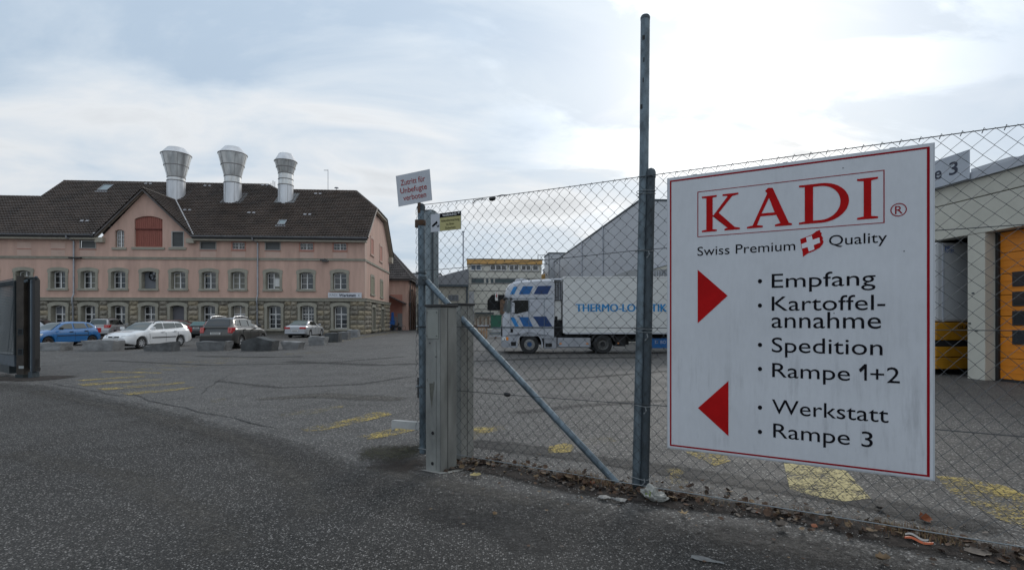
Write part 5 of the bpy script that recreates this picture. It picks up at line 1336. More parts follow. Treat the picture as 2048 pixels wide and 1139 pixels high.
    b.prism([(-.012, -wF * .82, .30), (-.012, wF * .82, .30), (-.012, wF * .82, .44), (-.012, -wF * .82, .44)], (.06, 0, 0)); b.build('lower_grille', m_black, t, bevel=.01)
    b = B(); b.box(-.014, .04, -.30, -.05, hz[0] + .02, hz[1] - .07); b.box(-.014, .04, .05, .30, hz[0] + .02, hz[1] - .07); b.build('grille', m_black, t, bevel=.01)
    b = B(); b.lathe([(.001, -.03), (.06, -.025), (.065, 0)], (0, 0, hz[0] + .06), 'X', 12); b.build('badge', m_rim, t)
    b = B(); wR = plan(L - .05); b.box(L - .06, L + .03, -wR + .02, wR - .02, .33, .42 if kind != 'suv' else .58); b.build('rear_bumper', bmm_, t, bevel=.02)
    if plates:
        pz = .78 if kind in ('suv', 'mpv', 'black') else .52
        b = B(); b.box(L + .008, L + .034, -.26, .26, pz, pz + .12); pl = b.build('number_plate', m_plate, t)
        b = B(); 
        for k in range(7): b.box(L + .0345, L + .0365, -.2 + k * .058, -.165 + k * .058, pz + .03, pz + .09)
        b.build('plate_print', m_black, pl)
        b = B(); b.box(-.034, -.010, -.26, .26, .45, .56); b.build('number_plate', m_plate, t)
    b = B(); b.box(.5, L - .5, -hw + .3, hw - .3, .16, sill + .06); b.build('underside', m_under, t)
    return t
p_blue = mat('blue_car_paint', (0.012, 0.125, 0.34), 0.28, coat=1.0)
p_white = mat('white_car_paint', (0.70, 0.71, 0.72), 0.3, coat=0.8)
p_silver = mat('silver_car_paint', (0.36, 0.37, 0.385), 0.3, metal=0.4, coat=.8)
p_silver2 = mat('light_silver_car_paint', (0.42, 0.44, 0.47), 0.3, metal=0.4, coat=.8)
p_dark = mat('black_car_paint', (0.01, 0.01, 0.012), 0.25, coat=1.0)
p_brown = mat('grey_brown_car_paint', (0.042, 0.040, 0.036), 0.3, metal=0.35, coat=1.0)
p_red = mat('dark_red_car_paint', (0.14, 0.008, 0.01), 0.3, coat=1.0)

def wheel_pose(pxa, pya, pxb, wb, sign, mid_from_a, scale=1.05, half=.8, side=1):
    """ground point of a visible wheel, photo column of the other wheel on the same side -> centre of the car and heading"""
    D = FOC * EYE / (pya - HY); xa = (pxa - CX) / FOC * D
    best = None
    for i in range(-900, 900):
        ph = radians(i * .1); u = (xa + wb * scale * sin(ph)) / (D + wb * scale * cos(ph)) * FOC + CX
        e = abs(u - pxb)
        if best is None or e < best[0]: best = (e, ph)
    ph = best[1]; dirc = Vector((sin(ph), cos(ph))); nrm = Vector((cos(ph), -sin(ph))) * side   # nrm: from body centre to the visible side
    c = Vector((xa, D)) + dirc * (mid_from_a * scale) - nrm * (half * scale)
    w = c2w(c.x, c.y); d = c2w(dirc.x, dirc.y)
    return (w.x, w.y, 0), atan2(d.y, d.x), ph
# white estate: nose towards the viewer, x axis of the car runs nose -> tail, so away from the viewer
loc, rz, ph = wheel_pose(282, 697, 359, 2.69, 1, 4.50 / 2 - .86, half=.80)
car('white estate car parked nose forward behind the rough stone blocks', p_white, loc, rz, 4.50, 1.78, 1.47, 2.69, .86,
    belt=[(0, .60), (.10, .72), (.55, .87), (1.15, .97), (1.35, 1.0), (4.2, 1.06), (4.42, 1.04), (4.5, .80)], roof=[(1.12, .95), (1.98, 1.40), (2.6, 1.47), (3.6, 1.46), (3.98, 1.42), (4.42, 1.05)], ga=1.12, gb=4.42,
    win=[[(1.52, 1.05), (2.42, 1.06), (2.42, 1.38), (2.06, 1.36)], [(2.50, 1.06), (3.32, 1.09), (3.32, 1.38), (2.50, 1.38)], [(3.38, 1.09), (3.98, 1.14), (3.80, 1.37), (3.38, 1.38)]],
    spokes=7, r=.315, rails=(1.9, 3.9, m_black), seams=(1.35, 2.46, 3.36), strip=(1.5, 3.2, .56), handles=(2.25, 3.15), mirrorx=1.5, headz=(.60, .76), glass=(m_cglass2, m_cglass3, None), tailz=(.8, 1.1))
loc, rz, ph = wheel_pose(96, 693, 184, 2.49, 1, 3.82 / 2 - .78, half=.75)
car('bright blue hatchback parked at the left end of the row of stone blocks', p_blue, loc, rz, 3.82, 1.65, 1.44, 2.49, .78,
    belt=[(0, .58), (.08, .70), (.5, .84), (1.0, .95), (3.3, 1.02), (3.70, 1.02), (3.82, .75)], roof=[(.92, .92), (1.72, 1.36), (2.3, 1.44), (3.1, 1.42), (3.40, 1.36), (3.76, 1.03)], ga=.92, gb=3.76,
    win=[[(1.36, 1.02), (2.18, 1.03), (2.18, 1.34), (1.78, 1.31)], [(2.28, 1.03), (3.02, 1.05), (2.92, 1.34), (2.28, 1.35)], [(3.10, 1.06), (3.42, 1.10), (3.20, 1.32), (3.04, 1.34)]],
    spokes=9, rimm=m_steelrim, r=.29, seams=(1.2, 2.23, 3.0), strip=(1.25, 3.0, .60), handles=(2.02, 2.88), mirrorx=1.4, kind='blue', headz=(.58, .76), tailz=(.75, 1.05))
# rear-view cars: nose away; car x axis must run from far nose to near tail, so heading is reversed
def rear_pose(pxa, pya, pxb, wb, rear_over, L, half):
    loc, rz, ph = wheel_pose(pxa, pya, pxb, wb, 1, L / 2 - rear_over, half=half); return loc, rz + pi, ph
loc, rz, ph = rear_pose(481, 696, 523.5, 2.71, .98, 4.58, .83)
car('grey-brown off-road car with silver roof rails seen from behind', p_brown, loc, rz, 4.58, 1.85, 1.70, 2.71, .89,
    belt=[(0, .70), (.12, .86), (.6, 1.02), (1.2, 1.12), (4.2, 1.18), (4.5, 1.12), (4.58, .85)], roof=[(1.15, 1.1), (1.95, 1.60), (2.6, 1.69), (3.7, 1.68), (4.12, 1.62), (4.50, 1.16)], ga=1.15, gb=4.50,
    win=[[(1.62, 1.20), (2.5, 1.21), (2.5, 1.58), (2.05, 1.55)], [(2.60, 1.21), (3.42, 1.23), (3.42, 1.58), (2.60, 1.58)], [(3.50, 1.24), (4.08, 1.30), (3.88, 1.56), (3.50, 1.58)]],
    r=.345, spokes=5, rails=(2.1, 3.95, m_rim), seams=(1.55, 2.55, 3.46), handles=(2.35, 3.3), mirrorx=1.6, kind='suv', tail='tall', tailz=(.86, 1.16), sill=.28, bump_m=mat('grey_bumper', (.03, .03, .032), .6), glass=(None, m_cglass3, m_cglass), tailw=.10)
loc, rz, ph = rear_pose(228, 675.5, 256, 2.68, .92, 4.39, .80)
car('silver people carrier with roof rails parked behind the white estate car', p_silver, loc, rz, 4.39, 1.79, 1.66, 2.68, .79,
    belt=[(0, .68), (.1, .84), (.5, .98), (1.0, 1.06), (4.1, 1.10), (4.32, 1.06), (4.39, .8)], roof=[(.95, 1.02), (1.8, 1.55), (2.4, 1.64), (3.7, 1.62), (4.02, 1.56), (4.32, 1.08)], ga=.95, gb=4.32,
    win=[[(1.45, 1.13), (2.3, 1.14), (2.3, 1.52), (1.9, 1.50)], [(2.38, 1.14), (3.22, 1.16), (3.22, 1.53), (2.38, 1.53)], [(3.28, 1.16), (4.0, 1.2), (3.86, 1.50), (3.28, 1.53)]],
    r=.32, spokes=6, rails=(2.0, 3.9, m_black), seams=(1.4, 2.34, 3.25), handles=(2.15, 3.1), mirrorx=1.4, kind='mpv', tail='tall', tailz=(.86, 1.12), glass=(None, m_cglass, m_cglass2))
loc, rz, ph = rear_pose(619, 674.3, 640.5, 2.73, 1.10, 4.80, .80)
car('silver saloon car seen from behind at the right end of the parking', p_silver2, loc, rz, 4.80, 1.79, 1.42, 2.73, .97,
    belt=[(0, .60), (.12, .74), (.6, .86), (1.35, .96), (3.9, 1.0), (4.65, .99), (4.8, .86)], roof=[(1.35, .94), (2.15, 1.34), (2.7, 1.42), (3.35, 1.40), (4.18, 1.01)], ga=1.35, gb=4.18,
    win=[[(1.80, 1.0), (2.62, 1.02), (2.62, 1.33), (2.25, 1.31)], [(2.70, 1.02), (3.45, 1.05), (3.25, 1.31), (2.70, 1.33)], [(3.5, 1.06), (3.8, 1.07), (3.4, 1.28)]],
    r=.31, spokes=9, seams=(1.75, 2.66, 3.5), handles=(2.5, 3.3), mirrorx=1.75, tailz=(.72, .88), tailw=.46, kind='saloon', bump_m=p_silver2, scale=1.10, glass=(None, m_cglass, mat('green_rear_glass', (.05, .07, .055), .08, spec=1)))
D = 45.5; xc = (393 - 1024) / 1024 * D; w = c2w(xc, D + 2.1)
tb = car('black hatchback seen from behind with a pink sheet in its rear window', p_dark, (w.x, w.y, 0), atan2(*reversed(c2w(.02, -1)[:])), 4.2, 1.72, 1.44, 2.55, .85,
    belt=[(0, .58), (.1, .72), (.55, .86), (1.1, .96), (3.9, 1.02), (4.12, .98), (4.2, .75)], roof=[(1.05, .93), (1.9, 1.36), (2.5, 1.44), (3.5, 1.42), (3.72, 1.37), (4.14, 1.0)], ga=1.05, gb=4.14,
    win=[[(1.5, 1.03), (2.35, 1.04), (2.35, 1.34), (1.95, 1.32)], [(2.45, 1.04), (3.3, 1.07), (3.2, 1.34), (2.45, 1.35)]], r=.30, kind='black', glass=(None, None, mat('teal_rear_glass', (.03, .11, .11), .06, spec=1)), tailz=(.80, 1.0))
b = MB(); b.M = Matrix.Scale(1.05, 4) @ Matrix.Translation((-2.1, 0, 0)); b.prism([(3.9, .50, 1.05), (4.12, .52, 1.02), (4.02, .70, 1.3), (3.8, .62, 1.36)], (0, .03, 0)); b.build('paper_sheet', mat('pink_paper', (.62, .20, .19), .8), tb)
D = 50.5; xc = (352 - 1024) / 1024 * D; w = c2w(xc, D + 1)
car('dark red car mostly hidden behind the tail of the white estate car', p_red, (w.x, w.y, 0), atan2(*reversed(c2w(-.8, -1)[:])), 4.1, 1.72, 1.50, 2.5, .85,
    belt=[(0, .62), (.1, .76), (.55, .9), (1.1, 1.0), (3.8, 1.04), (4.02, 1.0), (4.1, .75)], roof=[(1.05, .97), (1.9, 1.42), (2.5, 1.5), (3.4, 1.48), (3.66, 1.42), (4.04, 1.02)], ga=1.05, gb=4.04,
    win=[[(1.5, 1.06), (2.35, 1.07), (2.35, 1.4), (1.95, 1.37)], [(2.45, 1.07), (3.4, 1.1), (3.2, 1.4), (2.45, 1.41)]], r=.30)
D = 44.0; xc = (76 - 1024) / 1024 * D; w = c2w(xc, D)
car('silver estate car with dark windows behind the blue hatchback beside the gate', p_silver2, (w.x, w.y, 0), atan2(*reversed(c2w(-1, -.10)[:])), 4.7, 1.80, 1.60, 2.75, .9,
    belt=[(0, .62), (.12, .78), (.6, .93), (1.2, 1.03), (4.4, 1.06), (4.62, 1.0), (4.7, .8)], roof=[(1.15, 1.0), (2.0, 1.48), (2.6, 1.58), (4.0, 1.56), (4.3, 1.5), (4.62, 1.04)], ga=1.15, gb=4.62,
    win=[[(1.65, 1.08), (2.55, 1.08), (2.55, 1.50), (2.1, 1.46)], [(2.62, 1.08), (3.5, 1.08), (3.5, 1.50), (2.62, 1.50)], [(3.56, 1.08), (4.4, 1.12), (4.22, 1.46), (3.56, 1.50)]],
    rails=(2.0, 4.2, m_black), seams=(2.58, 3.53), handles=(2.4, 3.3), mirrorx=1.6, glass=(m_cglass, m_cglass, m_cglass))

# ------------------------------------------------------------------ rough stone blocks lining the parking
m_gran = mat('grey_granite', (0.125, 0.128, 0.13), 0.85, var=0.4, vscale=2.2, vdet=10, bump=1.0, bscale=12)
m_gran2 = mat('pale_granite', (0.20, 0.203, 0.205), 0.85, var=0.35, vscale=2.2, vdet=10, bump=1.0, bscale=12)
m_gran3 = mat('dark_granite', (0.062, 0.066, 0.068), 0.85, var=0.4, vscale=2.2, vdet=10, bump=1.0, bscale=12)
BL = [((70, 122), 685, 701, m_gran2, 'leftmost long pale stone block in front of the blue hatchback', 0), ((162, 227), 681, 701.5, m_gran2, 'upright rectangular pale stone block left of the white estate car', 0),
      ((287, 341), 686, 702, m_gran, 'wedge-shaped grey stone block below the doors of the white estate car', 1), ((392, 450), 683, 701, m_gran, 'flat-topped grey stone block behind the left tail of the off-road car', 0),
      ((480, 545), 677, 701.5, m_gran3, 'largest and darkest stone block beside the rear wheel of the off-road car', 2), ((560, 600), 682, 698.5, m_gran2, 'pale tapering stone block standing alone between off-road car and saloon', 3),
      ((616, 649), 673, 690, m_gran2, 'stone block just in front of the silver saloon car', 0), ((649, 677), 666, 684, m_gran3, 'tall dark stone block right of the silver saloon car', 0),
      ((675, 696), 663.5, 679, m_gran, 'second stone block from the right end of the row', 0), ((694, 716), 659, 674.5, m_gran2, 'rightmost and farthest pale stone block near the factory corner', 0)]
for i, ((xa, xb), yt, yb, m_, lab, shp) in enumerate(BL):
    A = G(xa, yb); Bq = G(xb, yb); c = (A + Bq) / 2; wd = (Bq - A).length; hgt = (yb - yt) / (yb - HY) * EYE
    dep = min(1.2, max(.8, wd * .5)); t = None
    random.seed(40 + i); bm = bmesh.new(); bmesh.ops.create_cube(bm, size=1); bmesh.ops.subdivide_edges(bm, edges=bm.edges[:], cuts=5, use_grid_fill=True)
    sd = Vector((i * 13.1, i * 3.7, 2))
    for v in bm.verts:
        p = v.co.copy(); x, y, z = p.x, p.y, p.z + .5
        k = noise.noise(p * 2.2 + sd) * .10 + noise.noise(p * 6 + sd) * .05
        top = 1.0
        if shp == 1: top = .62 + .55 * (x + .5)
        if shp == 2: top = .80 + .35 * (1 - abs(x * 2)) * .9
        if shp == 3: top = 1.0 - .15 * (x + .5)
        taper = 1 - (.10 * (1 - z) if shp == 2 or shp == 0 else .28 * (1 - z) if shp == 3 else 0)
        px_ = x * taper * (1 + k * .5); py_ = y * (1 + k) - (.0); pz_ = z * min(top, 1.12) * (1 + (k * 1.1 if z > .7 else 0))
        v.co = Vector((px_ * wd, py_ * dep, max(0, pz_) * hgt - (.04 if z < .01 else 0)))
    me = bpy.data.meshes.new('stone_block'); bm.to_mesh(me); bm.free(); me.materials.append(m_)
    me.polygons.foreach_set('use_smooth', [True] * len(me.polygons)); me.set_sharp_from_angle(angle=radians(22))
    o = bpy.data.objects.new('stone_block', me); COL.objects.link(o)
    dd = (Bq - A); nrm = Vector((-dd.y, dd.x, 0)).normalized(); o.location = c + nrm * dep / 2; o.rotation_euler = (0, 0, atan2(dd.y, dd.x))
    tag(o, lab, 'stone block', 'rough stone blocks lining the parking')

# ------------------------------------------------------------------ lorry with refrigerated trailer
p_cab = mat('cab_silver_white', (0.40, 0.42, 0.46), 0.32, coat=.7, var=.10, vscale=1.5)
p_trail = mat('trailer_white', (0.60, 0.61, 0.60), 0.45, var=.04, vscale=1.0)
m_b1 = mat('stripe_light_blue', (0.015, 0.20, 0.50), .4); m_b2 = mat('stripe_blue', (0.003, 0.10, 0.31), .4); m_b3 = mat('stripe_navy', (0.001, 0.030, 0.13), .4)
D0 = FOC * EYE / (707 - HY); w0 = c2w((1003 - CX) / FOC * D0, D0)
KT = 1 / (FOC / D0)                                     # metres per photo pixel on the near side of the lorry
lor = thing('lorry', 'silver-white lorry cab with blue slanted stripes pulling a white refrigerated trailer', 'lorry', (w0.x, w0.y, 0), -TH)
TW = 2.5
def T(px, py, y=0.0): return Vector(((px - 1003) * KT, y, (707 - py) * KT))
def TB(px0, px1, y0, y1, py0, py1, name, m_, parent=None, bevel=.0, smooth=None):
    a, c = T(px0, py0), T(px1, py1); b = MB(); b.box(a.x, c.x, y0, y1, a.z, c.z); return b.build(name, m_, parent or lor, bevel=bevel, smooth=smooth)
def TPoly(pts, y0, dy, name, m_, parent=None, bevel=0, smooth=None):
    b = MB(); b.prism([T(x, y, y0) for x, y in pts], (0, dy, 0)); return b.build(name, m_, parent or lor, bevel=bevel, smooth=smooth)
# cab shell: lofted front-to-back so the nose and roof are rounded in plan
cabprof = [(1003.5, 690), (1002.5, 668), (1002.5, 640), (1004, 630), (1009, 622), (1011, 606), (1010, 596), (1008, 592), (1009, 586), (1012, 576), (1017, 568), (1026, 562.5), (1040, 560), (1075, 557), (1100, 556), (1108, 557.5), (1109, 562)]
b = MB(); n_ = len(cabprof); ys = [0, .05, .16, .4, TW / 2, TW - .4, TW - .16, TW - .05, TW]
ins = [.26, .14, .05, .01, 0, .01, .05, .14, .26]
rows_ = []
xr = T(1108, 600).x
for y, d in zip(ys, ins):
    row = []
    for (x, py) in cabprof:
        p = T(x, py); fx = max(0, 1 - (p.x) / 1.1); row.append(Vector((p.x + d * 1.3 * min(1, fx + .15) if p.x < 1.0 else p.x, y, p.z - (d * .5 if py < 575 else 0))))
    row.append(Vector((xr, y, T(0, 672).z))); row.append(Vector((T(1003, 0).x + .3 + d, y, T(0, 672).z)))
    rows_.append(row)
m2 = len(rows_[0]); vs = [v for r_ in rows_ for v in r_]
fs = [(i * m2 + k, i * m2 + (k + 1) % m2, (i + 1) * m2 + (k + 1) % m2, (i + 1) * m2 + k) for i in range(len(rows_) - 1) for k in range(m2)]
fs += [tuple(range(m2)), tuple((len(rows_) - 1) * m2 + k for k in range(m2 - 1, -1, -1))]
# keep the lower nose open behind for the wheel arch: shell stops at the arch line
b.add(vs, fs); cab = b.build('cab', p_cab, lor, smooth=28)
# lower front with the wheel arch cut out
def circ(cx_, cy_, r_, a0, a1, n=12): return [(cx_ + r_ * cos(radians(a0 + (a1 - a0) * i / n)), cy_ - r_ * sin(radians(a0 + (a1 - a0) * i / n))) for i in range(n + 1)]
TPoly([(1002.5, 692), (1002.5, 671.5)] + [(1108, 671.5), (1108, 676), (1084.5, 676)] + [(x, y) for x, y in circ(1059, 688, 24, 30, 180)] + [(1035, 695), (1008, 694)], -.02, .5, 'front_fender', mat('fender_silver', (.30, .32, .355), .4, coat=.4, var=.2, vscale=2))
TPoly([(1002.5, 692), (1002.5, 671.5), (1108, 671.5), (1108, 676), (1084.5, 676)] + circ(1059, 688, 24, 30, 180) + [(1035, 695), (1008, 694)], TW - .48, .5, 'front_fender', mat('fender_silver', (.30, .32, .355), .4, coat=.4, var=.2, vscale=2))
TB(1003, 1034, .3, TW - .3, 694, 672, 'bumper', mat('fender_silver', (.3, .32, .355), .4), bevel=.04)
TPoly([(1033.5, 695)] + circ(1059, 688, 26.5, 195, -20, 20) + [(1083.5, 694)] + circ(1059, 688, 24, -15, 190, 20), -.05, .16, 'wheel_arch_trim', mat('grey_trim', (.35, .37, .41), .5))
# door outline, window, handles
TPoly([(1024.5, 626), (1024.5, 603), (1029, 600), (1056.5, 600), (1056.5, 621.5), (1034, 627)], -.012, .03, 'door_window', mat('dark_cab_glass', (.008, .009, .008), .25, spec=.25), smooth=None)
TPoly([(1012, 624), (1015.5, 600.5), (1021, 599), (1021, 622), (1016, 626)], -.013, .03, 'quarter_window', m_cglass2)
TB(1014, 1105, -.016, .0, 597.2, 595.8, 'cab_seam', m_galv); TB(1006, 1016, .05, 2.45, 598, 594.5, 'sun_visor', m_black, bevel=.02)
TPoly([(1005.5, 622), (1011, 599.5), (1014.5, 599.5), (1013.5, 622)], .14, TW - .28, 'windscreen', m_cglass)
for x0, x1, y0, y1 in ((1021.2, 1022, 599, 664), (1057.2, 1058.2, 597, 664), (1088, 1088.8, 595, 672)): TB(x0, x1, -.014, .0, y1, y0, 'door_seam', m_galv)
TPoly([(1059, 600), (1081, 600), (1083, 606), (1079, 616), (1073, 621), (1059, 624)], -.02, .03, 'side_fairing', mat('fairing_grey', (.40, .42, .47), .35), bevel=.01)
for nm, x0 in (('mirror', 1024), ):
    TB(1023.5, 1029.5, -.28, -.06, 626, 605, 'mirror', p_cab, bevel=.04); TB(1024, 1026, -.12, .02, 604, 602.5, 'mirror_arm', m_black); TB(1020, 1024, -.22, .0, 599, 595, 'kerb_mirror', m_black)
TB(1035, 1040, -.03, .0, 633, 631.5, 'door_handle', m_black)
# slanted stripes
for pts, m_ in (([(1020, 588), (1027.5, 573), (1035.5, 573), (1028.5, 588)], m_b1), ([(1037.5, 588), (1046, 572), (1066.5, 572), (1059, 588)], m_b2), ([(1067, 588), (1076, 571.5), (1103.5, 571), (1095, 588)], m_b3),
                ([(1020, 634), (1028.5, 634), (1038, 652.5), (1030, 652.5)], m_b1), ([(1038, 633.5), (1056.5, 633.5), (1066, 652.5), (1047, 652.5)], m_b2), ([(1066, 632.5), (1092, 632), (1105, 652.5), (1079, 652.5)], m_b3)):
    TPoly(pts, -.008, .006, 'stripe', m_)
TPoly([(1029, 562), (1032, 556.5), (1044, 555), (1055, 558), (1056, 560)], .35, 1.8, 'roof_spoiler', p_cab, bevel=.03)
TB(1098, 1124, .1, TW - .1, 560.5, 556, 'air_deflector', p_cab, bevel=.06)
for x0, x1, y0, y1, m_ in ((1004.5, 1012, 673.5, 680, m_head), (1012, 1017, 673.5, 680, m_amber)): TB(x0, x1, -.03, .02, y1, y0, 'headlight', m_, bevel=.015)
TB(1001.5, 1003.4, .3, 2.2, 672, 652, 'front_grille', m_black); 
for k in range(4): TB(1000.8, 1001.6, .3, 2.2, 669.5 - k * 5, 667 - k * 5, 'grille_bar', p_cab)
TB(1021, 1026, -.03, 0, 664, 657, 'fender_slot', m_dark); TB(1003, 1108, -.025, -.014, 655.5, 654.2, 'lower_seam', m_galv)
TB(1022, 1032, -.028, -.018, 691, 683, 'step', m_dark)
# tanks and side skirts
TB(1088, 1113.5, .02, .7, 697, 674, 'step_box', mat('tank_silver', (.30, .315, .345), .45, metal=.2, var=.2, vscale=2), bevel=.03); TB(1091, 1104, -.0, .02, 693, 686, 'step', m_dark)
TB(1115, 1182, .02, .7, 695, 675, 'fuel_tank', mat('tank_silver', (.30, .315, .345), .45, metal=.2, var=.2, vscale=2), bevel=.05); TB(1116, 1181, -.005, .018, 692, 691, 'tank_strap', m_flash)
for x in (1121, 1174.5): TB(x - 2.2, x + 2.2, -.02, .015, 688, 685.5, 'marker_lamp', m_amber, bevel=.01)
TB(1235, 1238, .0, .04, 687, 684.5, 'marker_lamp', m_amber)
# chassis, fifth wheel
TB(1040, 1250, .75, TW - .75, 690, 672, 'chassis', m_under); TB(1086, 1172, .25, TW - .25, 674.5, 671.5, 'deck_plate', m_under)
TB(1109, 1125, .3, TW - .3, 672, 640, 'cab_back_gear', m_under)
tyT, rimT, bkT = None, None, None
def truck_wheel(px, r_px, front):
    r = r_px * KT; w_ = .32
    b = MB(); b.lathe([(r * .58, -w_ / 2), (r * .92, -w_ / 2), (r, -w_ * .34), (r, w_ * .34), (r * .92, w_ / 2), (r * .58, w_ / 2)], (0, 0, 0), 'Y', 30, cap=False); ty = b.mesh('tyre', m_tyre, 35)
    b = MB(); ro = r * .58
    if front: b.lathe([(ro, -w_ / 2), (ro * .9, -w_ * .42), (ro * .62, -w_ * .50), (ro * .58, -w_ * .36), (0.001, -w_ * .36)], (0, 0, 0), 'Y', 30, cap=False)
    else: b.lathe([(ro, -w_ / 2), (ro * .94, -w_ * .1), (ro * .7, w_ * .2), (ro * .4, w_ * .1), (ro * .36, -w_ * .3), (0.001, -w_ * .34)], (0, 0, 0), 'Y', 30, cap=False)
    for k in range(10):
        t = 2 * pi * k / 10; rr = ro * (.76 if front else .55); b.lathe([(.028, 0), (.028, -.04)], (rr * cos(t), -w_ * .46 if front else w_ * .08, rr * sin(t)), 'Y', 6)
    rm = b.mesh('rim', mat('lorry_rim', (.25, .25, .245) if front else (.20, .19, .175), .5, metal=.3), 35)
    b = MB(); b.lathe([(.001, -.01), (ro * .45, -.01), (ro * .45, .04)], (0, -w_ * .37, 0), 'Y', 16, cap=False); hb = b.mesh('hub', mat('hub_blue', (.01, .06, .17), .5) if front else m_under, 35)
    return ty, rm, hb
WF = truck_wheel(0, 18.8, True); WR = truck_wheel(0, 19.2, False)
def wput(px, r_px, W_, y, flip=False, parent=lor):
    wo = bpy.data.objects.new('wheel', W_[2]); COL.objects.link(wo); wo.parent = parent; p = T(px, 707)
    wo.location = (p.x, y, r_px * KT); wo.rotation_euler = (0, 0, pi if flip else 0)
    for me, nm in ((W_[0], 'tyre'), (W_[1], 'rim')):
        q = bpy.data.objects.new(nm, me); COL.objects.link(q); q.parent = wo
for y, fl in ((.17, False), (TW - .17, True)):
    wput(1059, 18.8, WF, y, fl); wput(1206, 19.2, WR, y, fl); wput(1206, 19.2, WR, y + (.34 if not fl else -.34), fl)
TPoly(circ(1206, 688, 26, 165, 15, 16) + circ(1206, 688, 23, 15, 165, 16), .0, .6, 'rear_mudguard', m_black)
TB(1148, 1172, .75, TW - .3, 684, 671, 'air_tank', m_under); TB(1232, 1252, .1, .75, 692, 672, 'rear_frame', m_under); TB(1128, 1250, .3, TW - .3, 671, 667, 'kingpin_plate', m_under)
# trailer
tr_x1 = 1003 + 16.2 / KT
TB(1126, tr_x1, -.03, TW + .03, 666, 552.5, 'trailer_box', p_trail, bevel=.03)
TB(1126.6, 1129.2, -.052, -.031, 665, 553.5, 'corner_post', mat('post_white', (.66, .67, .67), .4)); TB(1130, tr_x1, -.05, -.031, 667.5, 665.2, 'bottom_rail', m_flash); TB(1130, tr_x1, -.05, -.031, 554.6, 552.8, 'top_rail', mat('post_white', (.66, .67, .67), .4))
TB(1109.5, 1124.5, .35, TW - .35, 640, 558.5, 'cooling_unit', m_white, bevel=.05)
TB(1109, 1124, .28, .36, 600, 563, 'cooling_grille', m_black)
for k in range(9):
    TB(1109, 1124.2, .25, .285, 598 - k * 3.9, 597 - k * 3.9, 'grille_slat', m_flash)
for x in (1109.3, 1114.2, 1119.2, 1123.6): TB(x, x + .8, .24, .26, 599, 563, 'grille_slat', m_flash)
TB(1111, 1116, .33, .348, 640, 632, 'vent', m_dark)
TB(1250, tr_x1 - 10, .8, TW - .8, 684, 667.5, 'trailer_chassis', m_under)
TB(1240, 1262, .5, .9, 690, 668, 'landing_leg', m_under)
TB(1302.5, 1380, .15, .6, 696, 676.5, 'tool_box', m_b2, bevel=.02)
for px in (1460, 1510, 1560):
    for y, fl in ((.2, False), (TW - .2, True)): wput(px, 18.5, WR, y, fl)
TB(1430, 1590, .1, TW - .1, 672, 668.5, 'mudguard', m_black)
m_tblue = mat('trailer_lettering_blue', (0.004, 0.21, 0.50), .4)
putT = lambda x, z, o: (x, -.034 - o, z)
a_, c_ = T(1151, 622), T(1331.5, 622)
for q in (0, .009, .018, .027, .036): lettering('lettering', 'THERMO-LOGISTIK', m_tblue, lor, a_.x + q, c_.x + .02 + q, T(0, 622.6).z, T(0, 607.6).z - T(0, 622.6).z, .003 + q * .05, put=putT)
lettering('lettering', 'D. BO', mat('faded_white', (.3, .36, .5), .5), lor, T(1311.5, 0).x, T(1334, 0).x, T(0, 687).z, T(0, 680.5).z - T(0, 687).z, -.17, bold=.02, put=putT)
# ------------------------------------------------------------------ chain-link fence with its posts
F0w = c2w(-1.136, 6.5); FD = c2w(2.489, -1.43).normalized(); FAZ = atan2(FD.y, FD.x)
fence = thing('chain_link_fence', 'tall wire mesh fence running past the big sign on galvanised posts', 'fence', (F0w.x, F0w.y, 0), FAZ)
FM = Matrix.Translation((F0w.x, F0w.y, 0)) @ Matrix.Rotation(FAZ, 4, 'Z'); FMI = FM.inverted()
def fhit(px, py, off=0.0):
    """photo pixel -> (u, z) on the fence plane shifted off metres towards the viewer"""
    r = FMI.to_3x3() @ ray(px, py); o = FMI @ Vector((0, 0, EYE)); t = (-off - o.y) / r.y; p = o + r * t; return p.x, p.z
def fground(px, py):
    p = FMI @ G(px, py); return p
def lerp(a, b, t): return a + (b - a) * t
# netting: zig-zag wires hooked into each other, slightly sagging
A_, R_w = .0615, .0625; U0, U1 = -.05, 8.8; ZT0, ZB0 = 3.10, .06
nb = MB(); nst_ = int((U1 - U0) / A_); nr = int((ZT0 - ZB0) / R_w)
def disp(u, z):
    q = Vector((u * .9, z * .9, 3.0)); q2 = Vector((u * 3.1, z * 3.1, 9.0))
    return Vector((noise.noise(q) * .035 + noise.noise(q2) * .007, noise.noise(q + Vector((7, 1, 0))) * .03, noise.noise(q + Vector((0, 9, 4))) * .03 + noise.noise(q2 + Vector((3, 3, 3))) * .006))
RW = .0023
for k in range(nst_):
    vs = []; m_ = 0
    for i in range(nr + 1):
        right = (i + k) % 2 == 0
        u = U0 + (k + (1 if right else 0)) * A_; z = ZT0 - i * R_w; f = min(1, i / 3) * min(1, (nr - i) / 3)
        d = disp(u, z) * f
        c = Vector((u + (.003 if right else -.003) + d.x, -.052 + d.y + (.006 if right else -.006), z + d.z * (1 if f else 0)))
        for a in range(4):
            t = pi / 2 * a + pi / 4; vs.append((c.x + RW * cos(t), c.y + RW * sin(t), c.z + .0008 * (1 if a % 2 else -1))); 
        m_ += 1
    fs = [(i * 4 + a, i * 4 + (a + 1) % 4, (i + 1) * 4 + (a + 1) % 4, (i + 1) * 4 + a) for i in range(m_ - 1) for a in range(4)]
    nb.add(vs, fs)
# hooked wire ends over the top wire
for k in range(nst_ // 2 + 1):
    u = U0 + 2 * k * A_ ; nb.tube([(u - .012, -.055, ZT0 - .03), (u + .004, -.045, ZT0 + .012), (u + .016, -.055, ZT0 - .012)], .0032, 4, False)
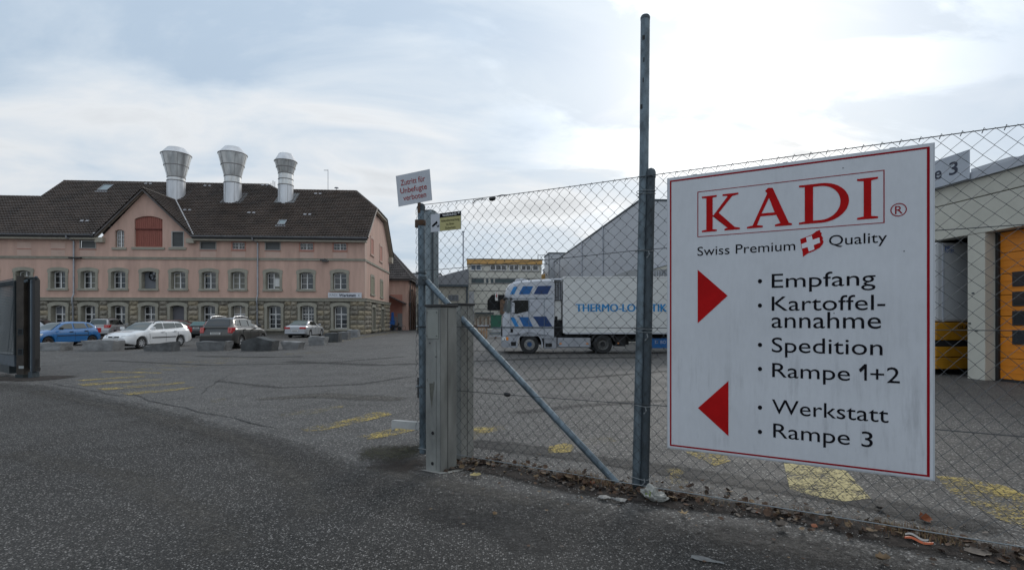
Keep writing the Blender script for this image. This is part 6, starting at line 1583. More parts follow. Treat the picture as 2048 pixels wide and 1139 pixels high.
# loose loops of wire along the gate-side post
for i in range(nr // 2):
    z = .15 + i * .124; nb.tube([(-.04, -.05, z), (-.085, -.03, z + .03), (-.09, -.02, z + .075), (-.05, -.045, z + .118)], .003, 4, False)
net = nb.build('wire_netting', m_wire, fence, fix=False); net['kind'] = 'stuff'
def wire(pts, r, m=m_wire, name='tension_wire'):
    b = MB(); b.tube(pts, r, 5, True); return b.build(name, m, fence, fix=False)
def sagline(z0, z1, sag=.0, y=-.055, seg=10):
    P_ = [(-.02, z0), (2.87, z1), (U1, z1 + .01)]; out = []
    for (a, za), (c, zc) in zip(P_, P_[1:]):
        for i in range(seg + (c == U1)):
            t = i / seg; out.append((lerp(a, c, t), y, lerp(za, zc, t) - sag * 4 * t * (1 - t)))
    return out
wire(sagline(3.13, 3.10, .012), .0042); wire(sagline(2.30, 2.38, .01), .0036); wire(sagline(1.60, 1.61, .0), .0036); wire(sagline(.84, .86, .01), .0036); wire(sagline(.07, .06, .0, y=-.06), .0055, m_wirel)
# wire strainers
for px, py in ((985, 397.5), (1015, 788)):
    u, z = fhit(px, py, .055); b = MB(); b.lathe([(.004, -.045), (.022, -.03), (.026, 0), (.022, .03), (.004, .045)], (u, -.06, z), 'X', 10); b.build('wire_strainer', m_black, fence, smooth=50)
u, z = fhit(960, 402, .055); b = MB(); b.tube([(u - .1, -.06, z - .02), (u - .06, -.06, z + .015), (u, -.06, z + .02), (u + .08, -.06, z + .01)], .006, 5); b.build('wire_tail', m_wire, fence, fix=False)
u, z = fhit(1010, 391, .055); b = MB(); b.tube([(u - .1, -.06, z + .0), (u - .04, -.065, z + .006), (u + .03, -.06, z - .002)], .008, 5); b.build('wire_tail', m_wire, fence, fix=False)
def post(u0, u1, z1, r, m_, cap=True, y=0.0, name='post', par=None):
    b = MB(); b.tube([(u0, y, -.02), (lerp(u0, u1, .5), y, z1 * .5), (u1, y, z1)], r, 20); o = b.build(name, m_, par or fence, smooth=40, fix=False)
    if cap:
        c = MB(); c.lathe([(r * 1.10, z1 - .05), (r * 1.12, z1 + .005), (r * .9, z1 + .03), (r * .4, z1 + .045), (.001, z1 + .048)], (u1, y, 0), 'Z', 18); c.build('post_cap', m_galvd, o, smooth=40)
    return o
p1 = post(.012, -.02, 3.12, .046, m_galv)
ub, zb_ = fhit(1289, 990, 0); ut, zt_ = fhit(1302, 354, 0)
p2 = post(ub, ut, 3.14, .042, m_galvd)
post(8.7, 8.7, 3.12, .045, m_galv)
# clips and bolts on the posts
for z in (2.28, 1.60, .84):
    b = MB(); b.lathe([(.050, z - .012), (.054, z), (.050, z + .012)], (-.004, 0, 0), 'Z', 16); b.build('wire_clamp', m_galvd, fence, smooth=30)
    b = MB(); b.lathe([(.004, -.03), (.016, -.026), (.016, .0)], (-.045, -.03, z), 'X', 8); b.build('bolt', m_wirel, fence)
b = MB(); b.lathe([(.052, 2.88), (.056, 2.90), (.056, 2.93), (.052, 2.95)], (-.018, 0, 0), 'Z', 16); b.box(-.10, -.055, -.03, .03, 2.86, 2.96); b.build('sign_clamp', mat('rusty_clamp', (.09, .05, .03), .8, metal=.2), fence)
# brace running down to the ground
u0, z0 = fhit(849, 562, 0.0); pg = fground(1221, 981)
b = MB(); b.tube([(u0 + .02, .02, z0), (pg.x - .0, -.0, .02)], .037, 18); b.build('brace', m_galv, fence, smooth=40, fix=False)
b = MB(); b.lathe([(.055, z0 - .05), (.058, z0 - .02), (.058, z0 + .04), (.055, z0 + .06)], (.0, 0, 0), 'Z', 14); b.tube([(.04, -.05, z0 + .02), (.04, .06, z0 + .02)], .014, 6); b.build('brace_bracket', m_galvd, fence)
# the tall free-standing pole tied to the fence post
ub2, _ = fhit(1273, 988, .0); ut2, zt2 = fhit(1290.5, 36, .0)
tp = thing('tall_steel_pole', 'tall galvanised pole rising above the fence, wired to the dark fence post', 'pole', (F0w.x + FD.x * ub2, F0w.y + FD.y * ub2, 0), FAZ)
b = MB(); P_ = [(0, 0, -.02), ((ut2 - ub2) * .45, 0, zt2 * .33), ((ut2 - ub2) * .85, 0, zt2 * .68), (ut2 - ub2, 0, zt2)]
b.tube(P_, .0455, 22); b.build('shaft', mat('pole_zinc', (.125, .16, .185), .5, metal=.5, var=.45, vscale=11, vdet=6, stretch=(1, 1, .5), bump=.15, bscale=60), tp, smooth=40, fix=False)
b = MB(); b.lathe([(.047, zt2 - .02), (.048, zt2 + .004), (.038, zt2 + .022), (.001, zt2 + .028)], (ut2 - ub2, 0, 0), 'Z', 18); b.build('pole_cap', m_galvd, tp, smooth=40)
m_stain = mat('dark_tape_mark', (.02, .022, .024), .8)
for py, sx in ((84, .0), (128, .014), (168, .012), (220, -.012), (220, .02)):
    _, z = fhit(1290, py, 0); f = z / zt2; b = MB(); n_ = 6
    cx_ = (ut2 - ub2) * f + 0; a0 = -pi / 2 + sx * 22 - .28
    b.add([(cx_ + .0462 * cos(a0 + .56 * i / n_), .0462 * sin(a0 + .56 * i / n_), z + dz_) for dz_ in (0, .045) for i in range(n_ + 1)], [(i, i + 1, n_ + 2 + i, n_ + 1 + i) for i in range(n_)]); b.build('tape_mark', m_stain, tp, fix=False)
for z in (2.96, 2.93, 2.37, 1.60, 1.57, .84, .12):
    f = z / zt2; x0_ = (ut2 - ub2) * f; x1_ = lerp(ub, ut, z / 3.14) - ub2; b = MB(); n_ = 20; xm = (x0_ + x1_) / 2; hw_ = abs(x1_ - x0_) / 2 + .052
    b.tube([(xm + hw_ * cos(2 * pi * k / n_), -.004 + .062 * sin(2 * pi * k / n_), z + .006 * sin(4 * pi * k / n_)) for k in range(n_ + 1)], .0035, 4, False); b.build('tie_wire', m_wirel, tp, fix=False)
for z in (2.33, 1.52, .80, .10):
    b = MB(); x1_ = lerp(ub, ut, z / 3.14) - ub2; b.tube([(x1_ + .01, -.058, z + .03), (x1_ + .02, -.07, z), (x1_ - .005, -.068, z - .03), (x1_ + .015, -.06, z - .01)], .006, 5); b.build('wire_knot', m_wirel, tp, fix=False)

# ------------------------------------------------------------------ the big company sign
SO = .075
def su(px, py): return fhit(px, py, SO)
uL = su(1334, 640)[0]; uR = su(1870, 640)[0]; zB = .462; zTp = 3.045
sg = thing('company_sign', 'large white company sign board with red border and two red arrows on the fence', 'sign', (F0w.x + FD.x * uL, F0w.y + FD.y * uL, 0), FAZ)
m_sign = bpy.data.materials.new('sign_face'); m_sign.use_nodes = True
def sign_mat():
    nt = m_sign.node_tree; N = nt.nodes; L = nt.links; b = N['Principled BSDF']; tc = N.new('ShaderNodeTexCoord')
    def nz(s, st, d=6, r=.6):
        mp = N.new('ShaderNodeMapping'); mp.inputs['Scale'].default_value = st; L.new(tc.outputs['Object'], mp.inputs[0])
        n = N.new('ShaderNodeTexNoise'); n.inputs['Scale'].default_value = s; n.inputs['Detail'].default_value = d; n.inputs['Roughness'].default_value = r; L.new(mp.outputs[0], n.inputs[0]); return n.outputs[0]
    def mr(x, a, c, d, e):
        n = N.new('ShaderNodeMapRange'); L.new(x, n.inputs[0])
        for i, v in enumerate((a, c, d, e)): n.inputs[i + 1].default_value = v
        return n.outputs[0]
    def mul(a, c):
        n = N.new('ShaderNodeMath'); n.operation = 'MULTIPLY'; L.new(a, n.inputs[0]); L.new(c, n.inputs[1]); return n.outputs[0]
    sep = N.new('ShaderNodeSeparateXYZ'); L.new(tc.outputs['Object'], sep.inputs[0])
    low = mr(sep.outputs[2], 0.4, 2.0, 1.0, 0.15)
    streak = mr(nz(7, (2.2, 1, .22), 7, .7), .50, .66, 0, 1)
    grime = mul(mul(streak, mr(nz(2.2, (1, 1, 1), 5), .40, .60, 0, 1)), low)
    blot = mr(nz(1.3, (1, 1, 1.2), 6), .35, .70, 1.0, .90)
    fine = mr(nz(28, (1, 1, .3), 4, .7), .3, .7, 1.02, .965)
    sc = N.new('ShaderNodeVectorMath'); sc.operation = 'SCALE'; sc.inputs[0].default_value = (.62, .64, .675); L.new(mul(blot, fine), sc.inputs['Scale'])
    mx = N.new('ShaderNodeMix'); mx.data_type = 'RGBA'; g2 = mr(grime, 0, 1, 0, .42); L.new(g2, mx.inputs[0]); L.new(sc.outputs[0], mx.inputs[6]); mx.inputs[7].default_value = (.17, .175, .185, 1)
    L.new(mx.outputs[2], b.inputs['Base Color']); L.new(mr(nz(4, (1, 1, .5)), .3, .7, .30, .5), b.inputs['Roughness']); b.inputs['Specular IOR Level'].default_value = .25
sign_mat()
m_sedge = mat('sign_edge_aluminium', (.50, .52, .55), .45, metal=.2)
m_sred = mat('sign_red', (.42, .007, .008), .75, var=.12, vscale=6, spec=.12); m_sred2 = mat('sign_dark_red', (.28, .005, .012), .75, spec=.12)
m_sblk = mat('sign_black', (.008, .008, .011), .8, spec=.1)
SWd = uR - uL
b = MB(); b.box(0, SWd, -SO - .0, -SO + .022, zB, zTp); b.build('board', m_sedge, sg, bevel=.003)
b = MB(); b.box(.012, SWd - .012, -SO - .0025, -SO - .0003, zB + .012, zTp - .012); b.build('face', m_sign, sg)
def sp(px, py):
    u, z = su(px, py); return Vector((u - uL, -SO - .0045, z))
def sbox(u0, u1, z0, z1, m_, name, o=.0045): b = MB(); b.box(u0, u1, -SO - o, -SO - .0028, z0, z1); return b.build(name, m_, sg)
e_ = .028; w_ = .014
sbox(e_, e_ + w_, zB + e_, zTp - e_, m_sred2, 'border'); sbox(SWd - e_ - w_ * 1.5, SWd - e_ - .004, zB + e_, zTp - e_, m_sred2, 'border')
sbox(e_ + w_, SWd - e_ - w_ * 1.5, zB + e_, zB + e_ + w_, m_sred2, 'border'); sbox(e_ + w_, SWd - e_ - w_ * 1.5, zTp - e_ - w_, zTp - e_, m_sred2, 'border')
# name frame
a_ = sp(1395, 432); c_ = sp(1769, 390); zlo = (sp(1396, 478).z + sp(1771, 441).z) / 2; zhi = (sp(1394, 387).z + sp(1767, 336).z) / 2
for q in ((a_.x, a_.x + .007, zlo, zhi), (c_.x - .007, c_.x, zlo, zhi), (a_.x + .007, c_.x - .007, zlo, zlo + .006), (a_.x + .007, c_.x - .007, zhi - .006, zhi)): sbox(*q, m_sred2, 'name_frame')
# serif capitals drawn as outlines in a unit box
GL = {
 'K': [[(0, 0), (.40, 0), (.40, .045), (.29, .06), (.29, .94), (.40, .955), (.40, 1), (0, 1), (0, .955), (.12, .94), (.12, .06), (0, .045)],
       [(.29, .42), (.69, .94), (.55, .955), (.55, 1), (.96, 1), (.96, .955), (.80, .925), (.45, .50), (.87, .075), (1.0, .045), (1.0, 0), (.60, 0), (.60, .045), (.68, .065), (.29, .46)]],
 'A': [[(0, 0), (.36, 0), (.36, .045), (.23, .07), (.31, .29), (.66, .29), (.75, .075), (.63, .045), (.63, 0), (1.0, 0), (1.0, .045), (.93, .07), (.58, .985), (.48, 1.0), (.41, .93), (.46, .86), (.13, .07), (0, .045)]],
 'D': [[(0, 0), (.13, .06), (.13, .94), (0, .955), (0, 1)], [(0, 0), (.60, 0), (.60, .06), (.27, .06), (.27, .94), (.13, .94), (.13, .06), (0, .045)]],
 'I': [[(0, 0), (1, 0), (1, .045), (.68, .07), (.68, .93), (1, .955), (1, 1), (0, 1), (0, .955), (.32, .93), (.32, .07), (0, .045)]],
}
A_hole = [(.335, .36), (.625, .36), (.50, .74)]
def poly_fill(loops):
    """triangulated flat polygon with holes -> verts, faces (2D)"""
    import mathutils.geometry as mg
    vs = [Vector((x, y, 0)) for l in loops for x, y in l]; return vs, mg.tessellate_polygon([[Vector((x, y, 0)) for x, y in l] for l in loops])
def glyph(loops_list, u0, u1, z0, z1, name='letter', m_=None):
    b = MB()
    for loops in loops_list:
        vs, fs = poly_fill(loops); b.add([(u0 + (u1 - u0) * v.x, -SO - .005, z0 + (z1 - z0) * v.y) for v in vs], fs)
    return b.build(name, m_ or m_sred, sg, fix=False)
def arc(cx_, cy_, rx, ry, a0, a1, n=24): return [(cx_ + rx * cos(radians(a0 + (a1 - a0) * i / n)), cy_ + ry * sin(radians(a0 + (a1 - a0) * i / n))) for i in range(n + 1)]
def lx(px0, px1, y0, y1): return su(px0, y0)[0] - uL, su(px1, y1)[0] - uL
zl = (sp(1404, 467).z + sp(1752, 433.5).z) / 2; zh = (sp(1404, 397).z + sp(1715, 354).z) / 2
k0, k1 = lx(1404, 1480, 430, 430); glyph([[GL['K'][0]], [GL['K'][1]]], k0, k1, zl, zh)
k0, k1 = lx(1494, 1584, 430, 430); glyph([[GL['A'][0], A_hole]], k0, k1, zl, zh + .012)
k0, k1 = lx(1598, 1698, 410, 410)
dout = [(0, 0), (.40, 0)] + arc(.45, .5, .55, .5, -90, 90) + [(0, 1), (0, .955), (.12, .94), (.12, .06), (0, .045)]
din = [(.29, .07), (.29, .93)] + arc(.44, .5, .395, .43, 90, -90)
glyph([[dout, din]], k0, k1, zl, zh)
k0, k1 = lx(1714, 1756, 395, 395); glyph([[GL['I'][0]]], k0, k1, zl, zh)
# registered mark
c = sp(1797, 419.5); rr = .052
ring = [[(x, y) for x, y in arc(0, 0, 1, 1, 0, 352.5, 46)], [(x, y) for x, y in arc(0, 0, .87, .87, 0, 352.5, 46)]]
vs, fs = poly_fill(ring); b = MB(); b.add([(c.x + v.x * rr, -SO - .005, c.z + v.y * rr) for v in vs], fs); b.build('registered_ring', m_sred2, sg, fix=False)
putS = lambda x, z, o: (x, -SO - .0045 - o, z)
lettering('letter', 'R', m_sred2, sg, c.x - .022, c.x + .026, c.z - .032, .062, .0, put=putS)
# strap line
def sline(s, m_, pxl, pxr, pyl, pyr, ycap, bold=0.0, name='lettering', yb=None):
    """left/right columns, baseline rows at left and right, row of the capital top at the left"""
    L0 = sp(pxl, pyl); R0 = sp(pxr, pyr); zc = sp(pxl, ycap).z; zb2 = (L0.z + R0.z) / 2 if pyr else L0.z
    return lettering(name, s, m_, sg, L0.x, R0.x, zb2, zc - L0.z, .0, bold=bold, put=putS)
sline('Swiss Premium', m_sblk, 1395, 1590.5, 513, 498.5, 495.5)
sline('Quality', m_sblk, 1658, 1774, 492, 483, 472)
for s, xl_, xr_, yl, yr, yc_ in (('Empfang', 1543.5, 1751, 574.5, 570.5, 547), ('Kartoffel-', 1543.5, 1770.5, 622.5, 617.5, 594.5), ('Spedition', 1543.5, 1765, 705.5, 707.5, 676.5),
                                 ('Werkstatt', 1544, 1777, 828, 842, 800), ('Rampe 3', 1546.5, 1745.5, 876, 891, 848)):
    sline(s, m_sblk, xl_, xr_, yl, yr, yc_)
sline('Rampe', m_sblk, 1544.5, 1700, 753, 0, 725)
def one_at(px0, px1, pb, pt):
    a_, c_ = sp(px0, pb), sp(px1, pb); z0_, z1_ = a_.z, sp(px1, pt).z; w1 = c_.x - a_.x; st = .017
    b = MB(); b.add([(c_.x - st, -SO - .005, z0_), (c_.x, -SO - .005, z0_), (c_.x, -SO - .005, z1_), (c_.x - st * .9, -SO - .005, z1_), (a_.x, -SO - .005, z1_ - .045), (a_.x + .012, -SO - .005, z1_ - .068), (c_.x - st, -SO - .005, z1_ - .04)], [(0, 1, 2, 3, 6), (3, 4, 5, 6)]); b.build('lettering', m_sblk, sg, fix=False)
one_at(1717.5, 1733.5, 759.5, 727.5)
L0 = sp(1740.5, 761); R0 = sp(1799.5, 761); zb9 = sp(1544.5, 753).z
lettering('lettering', '+2', m_sblk, sg, L0.x, R0.x, zb9, sp(1544.5, 725).z - zb9, .0, put=putS)
sline('annahme', m_sblk, 1543, 1762, 656, 655.5, 630 - 5.0)
for y in (562, 610.5, 689, 737, 814, 862.5):
    c = sp(1520, y); b = MB(); n_ = 16; b.add([(c.x + .0165 * cos(2 * pi * k / n_), -SO - .005, c.z + .019 * sin(2 * pi * k / n_)) for k in range(n_)], [tuple(range(n_))]); b.build('bullet', m_sblk, sg, fix=False)
zc_ = sp(1395, 592).z
def spoly(pts, m_, name, o=0): b = MB(); b.add([(p.x, p.y - o, p.z) for p in pts], [tuple(range(len(pts)))]); return b.build(name, m_, sg, fix=False)
spoly([sp(1395.5, 539), sp(1395.5, 646), sp(1455.5, 591)], m_sred, 'arrow'); spoly([sp(1457, 761), sp(1457, 871), sp(1396, 815)], m_sred, 'arrow')
# waving flag with a white cross
def zp(X, Y): return sp(1320 + X / 3.164, 260 + Y / 3.164)
fl = [zp(*q) for q in ((887, 690), (925, 676), (960, 662), (990, 640), (1012, 631), (1014, 645), (1024, 652), (1020, 664), (1032, 684), (1028, 694), (1036, 704), (1030, 722), (1010, 745), (970, 766), (935, 780), (905, 802), (902, 770), (893, 730))]
import mathutils.geometry as mg
b = MB(); b.add([p[:] for p in fl], mg.tessellate_polygon([[Vector((p.x, p.z, 0)) for p in fl]])); b.build('flag', m_sred, sg, fix=False)
crs = [zp(*q) for q in ((924, 680), (960, 668), (966, 694), (1008, 680), (1013, 712), (972, 728), (978, 754), (942, 768), (934, 740), (900, 750), (894, 722), (930, 708))]
b = MB(); b.add([(p.x, p.y - .001, p.z) for p in crs], mg.tessellate_polygon([[Vector((p.x, p.z, 0)) for p in crs]])); b.build('flag_cross', mat('flag_white', (.66, .68, .72), .45), sg, fix=False)
# fixings through the mesh at the top and bottom edges
for u in (.25, 1.0, 1.75):
    for z in (zTp - .01, zB + .01):
        b = MB(); b.box(u - .02, u + .02, -SO + .022, -.03, z - .02, z + .02); b.build('fixing', m_galvd, sg)
for px, py in ((1686, 336), (1808, 502), (1668, 626)):
    c = sp(px, py); b = MB(); b.box(c.x - .003, c.x + .003, -SO - .0045, -SO - .003, c.z - .004, c.z + .004); b.build('scratch', m_sblk, sg)

# ------------------------------------------------------------------ small signs at the gate post
cs_u = [fhit(*p, 0.06) for p in ((791.5, 352), (859, 338), (864, 400), (797, 413))]
cu = sum(c[0] for c in cs_u) / 4; cz = sum(c[1] for c in cs_u) / 4
zs_ = thing('no_entry_sign', 'tilted grey-white board on the gate post with three lines of red writing', 'sign', (F0w.x + FD.x * cu, F0w.y + FD.y * cu, cz - .2), FAZ)
def rloc(u, z, o=0): return (u - cu, -.06 - o, z - (cz - .2))
b = MB(); b.prism([rloc(*c) for c in cs_u], (0, .006, 0)); b.build('board', mat('small_board', (.46, .48, .52), .45, var=.06, vscale=5), zs_)
ax = Vector((cs_u[1][0] - cs_u[0][0], cs_u[1][1] - cs_u[0][1])); ay = Vector((cs_u[0][0] - cs_u[3][0], cs_u[0][1] - cs_u[3][1])); o3 = Vector(cs_u[3])
putZ = lambda x, y, o: rloc(*(o3 + ax * x + ay * y), .003)
m_sr3 = mat('small_sign_red', (.30, .02, .02), .5)
for s, a, c, v in (('Zutritt für', .13, .85, .655), ('Unbefugte', .10, .88, .40), ('verboten', .17, .84, .155)):
    lettering('lettering', s, m_sr3, zs_, a, c, v,   .175, 0, bold=.006, put=putZ)
b = MB(); b.box(-.035 + (0 - cu), .0 - cu + .0, -.055, -.035, -.12, .1); b.build('stem', mat('rusty_clamp', (.09, .05, .03), .8), zs_)
ws = [fhit(*p, 0.07) for p in ((862, 430), (921.5, 420), (922.5, 456.5), (868, 464.5))]
wu = sum(c[0] for c in ws) / 4; wz = sum(c[1] for c in ws) / 4
wt = thing('warning_sign', 'small video surveillance warning sign with camera picture, yellow field and black heading', 'sign', (F0w.x + FD.x * wu, F0w.y + FD.y * wu, wz - .12), FAZ)
u_l, u_r = fhit(861.5, 445, .07)[0], fhit(922, 438, .07)[0]; z_b, z_t = (fhit(880, 463, .07)[1] + fhit(922, 457, .07)[1]) / 2, (fhit(863, 430, .07)[1] + fhit(921, 420, .07)[1]) / 2
ww, wh = u_r - u_l, z_t - z_b
def wp(a, c, o=0): return (u_l + ww * a - wu, -.07 - o, z_b + wh * c - (wz - .12))
b = MB(); b.prism([wp(0, 0), wp(1, 0), wp(1, 1), wp(0, 1)], (0, .006, 0)); b.build('board', mat('small_board', (.46, .48, .52), .45), wt)
def wq(a, c, d, e, m_, nm, o=.002): b = MB(); b.quad(wp(a, d, o), wp(c, d, o), wp(c, e, o), wp(a, e, o)); return b.build(nm, m_, wt, fix=False)
wq(.31, .995, .01, .74, mat('warning_yellow', (.42, .38, .16), .5), 'yellow_field'); wq(.31, .995, .742, .99, m_sblk, 'heading_field')
putWn = lambda x, y, o: wp(x, y, .004)
lettering('lettering', 'WARNUNG', mat('warning_white', (.6, .6, .6), .5), wt, .40, .86, .80, .125, 0, bold=.025, put=putWn)
for s, a, c, v in (('Videoüberwachung', .35, .955, .50), ('zu Ihrer', .53, .79, .29), ('Sicherheit', .49, .83, .08)): lettering('lettering', s, m_sblk, wt, a, c, v, .13, 0, put=putWn)
b = MB(); b.add([wp(.04, .36, .003), wp(.21, .60, .003), wp(.24, .48, .003), wp(.07, .28, .003)], [(0, 1, 2, 3)]); b.add([wp(.20, .40, .003), wp(.215, .40, .003), wp(.235, .30, .003), wp(.27, .32, .003), wp(.27, .40, .003), wp(.285, .40, .003), wp(.285, .26, .003), wp(.225, .25, .003)], [(0, 1, 2, 3, 4, 5, 6, 7)]); b.build('camera_picture', m_sblk, wt, fix=False)
b = MB(); b.box(wp(.90, 0)[0], wp(.96, 0)[0], -.075, -.0735, wp(0, .86)[2], wp(0, .95)[2]); b.build('heading_mark', mat('warning_white', (.6, .6, .6), .5), wt)

# ------------------------------------------------------------------ gate posts and drive boxes beside the fence end
def cpost(name, label, cat, px_c, py_b, fa, fb, h_, cap=True, group=None):
    """box column aligned with the fence; near corner at the given pixel, fa wide to the left, fb deep"""
    p = G(px_c, py_b); t = thing(name, label, cat, (p.x, p.y, 0), FAZ, group); return t
c1 = G(881, 945.5); h1 = 1.83
bx = thing('gate_drive_box', 'pale grey steel box column with a small access flap in front of the fence end', 'gate drive', (c1.x, c1.y, 0), FAZ - radians(2))
wA, wB = .215, .29
b = MB(); b.box(-wA, 0, 0, wB, .0, h1); b.build('housing', m_boxgrey, bx, bevel=.008)
b = MB(); b.box(-wA - .012, .012, -.012, wB + .012, h1 + .002, h1 + .03); b.build('lid', m_black, bx, bevel=.004)
b = MB(); b.box(-wA + .03, -.03, -.006, -.001, h1 - .35, h1 - .03); b.build('access_flap', mat('flap_steel', (.235, .245, .225), .5, var=.1, vscale=4), bx, bevel=.002)
b = MB(); b.box(.0005, .003, wB * .42, wB * .42 + .006, .02, h1 - .01); b.build('seam', m_black, bx)
b = MB(); b.box(-.004, .002, -.0025, -.0005, .02, h1 - .01); b.box(-.062, -.058, -.0025, -.0005, .03, h1 - .38); b.build('fold_shade_line', mat('fold_shadow', (.12, .125, .115), .6), bx)  # dark strips put in as the shade along the folds of the sheet
for z, x in ((.43, -.11), (.09, -.115)):
    b = MB(); b.lathe([(.001, -.004), (.019, -.004), (.019, .002)], (x, -.001, z), 'Y', 14); b.build('hole', m_dark, bx)
for x, z in ((-.19, h1 - .32), (-.19, h1 - .06), (-.05, h1 - .32), (-.05, h1 - .06), (-.15, h1 - .40), (-.06, 1.28)):
    b = MB(); b.lathe([(.001, -.012), (.006, -.01), (.006, 0)], (x, -.002, z), 'Y', 6); b.build('screw', m_wire, bx)
m_grm = mat('grime', (.10, .10, .085), .9, var=.3, vscale=20)
for pts in ([(-.16, .98), (-.10, .985), (-.095, .92), (-.125, .70), (-.145, .80)], [(-.10, 1.0), (-.085, 1.0), (-.09, .9)], [(-.20, 1.02), (-.19, 1.03), (-.185, .99)]):
    b = MB(); b.add([(x, -.0015, z) for x, z in pts], [tuple(range(len(pts)))]); b.build('stain', m_grm, bx, fix=False)
b = MB(); b.add([(-.26, -.03, .006), (-.10, -.045, .008), (.02, -.03, .006), (.10, .06, .006), (.16, .2, .008), (.11, .28, .006), (.02, .02, .01), (-.2, .0, .008)], [(0, 1, 2, 6, 7), (2, 3, 4, 5, 6)]); b.build('footing', m_concrete, bx, fix=False)
c2 = G(922, 919); h2 = 1.86
b2 = thing('gate_box_behind_mesh', 'second pale steel box column standing behind the wire mesh', 'gate drive', (c2.x, c2.y, 0), FAZ - radians(2))
b = MB(); b.box(-.20, 0, 0, .26, 0, h2); b.build('housing', m_boxgrey, b2, bevel=.008)
b = MB(); b.box(-.212, .012, -.012, .272, h2 + .002, h2 + .03); b.build('lid', m_black, b2, bevel=.004)
b = MB(); b.box(.0005, .003, .12, .127, .02, h2 - .01); b.build('seam', m_black, b2)
b = MB(); b.box(-.10, -.07, -.008, -.001, .45, .50); b.build('screw_plate', m_galvd, b2)
# square gate post behind the round fence post, with a thin rod
c3 = c2w((857 - 1024) / 1024 * 7.0, 7.0)
gp = thing('square_gate_post', 'wide pale galvanised gate post just behind the round fence post', 'post', (c3.x, c3.y, 0), FAZ)
b = MB(); b.box(-.09, .09, -.06, .12, 0, 3.16); b.build('shaft', mat('pale_post_zinc', (.21, .25, .27), .5, metal=.4, var=.2, vscale=8, stretch=(1, 1, .4)), gp, bevel=.02)
b = MB(); b.lathe([(.001, 3.19), (.06, 3.185), (.095, 3.16)], (0, .03, 0), 'Z', 16); b.build('post_cap', m_galvd, gp, smooth=40)
b = MB(); b.tube([(.115, -.05, .0), (.115, -.05, 2.88)], .011, 8); b.build('rod', m_galvd, gp)
for z in (2.1, 1.35, .6):
    b = MB(); b.box(.08, .13, -.08, -.03, z, z + .04); b.build('rod_clip', m_black, gp)
b = MB(); b.box(-.13, -.095, -.08, .02, .62, .9); b.box(-.13, -.095, -.08, .02, 1.5, 1.9); b.build('stop_rubber', m_black, gp)
# gate stop bracket reaching out over the drive
q0 = c2w((783 - 1024) / 1024 * 6.75, 6.75); q1 = c2w((838 - 1024) / 1024 * 6.62, 6.62)
br = thing('gate_stop_bracket', 'pale U-shaped steel arm sticking out left from the foot of the gate post', 'bracket', (q0.x, q0.y, .22), atan2((q1 - q0).y, (q1 - q0).x))
ll = (q1 - q0).length
b = MB(); b.prism([(0, 0, .01), (.07, 0, .045), (.10, -.0, .045), (ll, 0, .04), (ll, 0, .135), (.05, 0, .145), (0, 0, .135)], (0, .01, 0)); b.prism([(.0, .01, .135), (.0, .10, .125), (ll, .10, .125), (ll, .01, .135)], (0, 0, .008)); b.prism([(0, .01, 0.0), (0, .09, .02), (0, .09, .13), (0, .01, .135)], (.008, 0, 0))
b.build('arm', mat('bracket_steel', (.42, .42, .41), .55, var=.12, vscale=7), br)

# ------------------------------------------------------------------ sliding gate at the left edge
GA = c2w((36 - 1024) / 1024 * 14.8, 14.8); gd = c2w(-.82, .57); GAZ = atan2(-gd.y, -gd.x)
gt_ = thing('sliding_gate', 'dark steel sliding gate with mesh filling at the left edge of the drive', 'gate', (GA.x, GA.y, 0), GAZ)
GMI = (Matrix.Translation((GA.x, GA.y, 0)) @ Matrix.Rotation(GAZ, 4, 'Z')).inverted()
def gh(px, py, y=0.0):
    r = GMI.to_3x3() @ ray(px, py); o = GMI @ Vector((0, 0, EYE)); t = (y - o.y) / r.y; p = o + r * t; return p.x, p.z
x_r = gh(33, 700)[0]; ztg, zbg = gh(20, 563)[1], gh(20, 737)[1]
GL_ = 6.0
m_gate = mat('gate_steel', (.028, .038, .042), .5, metal=.35, var=.25, vscale=5)
for z0_, z1_ in ((ztg - .12, ztg), (zbg + .10, zbg + .44)):
    b = MB(); b.box(x_r - GL_, x_r, -.05, .05, z0_, z1_); b.build('rail', m_gate if z0_ > 1 else mat('gate_steel_light', (.075, .095, .115), .5, metal=.35, var=.25, vscale=5), gt_, bevel=.008)
for x in (x_r - .08, x_r - 3.0, x_r - GL_):
    b = MB(); b.box(x, x + .08, -.045, .045, zbg + .44, ztg - .12); b.build('upright', m_gate, gt_)
b = MB(); zz0, zz1 = zbg + .44, ztg - .5; b.prism([(x_r - .75, -.02, zz0), (x_r - .67, -.02, zz0), (x_r - .05, -.02, zz1), (x_r - .05, -.02, zz1 + .15)], (0, .04, 0)); b.build('diagonal', m_gate, gt_)
mb2 = MB(); z0_, z1_ = zbg + .42, ztg + .04; step = .085
for sgn, yy in ((1, -.055), (-1, -.062), (1, .05), (-1, .056)):
    n_ = int((GL_ + 3) / step)
    for k in range(n_):
        xa = x_r - GL_ - 3 + k * step * 1.0; xb = xa + (z1_ - z0_) * .9
        a_, c_ = (xa, z0_), (xb, z1_)
        # clip to the gate panel
        t0 = max(0, (x_r - GL_ - a_[0]) / (c_[0] - a_[0])); t1 = min(1, (x_r - .03 - a_[0]) / (c_[0] - a_[0]))
        if t1 <= t0: continue
        p0 = (lerp(a_[0], c_[0], t0), lerp(a_[1], c_[1], t0)); p1_ = (lerp(a_[0], c_[0], t1), lerp(a_[1], c_[1], t1))
        if sgn < 0: p0 = (2 * x_r - GL_ - p0[0], p0[1]); p1_ = (2 * x_r - GL_ - p1_[0], p1_[1])
        mb2.tube([(p0[0], yy, p0[1]), (p1_[0], yy, p1_[1])], .0048, 3, False)
